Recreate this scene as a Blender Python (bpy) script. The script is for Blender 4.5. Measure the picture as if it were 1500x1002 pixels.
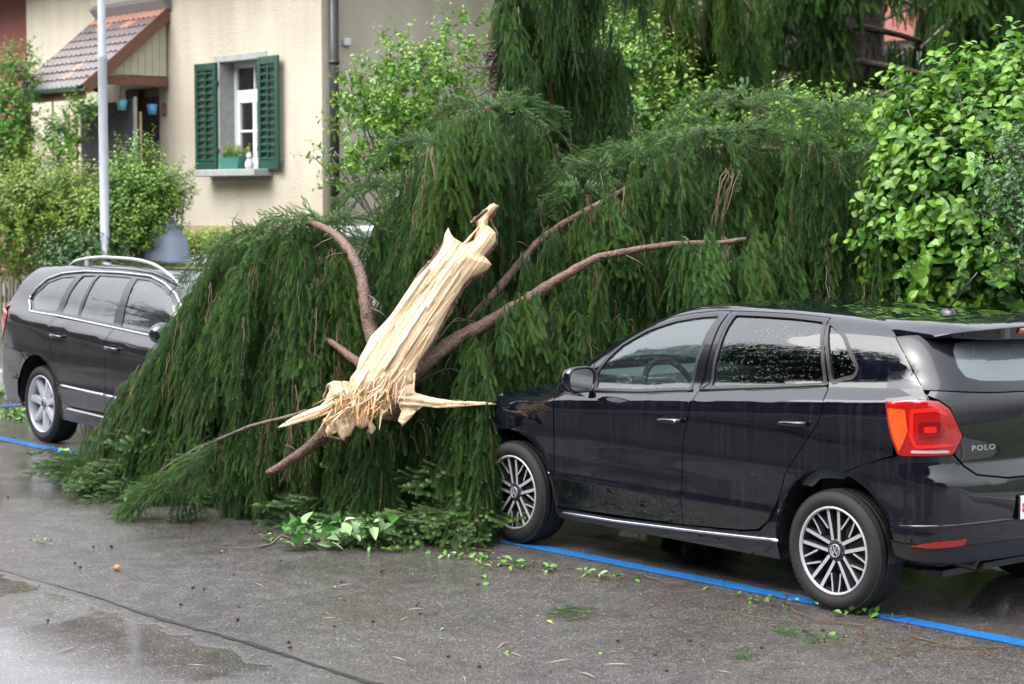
import bpy, math, random
import numpy as np
from mathutils import Vector, Matrix
from mathutils.geometry import delaunay_2d_cdt
for o in list(bpy.data.objects): bpy.data.objects.remove(o)
scene = bpy.context.scene
col = scene.collection
R = math.radians
PI = math.pi
# ---------------------------------------------------------------- camera
# world axes: x runs along the street (away to the left of the picture), y towards the camera side, z up
CAMP = Vector((-6.379, 8.060, 2.0195))
FWD = Vector((0.7721036, -0.6312668, -0.0732018)).normalized()
RGT = Vector((-0.6329648, -0.7741806, 0.0)).normalized()
UPV = RGT.cross(FWD).normalized()
FPX = 2892.38
cam_d = bpy.data.cameras.new('camera')
cam = bpy.data.objects.new('camera', cam_d)
col.objects.link(cam)
cam.matrix_world = Matrix(((RGT.x, UPV.x, -FWD.x, CAMP.x), (RGT.y, UPV.y, -FWD.y, CAMP.y), (RGT.z, UPV.z, -FWD.z, CAMP.z), (0, 0, 0, 1)))
cam_d.sensor_width = 36.0
cam_d.lens = FPX / 1500 * 36
cam_d.clip_start = 0.1
cam_d.clip_end = 500
cam_d.dof.use_dof = True
cam_d.dof.focus_distance = 11.0
cam_d.dof.aperture_fstop = 3.5
scene.camera = cam
# ---------------------------------------------------------------- sky, sun, exposure
world = bpy.data.worlds.new('World')
scene.world = world
world.use_nodes = True
wn = world.node_tree.nodes
wl = world.node_tree.links
wn.clear()
w_out = wn.new('ShaderNodeOutputWorld')
w_bg = wn.new('ShaderNodeBackground')
w_sky = wn.new('ShaderNodeTexSky')
w_sky.sky_type = 'NISHITA'
w_sky.sun_disc = False
w_sky.sun_elevation = R(52)
w_sky.sun_rotation = R(20)
w_sky.air_density = 1.0
w_sky.dust_density = 2.0
w_sky.ozone_density = 1.0
w_hs = wn.new('ShaderNodeHueSaturation')
w_hs.inputs['Saturation'].default_value = 0.2
wl.new(w_sky.outputs[0], w_hs.inputs['Color'])
# overcast: brighter overhead than near the horizon
w_tc = wn.new('ShaderNodeTexCoord'); w_sx = wn.new('ShaderNodeSeparateXYZ'); wl.new(w_tc.outputs['Generated'], w_sx.inputs[0])
w_m = wn.new('ShaderNodeMath'); w_m.operation = 'MULTIPLY_ADD'; wl.new(w_sx.outputs['Z'], w_m.inputs[0]); w_m.inputs[1].default_value = 2.0; w_m.inputs[2].default_value = 0.55
w_mx = wn.new('ShaderNodeVectorMath'); w_mx.operation = 'SCALE'; wl.new(w_hs.outputs[0], w_mx.inputs[0]); wl.new(w_m.outputs[0], w_mx.inputs['Scale'])
wl.new(w_mx.outputs[0], w_bg.inputs['Color'])
w_bg.inputs['Strength'].default_value = 0.15
wl.new(w_bg.outputs[0], w_out.inputs['Surface'])
sun_d = bpy.data.lights.new('sun', 'SUN')
sun = bpy.data.objects.new('sun', sun_d)
col.objects.link(sun)
sun_d.energy = 1.3
sun_d.angle = R(75)
sun_d.color = (1.0, 0.96, 0.9)
# the brightest part of the overcast lies over the street, behind the camera's right shoulder
SUND = Vector((0.15, 0.62, 0.78)).normalized()
sun.rotation_euler = SUND.to_track_quat('Z', 'Y').to_euler()
w_sky.sun_elevation = math.asin(SUND.z)
w_sky.sun_rotation = math.atan2(SUND.x, SUND.y)
scene.view_settings.view_transform = 'Standard'
scene.view_settings.look = 'None'
scene.view_settings.exposure = 1.54
scene.view_settings.gamma = 1
scene.view_settings.use_curve_mapping = False
scene.cycles.max_bounces = 8
scene.cycles.transparent_max_bounces = 12
scene.cycles.use_denoising = True
# ---------------------------------------------------------------- helpers
def at(px, py, d):
    """point seen at photo pixel (px, py), d metres in front of the camera"""
    return CAMP + FWD * d + RGT * ((px - 750) / FPX * d) - UPV * ((py - 501) / FPX * d)
def on_plane(px, py, n, c):
    """where the line of sight through a photo pixel meets the plane n.p = c"""
    v = FWD + RGT * ((px - 750) / FPX) - UPV * ((py - 501) / FPX)
    n = Vector(n)
    return CAMP + v * ((c - n.dot(CAMP)) / n.dot(v))
def ground_at(px, py, z=0.0):
    return on_plane(px, py, (0, 0, 1), z)
def tag(o, label=None, cat=None, group=None, kind=None):
    if label: o['label'] = label
    if cat: o['category'] = cat
    if group: o['group'] = group
    if kind: o['kind'] = kind
    return o
def empty(name, loc=(0, 0, 0), rz=0, parent=None):
    o = bpy.data.objects.new(name, None)
    o.empty_display_size = 0.1
    o.location = loc
    o.rotation_euler = (0, 0, rz)
    if parent: o.parent = parent
    col.objects.link(o)
    return o
def link(name, me, parent=None, loc=None):
    o = bpy.data.objects.new(name, me)
    if parent: o.parent = parent
    if loc is not None: o.location = loc
    col.objects.link(o)
    return o
class MB:
    def __init__(s):
        s.v = []; s.f = []; s.m = []; s.sm = []
    def add(s, vs, fs, m=0, smooth=False):
        b = len(s.v)
        s.v += [tuple(v) for v in vs]
        s.f += [tuple(i + b for i in f) for f in fs]
        s.m += [m] * len(fs); s.sm += [smooth] * len(fs)
        return s
    def box(s, c, sz, m=0, ax=None, bev=0.0):
        """box centred at c with full sizes sz; ax = three axis vectors"""
        c = Vector(c); hx, hy, hz = sz[0] / 2, sz[1] / 2, sz[2] / 2
        X, Y, Z = ax if ax else (Vector((1, 0, 0)), Vector((0, 1, 0)), Vector((0, 0, 1)))
        X, Y, Z = Vector(X), Vector(Y), Vector(Z)
        if not bev:
            vs = [c + X * (i * hx) + Y * (j * hy) + Z * (k * hz) for k in (-1, 1) for j in (-1, 1) for i in (-1, 1)]
            return s.add(vs, [(0, 2, 3, 1), (4, 5, 7, 6), (0, 1, 5, 4), (2, 6, 7, 3), (0, 4, 6, 2), (1, 3, 7, 5)], m)
        b = min(bev, hx * .9, hy * .9, hz * .9)
        vs = []; idx = {}
        for k in (-1, 1):
            for j in (-1, 1):
                for i in (-1, 1):
                    for a in range(3):
                        h = [hx, hy, hz]
                        d = [i * (h[0] - (b if a != 0 else 0)), j * (h[1] - (b if a != 1 else 0)), k * (h[2] - (b if a != 2 else 0))]
                        idx[i, j, k, a] = len(vs)
                        vs.append(c + X * d[0] + Y * d[1] + Z * d[2])
        fs = []
        q = [(-1, -1), (1, -1), (1, 1), (-1, 1)]
        for sg in (-1, 1):
            o = 1 if sg > 0 else -1
            fs.append(tuple(idx[sg, p, r, 0] for p, r in q[::o]))
            fs.append(tuple(idx[r, sg, p, 1] for p, r in q[::o]))
            fs.append(tuple(idx[p, r, sg, 2] for p, r in q[::o]))
        for a in (-1, 1):
            for b2 in (-1, 1):
                o = a * b2
                e = lambda t: t if o > 0 else t[::-1]
                fs.append(e((idx[a, b2, -1, 0], idx[a, b2, -1, 1], idx[a, b2, 1, 1], idx[a, b2, 1, 0])))
                fs.append(e((idx[a, -1, b2, 2], idx[a, -1, b2, 0], idx[a, 1, b2, 0], idx[a, 1, b2, 2])))
                fs.append(e((idx[-1, a, b2, 1], idx[-1, a, b2, 2], idx[1, a, b2, 2], idx[1, a, b2, 1])))
        for k in (-1, 1):
            for j in (-1, 1):
                for i in (-1, 1):
                    t = (idx[i, j, k, 0], idx[i, j, k, 1], idx[i, j, k, 2])
                    fs.append(t if i * j * k > 0 else t[::-1])
        return s.add(vs, fs, m)
    def tube(s, pts, rad, n=8, m=0, cap=True, jit=0.0, rnd=None, smooth=True):
        pts = [Vector(p) for p in pts]
        if not hasattr(rad, '__len__'): rad = [rad] * len(pts)
        vs = []; prev = None
        for i, p in enumerate(pts):
            t = (pts[min(i + 1, len(pts) - 1)] - pts[max(i - 1, 0)])
            t = t.normalized() if t.length > 1e-9 else Vector((0, 0, 1))
            if prev is None:
                a = t.orthogonal().normalized()
            else:
                a = prev - t * prev.dot(t)
                a = a.normalized() if a.length > 1e-6 else t.orthogonal().normalized()
            prev = a; b = t.cross(a)
            for k in range(n):
                an = 2 * PI * k / n
                rr = rad[i] * (1 + (rnd.uniform(-jit, jit) if rnd else 0))
                vs.append(p + (a * math.cos(an) + b * math.sin(an)) * rr)
        fs = [(i * n + k, i * n + (k + 1) % n, (i + 1) * n + (k + 1) % n, (i + 1) * n + k) for i in range(len(pts) - 1) for k in range(n)]
        if cap:
            fs.append(tuple(range(n))[::-1]); fs.append(tuple((len(pts) - 1) * n + k for k in range(n)))
        return s.add(vs, fs, m, smooth)
    def prism(s, poly, d0, d1, fn, m=0):
        """extrude a 2D polygon: fn(u, v, d) -> point"""
        n = len(poly)
        vs = [fn(u, v, d0) for u, v in poly] + [fn(u, v, d1) for u, v in poly]
        return s.add(vs, [tuple(range(n))[::-1], tuple(range(n, 2 * n))] + [(i, (i + 1) % n, n + (i + 1) % n, n + i) for i in range(n)], m)
    def lathe(s, prof, n=32, m=0, fn=None, smooth=True):
        """profile of (radius, height) about z; fn maps the point"""
        fn = fn or (lambda p: p)
        k = len(prof)
        vs = [fn(Vector((r * math.cos(2 * PI * i / n), r * math.sin(2 * PI * i / n), h))) for i in range(n) for r, h in prof]
        fs = [(i * k + j, ((i + 1) % n) * k + j, ((i + 1) % n) * k + j + 1, i * k + j + 1) for i in range(n) for j in range(k - 1)]
        return s.add(vs, fs, m, smooth)
    def mesh(s, name, mats):
        me = bpy.data.meshes.new(name)
        me.from_pydata(s.v, [], s.f)
        for mt in (mats if isinstance(mats, (list, tuple)) else [mats]): me.materials.append(mt)
        me.polygons.foreach_set('material_index', s.m)
        me.polygons.foreach_set('use_smooth', s.sm)
        me.update()
        return me
    def build(s, name, mats, parent=None, loc=None):
        return link(name, s.mesh(name, mats), parent, loc)
# ---------------------------------------------------------------- materials
MATS = {}
def mat(name, color, rough=0.6, metal=0.0, spec=0.5, coat=0.0, noise=None, bump=None, alpha=None, emit=None, sheen=0.0):
    """noise = (scale, second colour, detail); bump = (scale, strength, distance)"""
    m = bpy.data.materials.new(name); m.use_nodes = True
    nt = m.node_tree; N = nt.nodes; L = nt.links
    b = N['Principled BSDF']
    b.inputs['Base Color'].default_value = (*color, 1)
    b.inputs['Roughness'].default_value = rough
    b.inputs['Metallic'].default_value = metal
    b.inputs['Specular IOR Level'].default_value = spec
    b.inputs['Coat Weight'].default_value = coat
    b.inputs['Coat Roughness'].default_value = 0.02
    tc = N.new('ShaderNodeTexCoord')
    if noise:
        t = N.new('ShaderNodeTexNoise'); t.inputs['Scale'].default_value = noise[0]
        t.inputs['Detail'].default_value = noise[2] if len(noise) > 2 else 4
        L.new(tc.outputs['Object'], t.inputs['Vector'])
        r = N.new('ShaderNodeValToRGB')
        r.color_ramp.elements[0].position = 0.35; r.color_ramp.elements[1].position = 0.65
        r.color_ramp.elements[0].color = (*color, 1); r.color_ramp.elements[1].color = (*noise[1], 1)
        L.new(t.outputs['Fac'], r.inputs[0]); L.new(r.outputs[0], b.inputs['Base Color'])
    if bump:
        t = N.new('ShaderNodeTexNoise'); t.inputs['Scale'].default_value = bump[0]; t.inputs['Detail'].default_value = 6
        L.new(tc.outputs['Object'], t.inputs['Vector'])
        bp = N.new('ShaderNodeBump'); bp.inputs['Strength'].default_value = bump[1]; bp.inputs['Distance'].default_value = bump[2]
        L.new(t.outputs['Fac'], bp.inputs['Height']); L.new(bp.outputs[0], b.inputs['Normal'])
    if emit:
        b.inputs['Emission Color'].default_value = (*emit[:3], 1); b.inputs['Emission Strength'].default_value = emit[3]
    MATS[name] = m
    return m
def nodes_of(m): return m.node_tree.nodes, m.node_tree.links, m.node_tree.nodes['Principled BSDF']
def math_node(N, L, op, a, b=None, c=None, clamp=False):
    n = N.new('ShaderNodeMath'); n.operation = op; n.use_clamp = clamp
    for i, x in enumerate((a, b, c)):
        if x is None: continue
        if isinstance(x, (int, float)): n.inputs[i].default_value = x
        else: L.new(x, n.inputs[i])
    return n.outputs[0]
def ramp(N, L, fac, stops):
    r = N.new('ShaderNodeValToRGB'); e = r.color_ramp.elements
    while len(e) < len(stops): e.new(0.5)
    for i, (p, c) in enumerate(stops):
        e[i].position = p; e[i].color = (*c, 1) if hasattr(c, '__len__') else (c, c, c, 1)
    L.new(fac, r.inputs[0])
    return r.outputs[0]
def tex(N, L, kind, scale, vec=None, **kw):
    t = N.new(kind); t.inputs['Scale'].default_value = scale
    for k, v in kw.items():
        if k in ('feature', 'distance'): setattr(t, k, v)
        else: t.inputs[k].default_value = v
    if vec is not None: L.new(vec, t.inputs['Vector'])
    return t
def mapping(N, L, vec, scale=(1, 1, 1), rot=(0, 0, 0), loc=(0, 0, 0)):
    m = N.new('ShaderNodeMapping'); L.new(vec, m.inputs[0])
    m.inputs['Scale'].default_value = scale; m.inputs['Rotation'].default_value = rot; m.inputs['Location'].default_value = loc
    return m.outputs[0]

def car_paint(name, color, flake=None):
    """clear-coated paint, wet: small standing drops and thin runs of water"""
    m = mat(name, color, rough=0.5, spec=0.0, coat=1.0)
    N, L, b = nodes_of(m)
    b.inputs['Coat IOR'].default_value = 1.7
    tc = N.new('ShaderNodeTexCoord')
    v = tex(N, L, 'ShaderNodeTexVoronoi', 95, tc.outputs['Object'])
    drops = ramp(N, L, v.outputs['Distance'], [(0.0, 1.0), (0.25, 0.75), (0.36, 0.0), (1.0, 0.0)])
    pick = ramp(N, L, v.outputs['Color'], [(0.0, 0.0), (0.78, 0.0), (0.8, 1.0), (1.0, 1.0)])
    d = math_node(N, L, 'MULTIPLY', drops, pick)
    runs = tex(N, L, 'ShaderNodeTexNoise', 1.0, mapping(N, L, tc.outputs['Object'], (90, 90, 2.2)), Detail=3.0)
    h = math_node(N, L, 'MULTIPLY_ADD', runs.outputs['Fac'], 0.12, d)
    bp = N.new('ShaderNodeBump'); bp.inputs['Strength'].default_value = 0.12; bp.inputs['Distance'].default_value = 0.001
    L.new(h, bp.inputs['Height']); L.new(bp.outputs[0], b.inputs['Coat Normal']); 
    bp2 = N.new('ShaderNodeBump'); bp2.inputs['Strength'].default_value = 0.06; bp2.inputs['Distance'].default_value = 0.0012
    L.new(h, bp2.inputs['Height']); L.new(bp2.outputs[0], b.inputs['Normal'])
    dirt = tex(N, L, 'ShaderNodeTexNoise', 1.0, mapping(N, L, tc.outputs['Object'], (45, 45, 1.6)), Detail=5.0)
    base = ramp(N, L, dirt.outputs['Fac'], [(0.0, color), (0.5, color), (0.75, tuple(c * 1.35 + 0.006 for c in color)), (1.0, tuple(c * 1.5 + 0.01 for c in color))])
    L.new(base, b.inputs['Base Color'])
    return m
def glass_mat(name, tint, drops=0.6, fog=0.0):
    """thin window glass: tinted see-through sheet with a Fresnel reflection and rain drops"""
    m = bpy.data.materials.new(name); m.use_nodes = True
    N, L = m.node_tree.nodes, m.node_tree.links; N.clear()
    out = N.new('ShaderNodeOutputMaterial'); mix = N.new('ShaderNodeMixShader')
    tr = N.new('ShaderNodeBsdfTransparent'); tr.inputs[0].default_value = (*tint, 1)
    gl = N.new('ShaderNodeBsdfGlossy'); gl.inputs['Roughness'].default_value = 0.015
    fr = N.new('ShaderNodeFresnel'); fr.inputs['IOR'].default_value = 1.62
    tc = N.new('ShaderNodeTexCoord')
    v = tex(N, L, 'ShaderNodeTexVoronoi', 110, tc.outputs['Object'])
    d = ramp(N, L, v.outputs['Distance'], [(0.0, 1.0), (0.28, 0.8), (0.4, 0.0), (1.0, 0.0)])
    pick = ramp(N, L, v.outputs['Color'], [(0.0, 0.0), (0.66, 0.0), (0.7, 1.0), (1.0, 1.0)])
    big = tex(N, L, 'ShaderNodeTexNoise', 2.5, tc.outputs['Object'])
    where = ramp(N, L, big.outputs['Fac'], [(0.35, 0.15), (0.6, 1.0)])
    h = math_node(N, L, 'MULTIPLY', math_node(N, L, 'MULTIPLY', d, pick), where)
    bp = N.new('ShaderNodeBump'); bp.inputs['Strength'].default_value = drops; bp.inputs['Distance'].default_value = 0.002
    L.new(h, bp.inputs['Height']); L.new(bp.outputs[0], gl.inputs['Normal']); L.new(bp.outputs[0], fr.inputs['Normal'])
    fac = math_node(N, L, 'MULTIPLY_ADD', fr.outputs[0], 1.8, math_node(N, L, 'MULTIPLY', h, 0.10), clamp=True)
    L.new(fac, mix.inputs[0]); L.new(tr.outputs[0], mix.inputs[1]); L.new(gl.outputs[0], mix.inputs[2])
    if fog:      # condensation on the inside
        df = N.new('ShaderNodeBsdfDiffuse'); df.inputs[0].default_value = (.42, .50, .54, 1); m2 = N.new('ShaderNodeMixShader'); m2.inputs[0].default_value = fog
        L.new(tr.outputs[0], m2.inputs[1]); L.new(df.outputs[0], m2.inputs[2]); L.new(m2.outputs[0], mix.inputs[1])
    L.new(mix.outputs[0], out.inputs['Surface'])
    MATS[name] = m
    return m
def pch(xs, ys):
    xs=np.array(xs,float); ys=np.array(ys,float)
    h=np.diff(xs); d=np.diff(ys)/h; m=np.zeros(len(xs))
    for i in range(1,len(xs)-1):
        if d[i-1]*d[i]>0:
            w1=2*h[i]+h[i-1]; w2=h[i]+2*h[i-1]; m[i]=(w1+w2)/(w1/d[i-1]+w2/d[i])
    m[0]=d[0]; m[-1]=d[-1]
    def f(x):
        x=np.clip(x,xs[0],xs[-1]); i=np.clip(np.searchsorted(xs,x)-1,0,len(h)-1)
        t=(x-xs[i])/h[i]; t2=t*t; t3=t2*t
        return (2*t3-3*t2+1)*ys[i]+(t3-2*t2+t)*h[i]*m[i]+(-2*t3+3*t2)*ys[i+1]+(t3-t2)*h[i]*m[i+1]
    return f
def smax(a,b,k):
    h=np.maximum(k-np.abs(a-b),0)/k
    return np.maximum(a,b)+h*h*k*.25
class Body:
    A0,A1,B0,R,R2=.1,2.2,.95,.8,.6
    def __init__(s,belt,wabs,dws,plan,top,crown,rear,rcurve,front,fcurve,wheels,kts=.10,ksr=.12,wr=.345):
        s.belt=belt; s.wabs=pch(*wabs); s.dws=pch(*dws); s.plan=pch(*plan); s.top=pch(*top)
        s.crown=pch(*crown); s.rear=pch(*rear); s.rc=rcurve; s.front=pch(*front); s.fc=fcurve
        s.wheels=wheels; s.kts=kts; s.ksr=ksr; s.wr=wr
    def W(s,x,z):
        q=z-(s.belt[0]+s.belt[1]*x)
        w=s.wabs(z)+s.dws(q)+s.plan(x)
        w=w-.05*np.clip((.3-x),0,1.2)**1.5*np.clip(q/.3,0,1.2)
        for wx,wz in s.wheels:
            r=np.hypot(x-wx,z-wz)
            w=w+.012*np.exp(-((r-s.wr-.012)/.022)**2)*(z<.8)
        return w
    def F(s,x,y,z):
        y=np.abs(y)
        side=(y-s.W(x,z))
        tp=(z-(s.top(x)-s.crown(x)*(y/.6)**2))*.8
        rr=(s.rear(z)+s.rc*(y/.8)**2.6)-x
        ff=x-(s.front(z)-s.fc*(y/.8)**2.2)
        v=smax(side,tp,s.kts)
        v=smax(v,rr,s.ksr); v=smax(v,ff,.15)
        return v
    def _solve(s,o,d,t0,t1):
        lo=np.full(len(o),t0); hi=np.full(len(o),t1)
        for _ in range(34):
            m=(lo+hi)/2; p=o+d*m[:,None]
            ins=s.F(p[:,0],p[:,1],p[:,2])<0
            lo=np.where(ins,m,lo); hi=np.where(ins,hi,m)
        return o+d*lo[:,None]
    def S(s,ab):
        ab=np.atleast_2d(np.array(ab,float)); a,b=ab[:,0],ab[:,1]
        ph=np.where(a<s.A0,(s.A0-a)/s.R,np.where(a>s.A1,-(a-s.A1)/s.R,0))
        xo=np.clip(a,s.A0,s.A1); ps=np.where(b>s.B0,(b-s.B0)/s.R2,0)
        o=np.stack([xo,0*a,np.minimum(b,s.B0)],1)
        d=np.stack([-np.sin(ph)*np.cos(ps),np.cos(ph)*np.cos(ps),np.sin(ps)],1)
        return s._solve(o,d,.02,2.6)
    def T(s,xy):
        xy=np.atleast_2d(np.array(xy,float)); o=np.c_[xy,np.full(len(xy),.4)]
        return s._solve(o,np.tile([0,0,1.],(len(o),1)),0,1.6)
    def Rr(s,yz):
        yz=np.atleast_2d(np.array(yz,float)); o=np.c_[np.full(len(yz),.3),yz]
        return s._solve(o,np.tile([-1.,0,0],(len(o),1)),0,2.5)
    def N(s,p):
        e=2e-3; g=[]
        for i in range(3):
            d=np.zeros(3); d[i]=e; a=p+d; b=p-d
            g.append(s.F(a[:,0],a[:,1],a[:,2])-s.F(b[:,0],b[:,1],b[:,2]))
        g=np.stack(g,1); return g/np.linalg.norm(g,axis=1)[:,None]
    def invS(s,p):
        x,y,z=p; y=abs(y)
        if x<s.A0: r=np.hypot(s.A0-x,y); a=s.A0-s.R*np.arctan2(s.A0-x,y)
        elif x>s.A1: r=np.hypot(x-s.A1,y); a=s.A1+s.R*np.arctan2(x-s.A1,y)
        else: r=y; a=x
        b=z if z<=s.B0 else s.B0+s.R2*np.arctan2(z-s.B0,r)
        return a,b
POLO=dict(belt=(1.102,-.075),
 wabs=([.1,.16,.22,.30,.40,.44,.47,.55,.7,.85,1.6],[.74,.77,.80,.822,.838,.846,.838,.838,.845,.845,.845]),
 dws=([-1.1,-.14,-.085,-.066,-.035,0,.02,.12,.22,.30,.36,.5],[0,0,-.003,-.010,-.045,-.076,-.087,-.111,-.150,-.194,-.236,-.33]),
 plan=([-.75,-.3,.3,1.8,2.3,2.7,3.0,3.3],[-.05,-.015,0,0,-.008,-.035,-.09,-.20]),
 top=([-.9,-.45,0,.5,1.0,1.35,1.55,1.75,2.0,2.25,2.36,2.6,2.9,3.1,3.25,3.32],[1.34,1.405,1.437,1.455,1.457,1.435,1.385,1.30,1.165,1.02,.975,.935,.87,.80,.70,.6]),
 crown=([-.8,1.2,1.6,2.1,2.5,3.3],[.025,.022,.06,.07,.05,.05]),
 rear=([.15,.22,.30,.42,.62,.69,.73,.78,.9,1.0,1.10,1.14,1.36,1.5],[-.56,-.61,-.655,-.685,-.705,-.70,-.678,-.662,-.664,-.658,-.645,-.625,-.50,-.42]),
 rcurve=.10,
 front=([.15,.22,.35,.5,.65,.8,1.5],[3.1,3.2,3.26,3.27,3.25,3.2,3.1]),fcurve=.38,
 wheels=((0,.30),(2.47,.30)),ksr=.20)
# ================================================================ GROUND
def asphalt_mat():
    m = mat('wet_asphalt', (0.05, 0.05, 0.05), 0.3)
    N, L, b = nodes_of(m)
    tc = N.new('ShaderNodeTexCoord'); P = tc.outputs['Object']
    sep = N.new('ShaderNodeSeparateXYZ'); L.new(P, sep.inputs[0])
    grain = tex(N, L, 'ShaderNodeTexVoronoi', 190, P)
    grain2 = tex(N, L, 'ShaderNodeTexNoise', 260, P, Detail=2.0)
    broad = tex(N, L, 'ShaderNodeTexNoise', 0.9, P, Detail=5.0, Roughness=0.6)
    mid = tex(N, L, 'ShaderNodeTexNoise', 7, P, Detail=4.0)
    stone = ramp(N, L, grain.outputs['Color'], [(0.0, (0.028, 0.025, 0.024)), (0.45, (0.058, 0.052, 0.050)), (0.78, (0.11, 0.10, 0.094)), (0.90, (0.22, 0.205, 0.195)), (1.0, (0.42, 0.40, 0.385))])
    mx = N.new('ShaderNodeMix'); mx.data_type = 'RGBA'; mx.blend_type = 'MULTIPLY'; mx.inputs[0].default_value = 0.8
    L.new(stone, mx.inputs[6]); L.new(ramp(N, L, mid.outputs['Fac'], [(0.3, 0.62), (0.7, 1.15)]), mx.inputs[7])
    L.new(mx.outputs[2], b.inputs['Base Color'])
    # standing water: beyond the gutter seam (y > 3.45), under and behind the parked cars, and in hollows
    edge = math_node(N, L, 'MULTIPLY_ADD', mid.outputs['Fac'], 0.35, sep.outputs['Y'])
    beyond = math_node(N, L, 'MULTIPLY', math_node(N, L, 'SUBTRACT', edge, 3.62), 9.0, clamp=True)
    far = math_node(N, L, 'MULTIPLY', math_node(N, L, 'SUBTRACT', sep.outputs['X'], -0.6), 0.7, clamp=True)
    pud1 = math_node(N, L, 'MULTIPLY', beyond, far)
    hol = ramp(N, L, broad.outputs['Fac'], [(0.0, 0.15), (0.44, 0.15), (0.58, 1.0), (1.0, 1.0)])
    p1 = math_node(N, L, 'MULTIPLY', pud1, ramp(N, L, broad.outputs['Fac'], [(0.30, 0.80), (0.42, 1.0)]))
    edge2 = math_node(N, L, 'MULTIPLY_ADD', mid.outputs['Fac'], -0.4, sep.outputs['Y'])
    bay = math_node(N, L, 'MULTIPLY', math_node(N, L, 'SUBTRACT', 0.45, edge2), 3.0, clamp=True)
    p2 = math_node(N, L, 'MULTIPLY', bay, ramp(N, L, broad.outputs['Fac'], [(0.3, 0.4), (0.5, 1.0)]))
    leftgut = math_node(N, L, 'MULTIPLY', math_node(N, L, 'SUBTRACT', sep.outputs['X'], 4.2), 0.6, clamp=True)
    p3 = math_node(N, L, 'MULTIPLY', leftgut, ramp(N, L, broad.outputs['Fac'], [(0.35, 0.0), (0.5, 0.9)]))
    p4 = math_node(N, L, 'MULTIPLY', hol, 0.62)
    wet = math_node(N, L, 'MAXIMUM', math_node(N, L, 'MAXIMUM', p1, p2), math_node(N, L, 'MAXIMUM', p3, p4))
    wet = math_node(N, L, 'MINIMUM', wet, 1.0)
    rr = math_node(N, L, 'MULTIPLY_ADD', wet, -0.24, 0.265)
    rr = math_node(N, L, 'MAXIMUM', rr, 0.02)
    L.new(rr, b.inputs['Roughness'])
    b.inputs['Specular IOR Level'].default_value = 0.62
    gh = math_node(N, L, 'ADD', math_node(N, L, 'MULTIPLY', grain.outputs['Distance'], 1.0), math_node(N, L, 'MULTIPLY', grain2.outputs['Fac'], 0.6))
    dry = math_node(N, L, 'MULTIPLY_ADD', wet, -0.975, 1.0)
    rip = tex(N, L, 'ShaderNodeTexNoise', 26, P, Detail=2.0)
    h = math_node(N, L, 'ADD', math_node(N, L, 'MULTIPLY', gh, dry), math_node(N, L, 'MULTIPLY', rip.outputs['Fac'], math_node(N, L, 'MULTIPLY', wet, 0.05)))
    bp = N.new('ShaderNodeBump'); bp.inputs['Strength'].default_value = 0.6; bp.inputs['Distance'].default_value = 0.004
    L.new(h, bp.inputs['Height']); L.new(bp.outputs[0], b.inputs['Normal'])
    return m
M_asph = asphalt_mat()
def road_z(y):
    """beyond the gutter joint the roadway falls gently towards the camera"""
    return -max(0.0, y - 3.5) * .050
def sheet(name, pts, z, material, kind='structure', thick=None):
    mb = MB()
    if thick is None:
        mb.add([(x, y, z + road_z(y)) for x, y in pts], [tuple(range(len(pts)))])
    else:
        mb.prism(pts, z - thick, z, lambda u, v, d: (u, v, d))
    return tag(mb.build(name, material), kind=kind)
mb = MB(); ys = (-1.25, 3.5, 7.6); mb.add([(x, y, road_z(y)) for y in ys for x in (-60, 90)], [(0, 1, 3, 2), (2, 3, 5, 4)]); tag(mb.build('street', M_asph), kind='structure')
M_kerb = mat('granite_kerb', (0.22, 0.21, 0.20), 0.35, noise=(40, (0.32, 0.31, 0.30)), bump=(90, 0.4, 0.003))
M_pave = mat('wet_pavement', (0.10, 0.10, 0.10), 0.25, noise=(60, (0.15, 0.145, 0.14)), bump=(150, 0.5, 0.003))
M_soil = mat('garden_soil', (0.035, 0.045, 0.018), 0.8, noise=(3, (0.05, 0.085, 0.02)), bump=(25, 0.8, 0.02))
for y0, s in ((-1.25, -1), (7.6, 1)):
    k = empty('kerb', (0, y0, 0)); tag(k, kind='structure')
    x = -8.0; mb = MB(); mb.box((.5, s * .07, -.03 if s > 0 else .05), (.985, .14, .30 if s > 0 else .14), bev=.012); stone_me = mb.mesh('kerb_stone', M_kerb)
    while x < 26:
        link('kerb_stone', stone_me, k, (x, 0, 0)); x += 1.0
    mb = MB(); mb.box((57.99, s * .07, -.03 if s > 0 else .05), (63.9, .14, .30 if s > 0 else .14), bev=.012); mb.box((-33.9, s * .07, -.03 if s > 0 else .05), (51.7, .14, .30 if s > 0 else .14), bev=.012)
    mb.build('kerb_run', M_kerb, k)
sheet('pavement', [(-60, -2.6), (90, -2.6), (90, -1.392), (-60, -1.392)], 0.11, M_pave, thick=.1)
sheet('pavement', [(-60, 7.742), (90, 7.742), (90, 9.6), (-60, 9.6)], 0.11, M_pave, thick=.3)
sheet('garden_ground', [(-160, -260), (260, -260), (260, -2.6), (-160, -2.6)], 0.13, M_soil, thick=.13)
sheet('ground', [(-160, 9.6), (260, 9.6), (260, 200), (-160, 200)], 0.10, M_soil, thick=.1)
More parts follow.
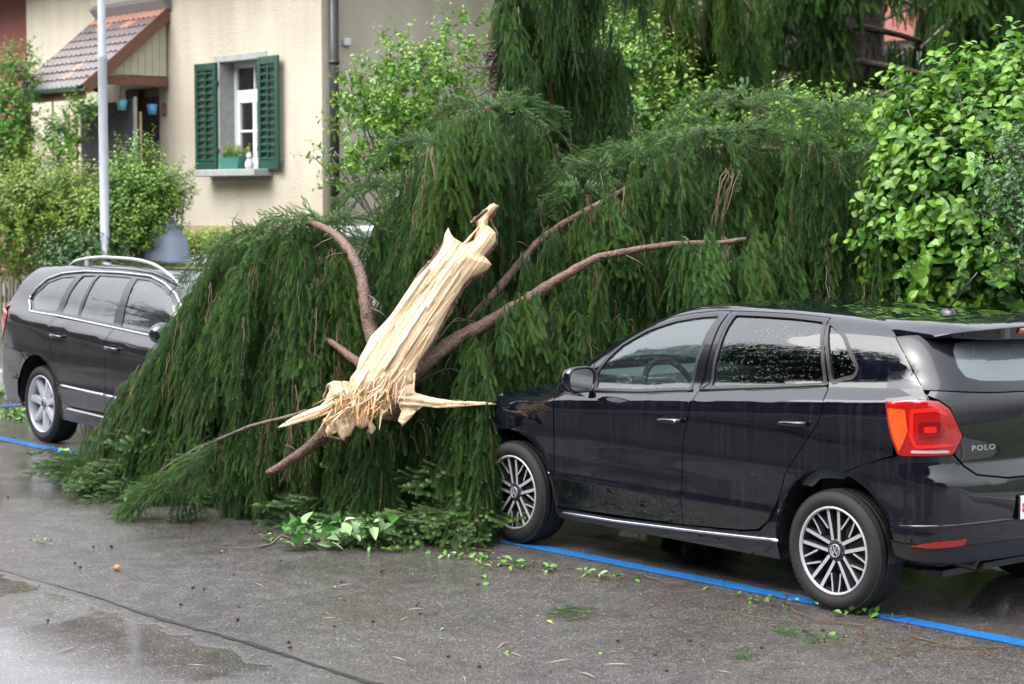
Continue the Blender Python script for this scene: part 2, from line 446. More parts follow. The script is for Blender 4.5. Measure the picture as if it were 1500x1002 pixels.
# blue parking lines
def blue_mat():
    m = mat('blue_road_paint', (0.010, 0.16, 0.55), 0.22, spec=0.5)
    N, L, b = nodes_of(m); tc = N.new('ShaderNodeTexCoord'); P = tc.outputs['Object']
    n = tex(N, L, 'ShaderNodeTexNoise', 40, P, Detail=5.0, Roughness=0.7)
    n2 = tex(N, L, 'ShaderNodeTexNoise', 2.2, P, Detail=4.0)
    s = math_node(N, L, 'ADD', n.outputs['Fac'], math_node(N, L, 'MULTIPLY', n2.outputs['Fac'], 0.35))
    L.new(ramp(N, L, s, [(0.0, (0.012, 0.105, 0.34)), (0.70, (0.016, 0.14, 0.42)), (0.80, (0.012, 0.09, 0.28)), (0.84, (0.03, 0.05, 0.08)), (1.0, (0.04, 0.045, 0.05))]), b.inputs['Base Color'])
    v = tex(N, L, 'ShaderNodeTexVoronoi', 120, P)
    bp = N.new('ShaderNodeBump'); bp.inputs['Strength'].default_value = 0.35; bp.inputs['Distance'].default_value = 0.004
    L.new(v.outputs['Distance'], bp.inputs['Height']); L.new(bp.outputs[0], b.inputs['Normal'])
    return m
M_blue = blue_mat()
def line(p0, p1, w, z=0.004):
    p0 = Vector(p0); p1 = Vector(p1); d = (p1 - p0); n = Vector((-d.y, d.x)).normalized() * w / 2
    rnd = random.Random(3); k = max(2, int(d.length / .12)); a = []; b = []
    for i in range(k + 1):
        q = p0 + d * i / k
        a.append((*(q + n * (1 + rnd.uniform(-.09, .09))), z)); b.append((*(q - n * (1 + rnd.uniform(-.09, .09))), z))
    mb = MB(); mb.add(a + b, [(i, k + 1 + i, k + 2 + i, i + 1) for i in range(k)])
    o = mb.build('parking_line', M_blue); tag(o, kind='structure')
    for p in o.data.polygons:
        if p.normal.z < 0: o.data.flip_normals(); break
line((-0.97, .68), (4.15, .86), .115)
line((-1.03, .74), (-1.03, -1.2), .115, .0045)
line((5.9, .90), (11.4, 1.02), .12)
line((11.45, 1.08), (11.45, -1.2), .12, .0045)
# the dark gutter joint where the roadway was patched
def seam():
    rnd = random.Random(5); mb = MB(); a = []; b = []; x = -1.5; k = 0
    while x < 9:
        y = 3.37 + .033 * x + .012 * math.sin(x * 4) + rnd.uniform(-.006, .006)
        w = (.012 + .005 * math.sin(x * 7.3) + rnd.uniform(-.003, .006)) * (1 if x < 1.9 else max(.28, 1 - (x - 1.9) * .8))
        a.append((x, y - w, .0035 + road_z(y - w))); b.append((x, y + w, .0035 + road_z(y + w))); x += .05; k += 1
    mb.add(a + b, [(i, i + 1, k + i + 1, k + i) for i in range(k - 1)])
    tag(mb.build('road_joint', mat('tar_joint', (0.012, 0.010, 0.009), 0.3, bump=(80, .6, .004))), kind='structure')
seam()
# ================================================================ CARS
M_black = mat('black_trim', (0.012, 0.012, 0.013), 0.45)
M_gloss = mat('gloss_black', (0.006, 0.006, 0.009), 0.22, coat=.5, spec=.3)
M_rubber = mat('tyre_rubber', (0.016, 0.016, 0.017), 0.75, spec=.3, bump=(220, .25, .002))
M_alloy = mat('machined_alloy', (0.42, 0.43, 0.46), 0.35, metal=.35)
M_alloyd = mat('dark_alloy', (0.035, 0.036, 0.04), 0.35, metal=.4)
M_silver = mat('silver_alloy', (0.42, 0.43, 0.46), 0.32, metal=.4)
M_chrome = mat('chrome', (0.75, 0.76, 0.78), 0.12, metal=1.0)
M_disc = mat('brake_disc', (0.20, 0.16, 0.13), 0.4, metal=.8)
M_trim_in = mat('dark_interior', (0.022, 0.025, 0.028), 0.7)
M_seat = mat('grey_seat_cloth', (0.07, 0.085, 0.095), 0.85, bump=(300, .3, .002))
M_dash = mat('grey_dashboard', (0.11, 0.14, 0.15), 0.6)
M_lens_red = mat('red_lens', (0.26, 0.003, 0.004), 0.1, coat=1.0, noise=(60, (.32, .005, .006)))
M_lens_bright = mat('bright_red_lens', (0.60, 0.012, 0.008), 0.15, coat=1.0)
M_lens_dark = mat('dark_red_lens', (0.16, 0.002, 0.005), 0.1, coat=1.0)
M_lens_or = mat('orange_lens', (0.66, 0.05, 0.008), 0.18, coat=1.0, noise=(90, (.72, .09, .012)))
M_lens_clear = mat('clear_lens', (0.42, 0.34, 0.33), 0.12, coat=1.0)
M_lens_white = mat('headlight_lens', (0.45, 0.48, 0.52), 0.06, metal=.5, coat=1.0)
M_plate = mat('white_plate', (0.75, 0.76, 0.76), 0.3)
M_plred = mat('plate_red', (0.70, 0.02, 0.03), 0.3)
M_exh = mat('exhaust_steel', (0.10, 0.085, 0.07), 0.4, metal=.8)
G_clear = glass_mat('side_window_glass', (0.72, 0.84, 0.81), fog=.02)
G_dark = glass_mat('dark_window_glass', (0.24, 0.31, 0.31))
G_rear = glass_mat('rear_window_glass', (0.40, 0.50, 0.50), drops=.35, fog=.22)

def in_poly(P, poly):
    P = np.asarray(P); x, y = P[:, 0], P[:, 1]; r = np.zeros(len(P), bool)
    n = len(poly)
    for i in range(n):
        x1, y1 = poly[i]; x2, y2 = poly[(i + 1) % n]
        c = ((y1 > y) != (y2 > y))
        with np.errstate(divide='ignore', invalid='ignore'):
            xi = (x2 - x1) * (y - y1) / (y2 - y1 + 1e-30) + x1
        r ^= c & (x < xi)
    return r
def seg_dist(P, poly):
    P = np.asarray(P); d = np.full(len(P), 1e9); n = len(poly)
    for i in range(n):
        a = np.array(poly[i]); b = np.array(poly[(i + 1) % n]); ab = b - a; L2 = max(ab @ ab, 1e-18)
        t = np.clip(((P - a) @ ab) / L2, 0, 1)
        d = np.minimum(d, np.hypot(*(P - (a + t[:, None] * ab)).T))
    return d
def rounded(poly, r, n=4):
    """round the corners of a polygon (only those sharper than 25 degrees)"""
    out = []; m = len(poly)
    for i in range(m):
        p = Vector(poly[i]); a = Vector(poly[i - 1]); b = Vector(poly[(i + 1) % m])
        u = (a - p); v = (b - p)
        if u.length < 1e-6 or v.length < 1e-6: continue
        ang = u.angle(v)
        if PI - ang < R(25): out.append(tuple(p)); continue
        rr = min(r, u.length * .45, v.length * .45)
        p0 = p + u.normalized() * rr; p2 = p + v.normalized() * rr
        for k in range(n + 1):
            t = k / n
            q = p0 * (1 - t) ** 2 + p * 2 * t * (1 - t) + p2 * t * t
            out.append((q.x, q.y))
    return out
def resample(poly, h):
    out = []; n = len(poly)
    for i in range(n):
        a = np.array(poly[i], float); b = np.array(poly[(i + 1) % n], float); L = np.hypot(*(b - a))
        k = max(1, int(math.ceil(L / h)))
        for j in range(k): out.append(tuple(a + (b - a) * j / k))
    return out
def inset(poly, g):
    """shrink a polygon by g (negative grows it)"""
    n = len(poly); A = sum(poly[i][0] * poly[(i + 1) % n][1] - poly[(i + 1) % n][0] * poly[i][1] for i in range(n))
    s = 1 if A > 0 else -1; out = []
    for i in range(n):
        p = Vector(poly[i]); a = Vector(poly[i - 1]); b = Vector(poly[(i + 1) % n])
        u = (p - a).normalized(); v = (b - p).normalized()
        n1 = Vector((-u.y, u.x)) * s; n2 = Vector((-v.y, v.x)) * s; m = n1 + n2
        if m.length < 1e-6: m = n1
        m = m.normalized(); k = g / max(.35, m.dot(n1)); q = p + m * k; out.append((q.x, q.y))
    return out
def cdt_fill(poly, holes, h):
    loops = [resample(poly, h)] + [resample(q, h) for q in holes]
    P = np.array(poly); lo = P.min(0); hi = P.max(0)
    gx = np.arange(lo[0] + h * .5, hi[0], h); gy = np.arange(lo[1] + h * .5, hi[1], h * .87)
    G = np.array([(x + (h * .5 if j % 2 else 0), y) for j, y in enumerate(gy) for x in gx]).reshape(-1, 2)
    if len(G):
        keep = in_poly(G, loops[0]) & (seg_dist(G, loops[0]) > h * .5)
        for q in loops[1:]: keep &= ~in_poly(G, q) & (seg_dist(G, q) > h * .5)
        G = G[keep]
    vs = []; es = []
    for q in loops:
        b = len(vs); vs += [Vector(p) for p in q]; es += [(b + i, b + (i + 1) % len(q)) for i in range(len(q))]
    vs += [Vector(p) for p in G]
    V, E, F, *_ = delaunay_2d_cdt(vs, es, [], 0, 1e-6)
    V = np.array([(p.x, p.y) for p in V]); F = np.array([f for f in F if len(f) == 3])
    C = V[F].mean(1); k = in_poly(C, loops[0])
    for q in loops[1:]: k &= ~in_poly(C, q)
    return V, F[k]

class CarBuilder:
    """cuts panels out of one smooth body surface; local axes x forward, y left, z up"""
    def __init__(s, body, root, near, h=.03):
        s.B = body; s.root = root; s.near = near; s.h = h
    def surf(s, kind, uv):
        return {'S': s.B.S, 'T': s.B.T, 'R': s.B.Rr}[kind](uv)
    def panel(s, name, mats, poly, holes=(), kind='S', side=1, off=0.0, lip=.012, parent=None, h=None, nolip=None, post=None, mi=0, thick_face=False):
        h = h or s.h
        V, F = cdt_fill(poly, holes, h)
        P = s.surf(kind, V); N = s.B.N(P)
        if post: P = post(P)
        P = P + N * off
        # orientation: face normal must agree with the outward normal
        fn = np.cross(P[F[:, 1]] - P[F[:, 0]], P[F[:, 2]] - P[F[:, 0]])
        flip = (fn * N[F[:, 0]]).sum(1) < 0
        F = F.copy(); F[flip] = F[flip][:, ::-1]
        nv = len(P); fs = [tuple(int(i) for i in f) for f in F]; vs = P; nrm = [N[i] for f in fs for i in f]
        if lip:
            cnt = {}
            for f in fs:
                for i in range(3):
                    a, b = f[i], f[(i + 1) % 3]; cnt[(a, b)] = 1
            bd = [(a, b) for (a, b) in cnt if (b, a) not in cnt]
            if nolip is not None: bd = [(a, b) for a, b in bd if not (nolip(V[a]) and nolip(V[b]))]
            ids = sorted({i for e in bd for i in e}); m1 = {i: nv + k for k, i in enumerate(ids)}; m2 = {i: nv + len(ids) + k for k, i in enumerate(ids)}
            vs = np.concatenate([P, P[ids], P[ids] - N[ids] * lip])
            for a, b in bd:
                f = (m1[b], m1[a], m2[a], m2[b]); fs.append(f)
                q = np.cross(vs[f[1]] - vs[f[0]], vs[f[2]] - vs[f[0]]); q = q / (np.linalg.norm(q) + 1e-12)
                nrm += [q] * 4
        vs = np.array(vs).copy(); nrm = np.array(nrm)
        if side * s.near < 0 or False:
            pass
        sy = side * s.near
        if sy < 0:
            vs[:, 1] *= -1; nrm[:, 1] *= -1
            out = []; nn = []; k = 0
            for f in fs:
                out.append(f[::-1]); nn += list(nrm[k:k + len(f)][::-1]); k += len(f)
            fs = out; nrm = np.array(nn)
        me = bpy.data.meshes.new(name)
        me.from_pydata(vs.tolist(), [], fs)
        for mt in (mats if isinstance(mats, (list, tuple)) else [mats]): me.materials.append(mt)
        me.polygons.foreach_set('use_smooth', [True] * len(fs))
        if mi: me.polygons.foreach_set('material_index', [mi] * len(fs))
        me.update()
        me.normals_split_custom_set([tuple(n) for n in nrm])
        o = link(name, me, parent or s.root)
        return o
    def yy(s, side=1): return side * s.near
    def bead(s, name, m, uv, rad, kind='S', side=1, off=0.0, parent=None, n=6):
        """a thin rod laid on the surface along a line"""
        pts = []
        for i in range(len(uv) - 1):
            a = np.array(uv[i]); b = np.array(uv[i + 1]); k = max(1, int(np.hypot(*(b - a)) / .05))
            pts += [tuple(a + (b - a) * j / k) for j in range(k)]
        pts.append(tuple(uv[-1]))
        P = s.surf(kind, pts); N = s.B.N(P); P = P + N * off; P[:, 1] *= s.yy(side)
        mb = MB(); mb.tube(P.tolist(), rad, n, 0); return mb.build(name, m, parent or s.root)
    def pt(s, uv, off=0.0, kind='S', side=1):
        P = s.surf(kind, [uv]); N = s.B.N(P); P = P + N * off; P[:, 1] *= s.yy(side); N[:, 1] *= s.yy(side)
        return Vector(P[0]), Vector(N[0])

def ellipse(cx, cz, rx, rz, a0, a1, n=20):
    return [(cx + rx * math.cos(R(a0 + (a1 - a0) * i / n)), cz + rz * math.sin(R(a0 + (a1 - a0) * i / n))) for i in range(n + 1)]

def wheel_mesh_tyre(rt, rr, w):
    """lathe about y (outside at +y); rt tyre radius, rr rim radius, w width"""
    f = lambda p: Vector((p.x, p.z, p.y))
    mb = MB()
    h = w / 2
    prof = [(rr - .006, h - .012), (rr + .004, h - .004), (rr + .02, h + .004), (rr + (rt - rr) * .5, h + .008), (rt - .022, h - .004), (rt - .008, h - .018), (rt - .001, h - .035)]
    g = (2 * (h - .035)) / 5
    x = h - .035
    for i in range(5):
        if i:
            prof += [(rt, x + .004), (rt - .008, x + .003), (rt - .008, x - .003), (rt, x - .004)]
        x -= g
    prof += [(rt - .001, -h + .035), (rt - .012, -h + .014), (rr + (rt - rr) * .5, -h), (rr + .01, -h + .01), (rr - .01, -h + .015)]
    mb.lathe(prof, 56, 0, f)
    # shoulder blocks of the tread
    for k in range(64):
        an = 2 * PI * k / 64
        X = Vector((math.cos(an), 0, math.sin(an))); T = Vector((-math.sin(an), 0, math.cos(an)))
        for sy in (1, -1):
            mb.box(X * (rt - .0095) + Vector((0, sy * (h - .026), 0)), (.012, .022, 2 * PI * rt / 64 * .74), ax=(X, Vector((0, 1, 0)), T))
    return mb.mesh('tyre', M_rubber)
def spoke(mb, a0, r0, a1, r1, w0, w1, y0, y1, mf, ms, dp=.035):
    p = lambda a, r: Vector((r * math.cos(R(a)), 0, r * math.sin(R(a))))
    A = p(a0, r0); B = p(a1, r1); d = (B - A).normalized(); n = Vector((-d.z, 0, d.x))
    Y = Vector((0, 1, 0)); M = A.lerp(B, .5)
    vs = []
    for q, w, y in ((A, w0, y0), (M, (w0 + w1) / 2, y0 * .4 + y1 * .6 - .003), (B, w1, y1)):
        vs += [q + n * w / 2 + Y * y, q - n * w / 2 + Y * y, q - n * w * .75 + Y * (y - dp), q + n * w * .75 + Y * (y - dp)]
    top = [(0, 1, 5, 4), (4, 5, 9, 8)]; sd = []
    for b in (0, 4):
        sd += [(b + 1, b + 2, b + 6, b + 5), (b + 3, b, b + 4, b + 7), (b + 2, b + 3, b + 7, b + 6)]
    # make the outer face look towards +y
    f0 = top[0]; nn = (vs[f0[1]] - vs[f0[0]]).cross(vs[f0[2]] - vs[f0[0]])
    if nn.y < 0: top = [t[::-1] for t in top]; sd = [t[::-1] for t in sd]
    mb.add(vs, top, mf); mb.add(vs, sd, ms)
def make_wheel(rt, rr, w, style):
    """returns meshes [(name, mesh)] of one wheel, outside at +y"""
    out = [('tyre', wheel_mesh_tyre(rt, rr, w))]
    f = lambda p: Vector((p.x, p.z, p.y)); h = w / 2
    mb = MB()
    mb.lathe([(rr, h - .010), (rr, h - .002), (rr - .010, h - .002), (rr - .014, h - .012)], 56, 0, f)
    mb.lathe([(rr - .014, h - .012), (rr - .022, h - .05), (rr - .03, -h + .02), (rr - .005, -h + .005)], 56, 1, f)
    yr = h - .014; yh = h - .030
    if style == 'multi':
        for k in range(5):
            c = 87 + 72 * k
            for s in (1, -1):
                spoke(mb, c + s * 25, .045, c + s * 9.5, rr - .012, .017, .018, yh, yr, 0, 1)
                c2 = c + 36
                spoke(mb, c2 - s * 15, .115, c2 - s * 5.2, rr - .012, .009, .009, yh + .008, yr - .002, 0, 1)
    else:
        for k in range(7):
            c = 10 + 360 / 7 * k
            spoke(mb, c, .04, c, rr - .010, .05, .038, yh, yr, 0, 0)
    mb.lathe([(.058, yh - .03), (.056, yh + .0), (.045, yh + .004), (.034, yh + .003)], 28, 1 if style == 'multi' else 0, f)
    out.append(('rim', mb.mesh('rim', [M_alloy if style == 'multi' else M_silver, M_alloyd if style == 'multi' else M_silver])))
    mb = MB()
    mb.lathe([(.034, yh - .01), (.034, yh + .008), (.030, yh + .010), (0.0001, yh + .010)], 24, 1, f)
    mb.lathe([(.0325, yh + .009), (.0325, yh + .0125), (.029, yh + .0125), (.029, yh + .009)], 28, 0, f)
    if style == 'multi':   # round emblem with a V over a W
        def stroke(a, b):
            A = Vector((a[0], yh + .0115, a[1])); B = Vector((b[0], yh + .0115, b[1])); d = (B - A).normalized(); n = d.cross(Vector((0, 1, 0)))
            mb.box((A + B) / 2, ((B - A).length, .003, .0042), ax=(d, Vector((0, 1, 0)), n))
        s = .001
        for a, b in (((-12, 25), (-3.5, 6)), ((12, 25), (3.5, 6)), ((-3.5, 6), (3.5, 6)),
                     ((-24, 14), (-12, -20)), ((-12, -20), (-1.5, 2)), ((24, 14), (12, -20)), ((12, -20), (1.5, 2))):
            stroke((a[0] * s, a[1] * s), (b[0] * s, b[1] * s))
    out.append(('centre_cap', mb.mesh('centre_cap', [M_alloy, M_alloyd])))
    mb = MB(); mb.lathe([(.0001, -.012), (.125, -.012), (.13, -.012), (.13, -.034), (.07, -.034)], 32, 0, f); mb.box((.085, -.02, .075), (.07, .07, .10), 1)
    out.append(('brake_disc', mb.mesh('brake_disc', [M_disc, M_alloyd])))
    for k in range(5):
        mb = MB(); an = R(72 * k + 51); mb.tube([(.043 * math.cos(an), yh - .02, .043 * math.sin(an)), (.043 * math.cos(an), yh + .004, .043 * math.sin(an))], .008, 6)
        out.append(('wheel_bolt', mb.mesh('wheel_bolt', M_alloyd)))
    return out
def put_wheel(ws, root, x, y, z, side, steer=0.0, spin=0.0):
    t = empty('wheel', (x, y, z), 0, root)
    t.rotation_euler = (0, spin, (0 if side > 0 else PI) + steer)
    t.rotation_mode = 'XYZ'
    for n, me in ws: link(n, me, t)
    return t
def letters(txt, size, depth, material, M, parent, name='lettering', spacing=1.15, xs=1.0):
    cu = bpy.data.curves.new(name, 'FONT'); cu.body = txt; cu.size = size; cu.extrude = depth; cu.space_character = spacing
    cu.offset = size * .022; cu.resolution_u = 3
    o = bpy.data.objects.new(name + '_tmp', cu); col.objects.link(o)
    dg = bpy.context.evaluated_depsgraph_get(); me = bpy.data.meshes.new_from_object(o.evaluated_get(dg)); me.name = name
    bpy.data.objects.remove(o); me.materials.clear(); me.materials.append(material)
    me.transform(Matrix.Diagonal((xs, 1, 1, 1))); me.transform(M)
    return link(name, me, parent)
def seats(root, xf, xr, zs, near, wide=.36):
    for nm, x, ys in (('front_seat', xf, (.36, -.36)), ('rear_seat', xr, (.38, 0, -.38))):
        for y in ys:
            mb = MB(); w = .50 if nm == 'front_seat' else .36
            L = Vector((1, 0, .08)).normalized(); B = Vector((-.30, 0, 1)).normalized(); Yv = Vector((0, 1, 0))
            mb.box((x, y, zs), (.50, w, .15), ax=(L, Yv, L.cross(Yv)), bev=.05)
            mb.box((x - .30, y, zs + .33), (.13, w * .94, .62), ax=(B.cross(Yv) * -1, Yv, B), bev=.05)
            mb.box((x - .41, y, zs + .72), (.09, w * .52, .17), ax=(B.cross(Yv) * -1, Yv, B), bev=.04)
            mb.build(nm, M_seat, root)
# ---------------------------------------------------------------- black hatchback on the right
def build_hatchback():
    root = empty('hatchback_car', (0, 0, 0))
    tag(root, 'shiny black five door hatchback, nearest car, wet with rain, beside the blue line', 'car', 'cars parked along the kerb')
    B = Body(**POLO); cb = CarBuilder(B, root, 1, .028)
    paint = car_paint('black_pearl_paint', (0.0022, 0.0025, 0.0062))
    G = .0028
    inv = lambda p: tuple(float(t) for t in B.invS(p))
    def T3(x, y): return B.T([(x, y)])[0]
    roofline = [(1.48, .50), (1.3, .505), (1.0, .51), (.6, .515), (.2, .51), (.02, .49)]
    rail_top = [inv(T3(x, y)) for x, y in roofline]
    pillar = [(1.60, .515), (1.75, .53), (1.9, .56), (2.05, .60), (2.2, .645)]
    pil_top = [inv(T3(x, y)) for x, y in pillar]
    # shared outlines in body coordinates
    fwin = rounded([(1.05, .998), (1.047, 1.116), (1.03, 1.25), (1.012, 1.337), (1.135, 1.328), (1.33, 1.298), (1.525, 1.243), (1.68, 1.161), (1.756, 1.092), (1.815, 1.018), (1.79, .953), (1.41, .972)], .014)
    rwin = rounded([(.898, 1.014), (.905, 1.12), (.905, 1.246), (.905, 1.347), (.7, 1.347), (.476, 1.342), (.262, 1.329), (.225, 1.26), (.183, 1.187), (.128, 1.071), (.476, 1.042)], .014)
    qwin = rounded([(.222, 1.322), (.15, 1.294), (.064, 1.25), (-.010, 1.19), (-.072, 1.132), (-.05, 1.108), (-.003, 1.102), (.083, 1.082), (.14, 1.19)], .022)
    split = [(1.046, .293), (1.04, .545), (1.026, .764), (.99, .875), (.972, .95), (.962, 1.05), (.963, 1.2), (.960, 1.372)]
    rdr = [(.252, 1.358), (.20, 1.24), (.14, 1.14), (.085, 1.045), (.062, .985), (.105, .90), (.213, .765), (.304, .645), (.350, .518), (.415, .400), (.50, .340), (.62, .322)]
    fdf = [(2.087, .262), (2.078, .40), (2.075, .63), (2.078, .82), (2.088, .915)]
    ftop = [(2.03, .957), (1.95, 1.022), (1.86, 1.098), (1.765, 1.178), (1.60, 1.262), (1.43, 1.318), (1.25, 1.347), (1.06, 1.370)]
    fdoor = fdf + ftop + split[::-1]
    rdoor = split + [(.7, 1.374), (.476, 1.370)] + rdr
    arch_r = ellipse(.015, .31, .345, .392, 178, 12, 26)      # rear arch, front to back going over the top is reversed below
    arch_f = ellipse(2.47, .30, .378, .372, 0, 180, 26)
    arch_r = ellipse(.015, .31, .345, .392, 0, 180, 26)
    tail = rounded([(-.275, 1.018), (-.408, 1.026), (-.483, 1.023), (-.526, 1.002), (-.554, .957), (-.577, .906), (-.541, .822), (-.399, .812), (-.334, .809), (-.303, .893)], .016)
    hedge = [(-.059, 1.438), (-.15, 1.352), (-.251, 1.273), (-.35, 1.155), (-.425, 1.055), (-.447, 1.022)]
    CEN = B.A0 - B.R * PI / 2
    near_c = lambda v: v[0] < CEN + .004
    for side in (1, -1):
        # --- doors
        d1 = cb.panel('front_door', paint, rounded(inset(fdoor, G), .008), [fwin], side=side)
        d2 = cb.panel('rear_door', paint, rounded(inset(rdoor, G), .008), [rwin], side=side)
        for d, win, g, nm in ((d1, fwin, G_clear, 'front_window'), (d2, rwin, G_dark, 'rear_window')):
            ring = inset(win, -.017)
            cb.panel('window_seal', M_black, ring, [inset(win, .004)], side=side, off=.0025, lip=.006, parent=d, h=.02)
            w = cb.panel('window', g, inset(win, -.002), side=side, off=-.006, lip=0, parent=d, h=.04)
        # glossy pillar covers between the doors
        pc1 = [(1.036, 1.02), (1.030, 1.12), (1.012, 1.25), (.996, 1.345), (.968, 1.35), (.969, 1.05), (.977, 1.005)]
        pc2 = [(.913, 1.03), (.921, 1.12), (.921, 1.25), (.922, 1.347), (.955, 1.349), (.957, 1.05), (.965, 1.0)]
        cb.panel('pillar_cover', M_gloss, rounded(pc1, .006), side=side, off=.004, lip=.005, parent=d1, h=.02)
        cb.panel('pillar_cover', M_gloss, rounded(pc2, .006), side=side, off=.004, lip=.005, parent=d2, h=.02)
        # mirror sail
        cb.panel('mirror_base', M_gloss, rounded([(1.825, 1.012), (1.80, .962), (2.035, .938), (1.955, 1.008), (1.875, 1.068)], .008), side=side, off=.0035, lip=.006, parent=d1, h=.02)
        # belt moulding
        cb.bead('belt_moulding', M_black, [(2.04, .932), (1.8, .945), (1.41, .963), (1.02, .993)], .009, side=side, off=.002, parent=d1)
        cb.bead('belt_moulding', M_black, [(.965, .998), (.476, 1.034), (.10, 1.066)], .009, side=side, off=.002, parent=d2)
        # quarter window divider and bead
        # --- handles
        for d, a, b in ((d1, 1.120, .850), (d2, .245, .912)):
            cup = MB(); p, n = cb.pt((a, b), -.0, side=side)
            Xa = Vector((1, 0, -.06)).normalized(); Za = n.cross(Xa) * cb.yy(side)
            ring = [(math.cos(t) * .062, math.sin(t) * .030) for t in [2 * PI * i / 20 for i in range(20)]]
            cup.add([p + n * .004 + Xa * u + Za * v for u, v in ring] + [p + n * .0015], [(i, (i + 1) % 20, 20) for i in range(20)])
            hp = [p + Xa * x + n * y + Za * .006 for x, y in ((.090, .004), (.082, .024), (.05, .036), (0, .040), (-.05, .036), (-.080, .026), (-.088, .004))]
            cup.build('handle_recess', M_gloss, d)
            hb = MB(); hb.tube([tuple(q) for q in hp], [.011, .0125, .0135, .0135, .0135, .0125, .011], 10)
            hb.build('handle', paint, d)
            if side == 1 and d is d1:
                kb = MB(); q = p + Xa * -.068 + n * .033 + Za * .006; kb.tube([tuple(q), tuple(q + n * .012)], .008, 12); kb.build('key_lock', M_chrome, d)
        # --- body side: front pillar, roof rail, rear quarter in one pressing
        arch_back = [q for q in arch_r if True]
        a_end = 168
        arc = ellipse(.015, .31, .345, .392, 22, 117, 16)[0:]        # from near the door's foot over the top to the bumper
        arc = [q for q in ellipse(.015, .31, .345, .392, 14, 103, 18)]
        quarter = [inv(T3(2.2, .645)), (2.092, .921)] + [(x + .002, z + .003) for x, z in ftop] + [(.96, 1.375), (.7, 1.377), (.476, 1.373)] + [(x - .003, z + .001) for x, z in rdr[:9]] + [(.350, .405)] + arc + \
            [(-.079, .703), (-.181, .752), (-.31, .806), (-.306, .893), (-.278, 1.020), (-.408, 1.030), (-.442, 1.026)] + hedge[::-1][1:] + rail_top[::-1] + pil_top
        body = cb.panel('body_side', paint, quarter, [qwin], side=side, h=.018)
        cb.panel('window_seal', M_black, inset(qwin, -.014), [inset(qwin, .004)], side=side, off=.0025, lip=.006, parent=body, h=.02)
        cb.panel('quarter_window', G_dark, inset(qwin, -.002), side=side, off=-.006, lip=0, parent=body, h=.04)
        # --- front wing
        bl = [inv(T3(x, y)) for x, y in ((2.22, .66), (2.4, .665), (2.6, .66), (2.8, .64), (2.95, .60))]
        wing = [(2.084, .20), (2.084, .26)] + [(2.079, .40), (2.0785, .63), (2.081, .82), (2.092, .915)] + bl + [(2.98, .74), (2.86, .60)] + [q for q in ellipse(2.47, .30, .378, .372, 42, 178, 24)] + [(2.093, .20)]
        cb.panel('front_wing', paint, inset(wing, .0015), side=side)
        # --- front bumper and headlight, mostly under the spruce
        FC = B.A1 + B.R * PI / 2
        nose = [(2.865, .60), (2.985, .742), (3.12, .70), (FC, .66), (FC, .20), (2.86, .20)] + [q for q in ellipse(2.47, .30, .378, .372, -8, 40, 8)]
        cb.panel('front_bumper', paint, inset(nose, .001), side=side, nolip=lambda v: v[0] > FC - .004, h=.05)
        hl = [(2.74, .845), (2.93, .83), (3.15, .80), (3.2, .71), (2.99, .74)]
        cb.panel('headlight', M_lens_white, rounded(hl, .02), side=side, off=.006, parent=root, h=.03)
        # --- sill with bright strip
        sill = [(2.078, .195), (2.083, .258)] + [(1.6, .262), (1.053, .289), (.62, .316), (.49, .334), (.412, .394), (.366, .40), (.362, .22), (.38, .20)]
        sl = cb.panel('sill', paint, rounded(inset(sill, .002), .004), side=side)
        cb.bead('sill_strip', M_chrome, [(2.07, .236), (1.6, .244), (1.05, .268), (.62, .290), (.35, .306)], .0085, side=side, off=.006, parent=sl)
        # --- rear bumper
        top = [(-.079, .697), (-.181, .748), (-.334, .806), (-.40, .809), (-.541, .818), (-.585, .760), (-.643, .716), (-.80, .690), (CEN, .685)]
        bot = [(CEN, .385), (-.60, .392), (-.30, .40)]
        arcb = [q for q in ellipse(.015, .31, .345, .392, 105, 166, 12)][::-1]
        rb = cb.panel('rear_bumper', paint, top + bot + arcb, side=side, nolip=near_c)
        low = [(CEN, .381), (-.60, .388), (-.305, .396), (-.322, .33), (-.36, .315), (-.60, .300), (CEN, .298)]
        cb.panel('bumper_skirt', M_black, low, side=side, off=-.004, parent=rb, nolip=near_c)
        # crease catching the light along the bumper
        cb.bead('bumper_crease', paint, [(-.345, .474), (-.46, .484), (-.60, .492), (-.80, .494), (CEN + .002, .494)], .008, side=side, off=-.002, parent=rb)
        cb.panel('reflector', M_lens_red, rounded([(-.385, .384), (-.46, .408), (-.60, .422), (-.592, .392), (-.46, .380)], .006), side=side, off=.004, lip=.006, parent=rb, h=.02)
        # --- tail light
        tl = cb.panel('tail_light', M_lens_red, tail, side=side, off=.007, lip=.016, h=.02)
        P = lambda pts, m, nm, off: cb.panel(nm, m, rounded(pts, .006), side=side, off=off, lip=.003, parent=tl, h=.02)
        P([(-.287, 1.000), (-.360, .996), (-.372, .930), (-.352, .860), (-.338, .828), (-.312, .900)], M_lens_or, 'indicator_lens', .0095)
        P([(-.378, .998), (-.475, 1.006), (-.512, .990), (-.512, .982), (-.47, .994), (-.392, .988), (-.392, .90), (-.404, .862), (-.53, .872), (-.545, .862), (-.40, .846), (-.378, .90)], M_lens_bright, 'light_guide', .0095)
        P([(-.412, .962), (-.49, .966), (-.508, .935), (-.50, .900), (-.412, .897)], M_lens_dark, 'lamp_chamber', .0095)
        P([(-.430, .950), (-.474, .952), (-.478, .925), (-.432, .922)], M_lens_bright, 'lamp_reflector', .0115)
        P([(-.385, .838), (-.520, .842), (-.528, .830), (-.385, .825)], M_lens_clear, 'reversing_lens', .0095)
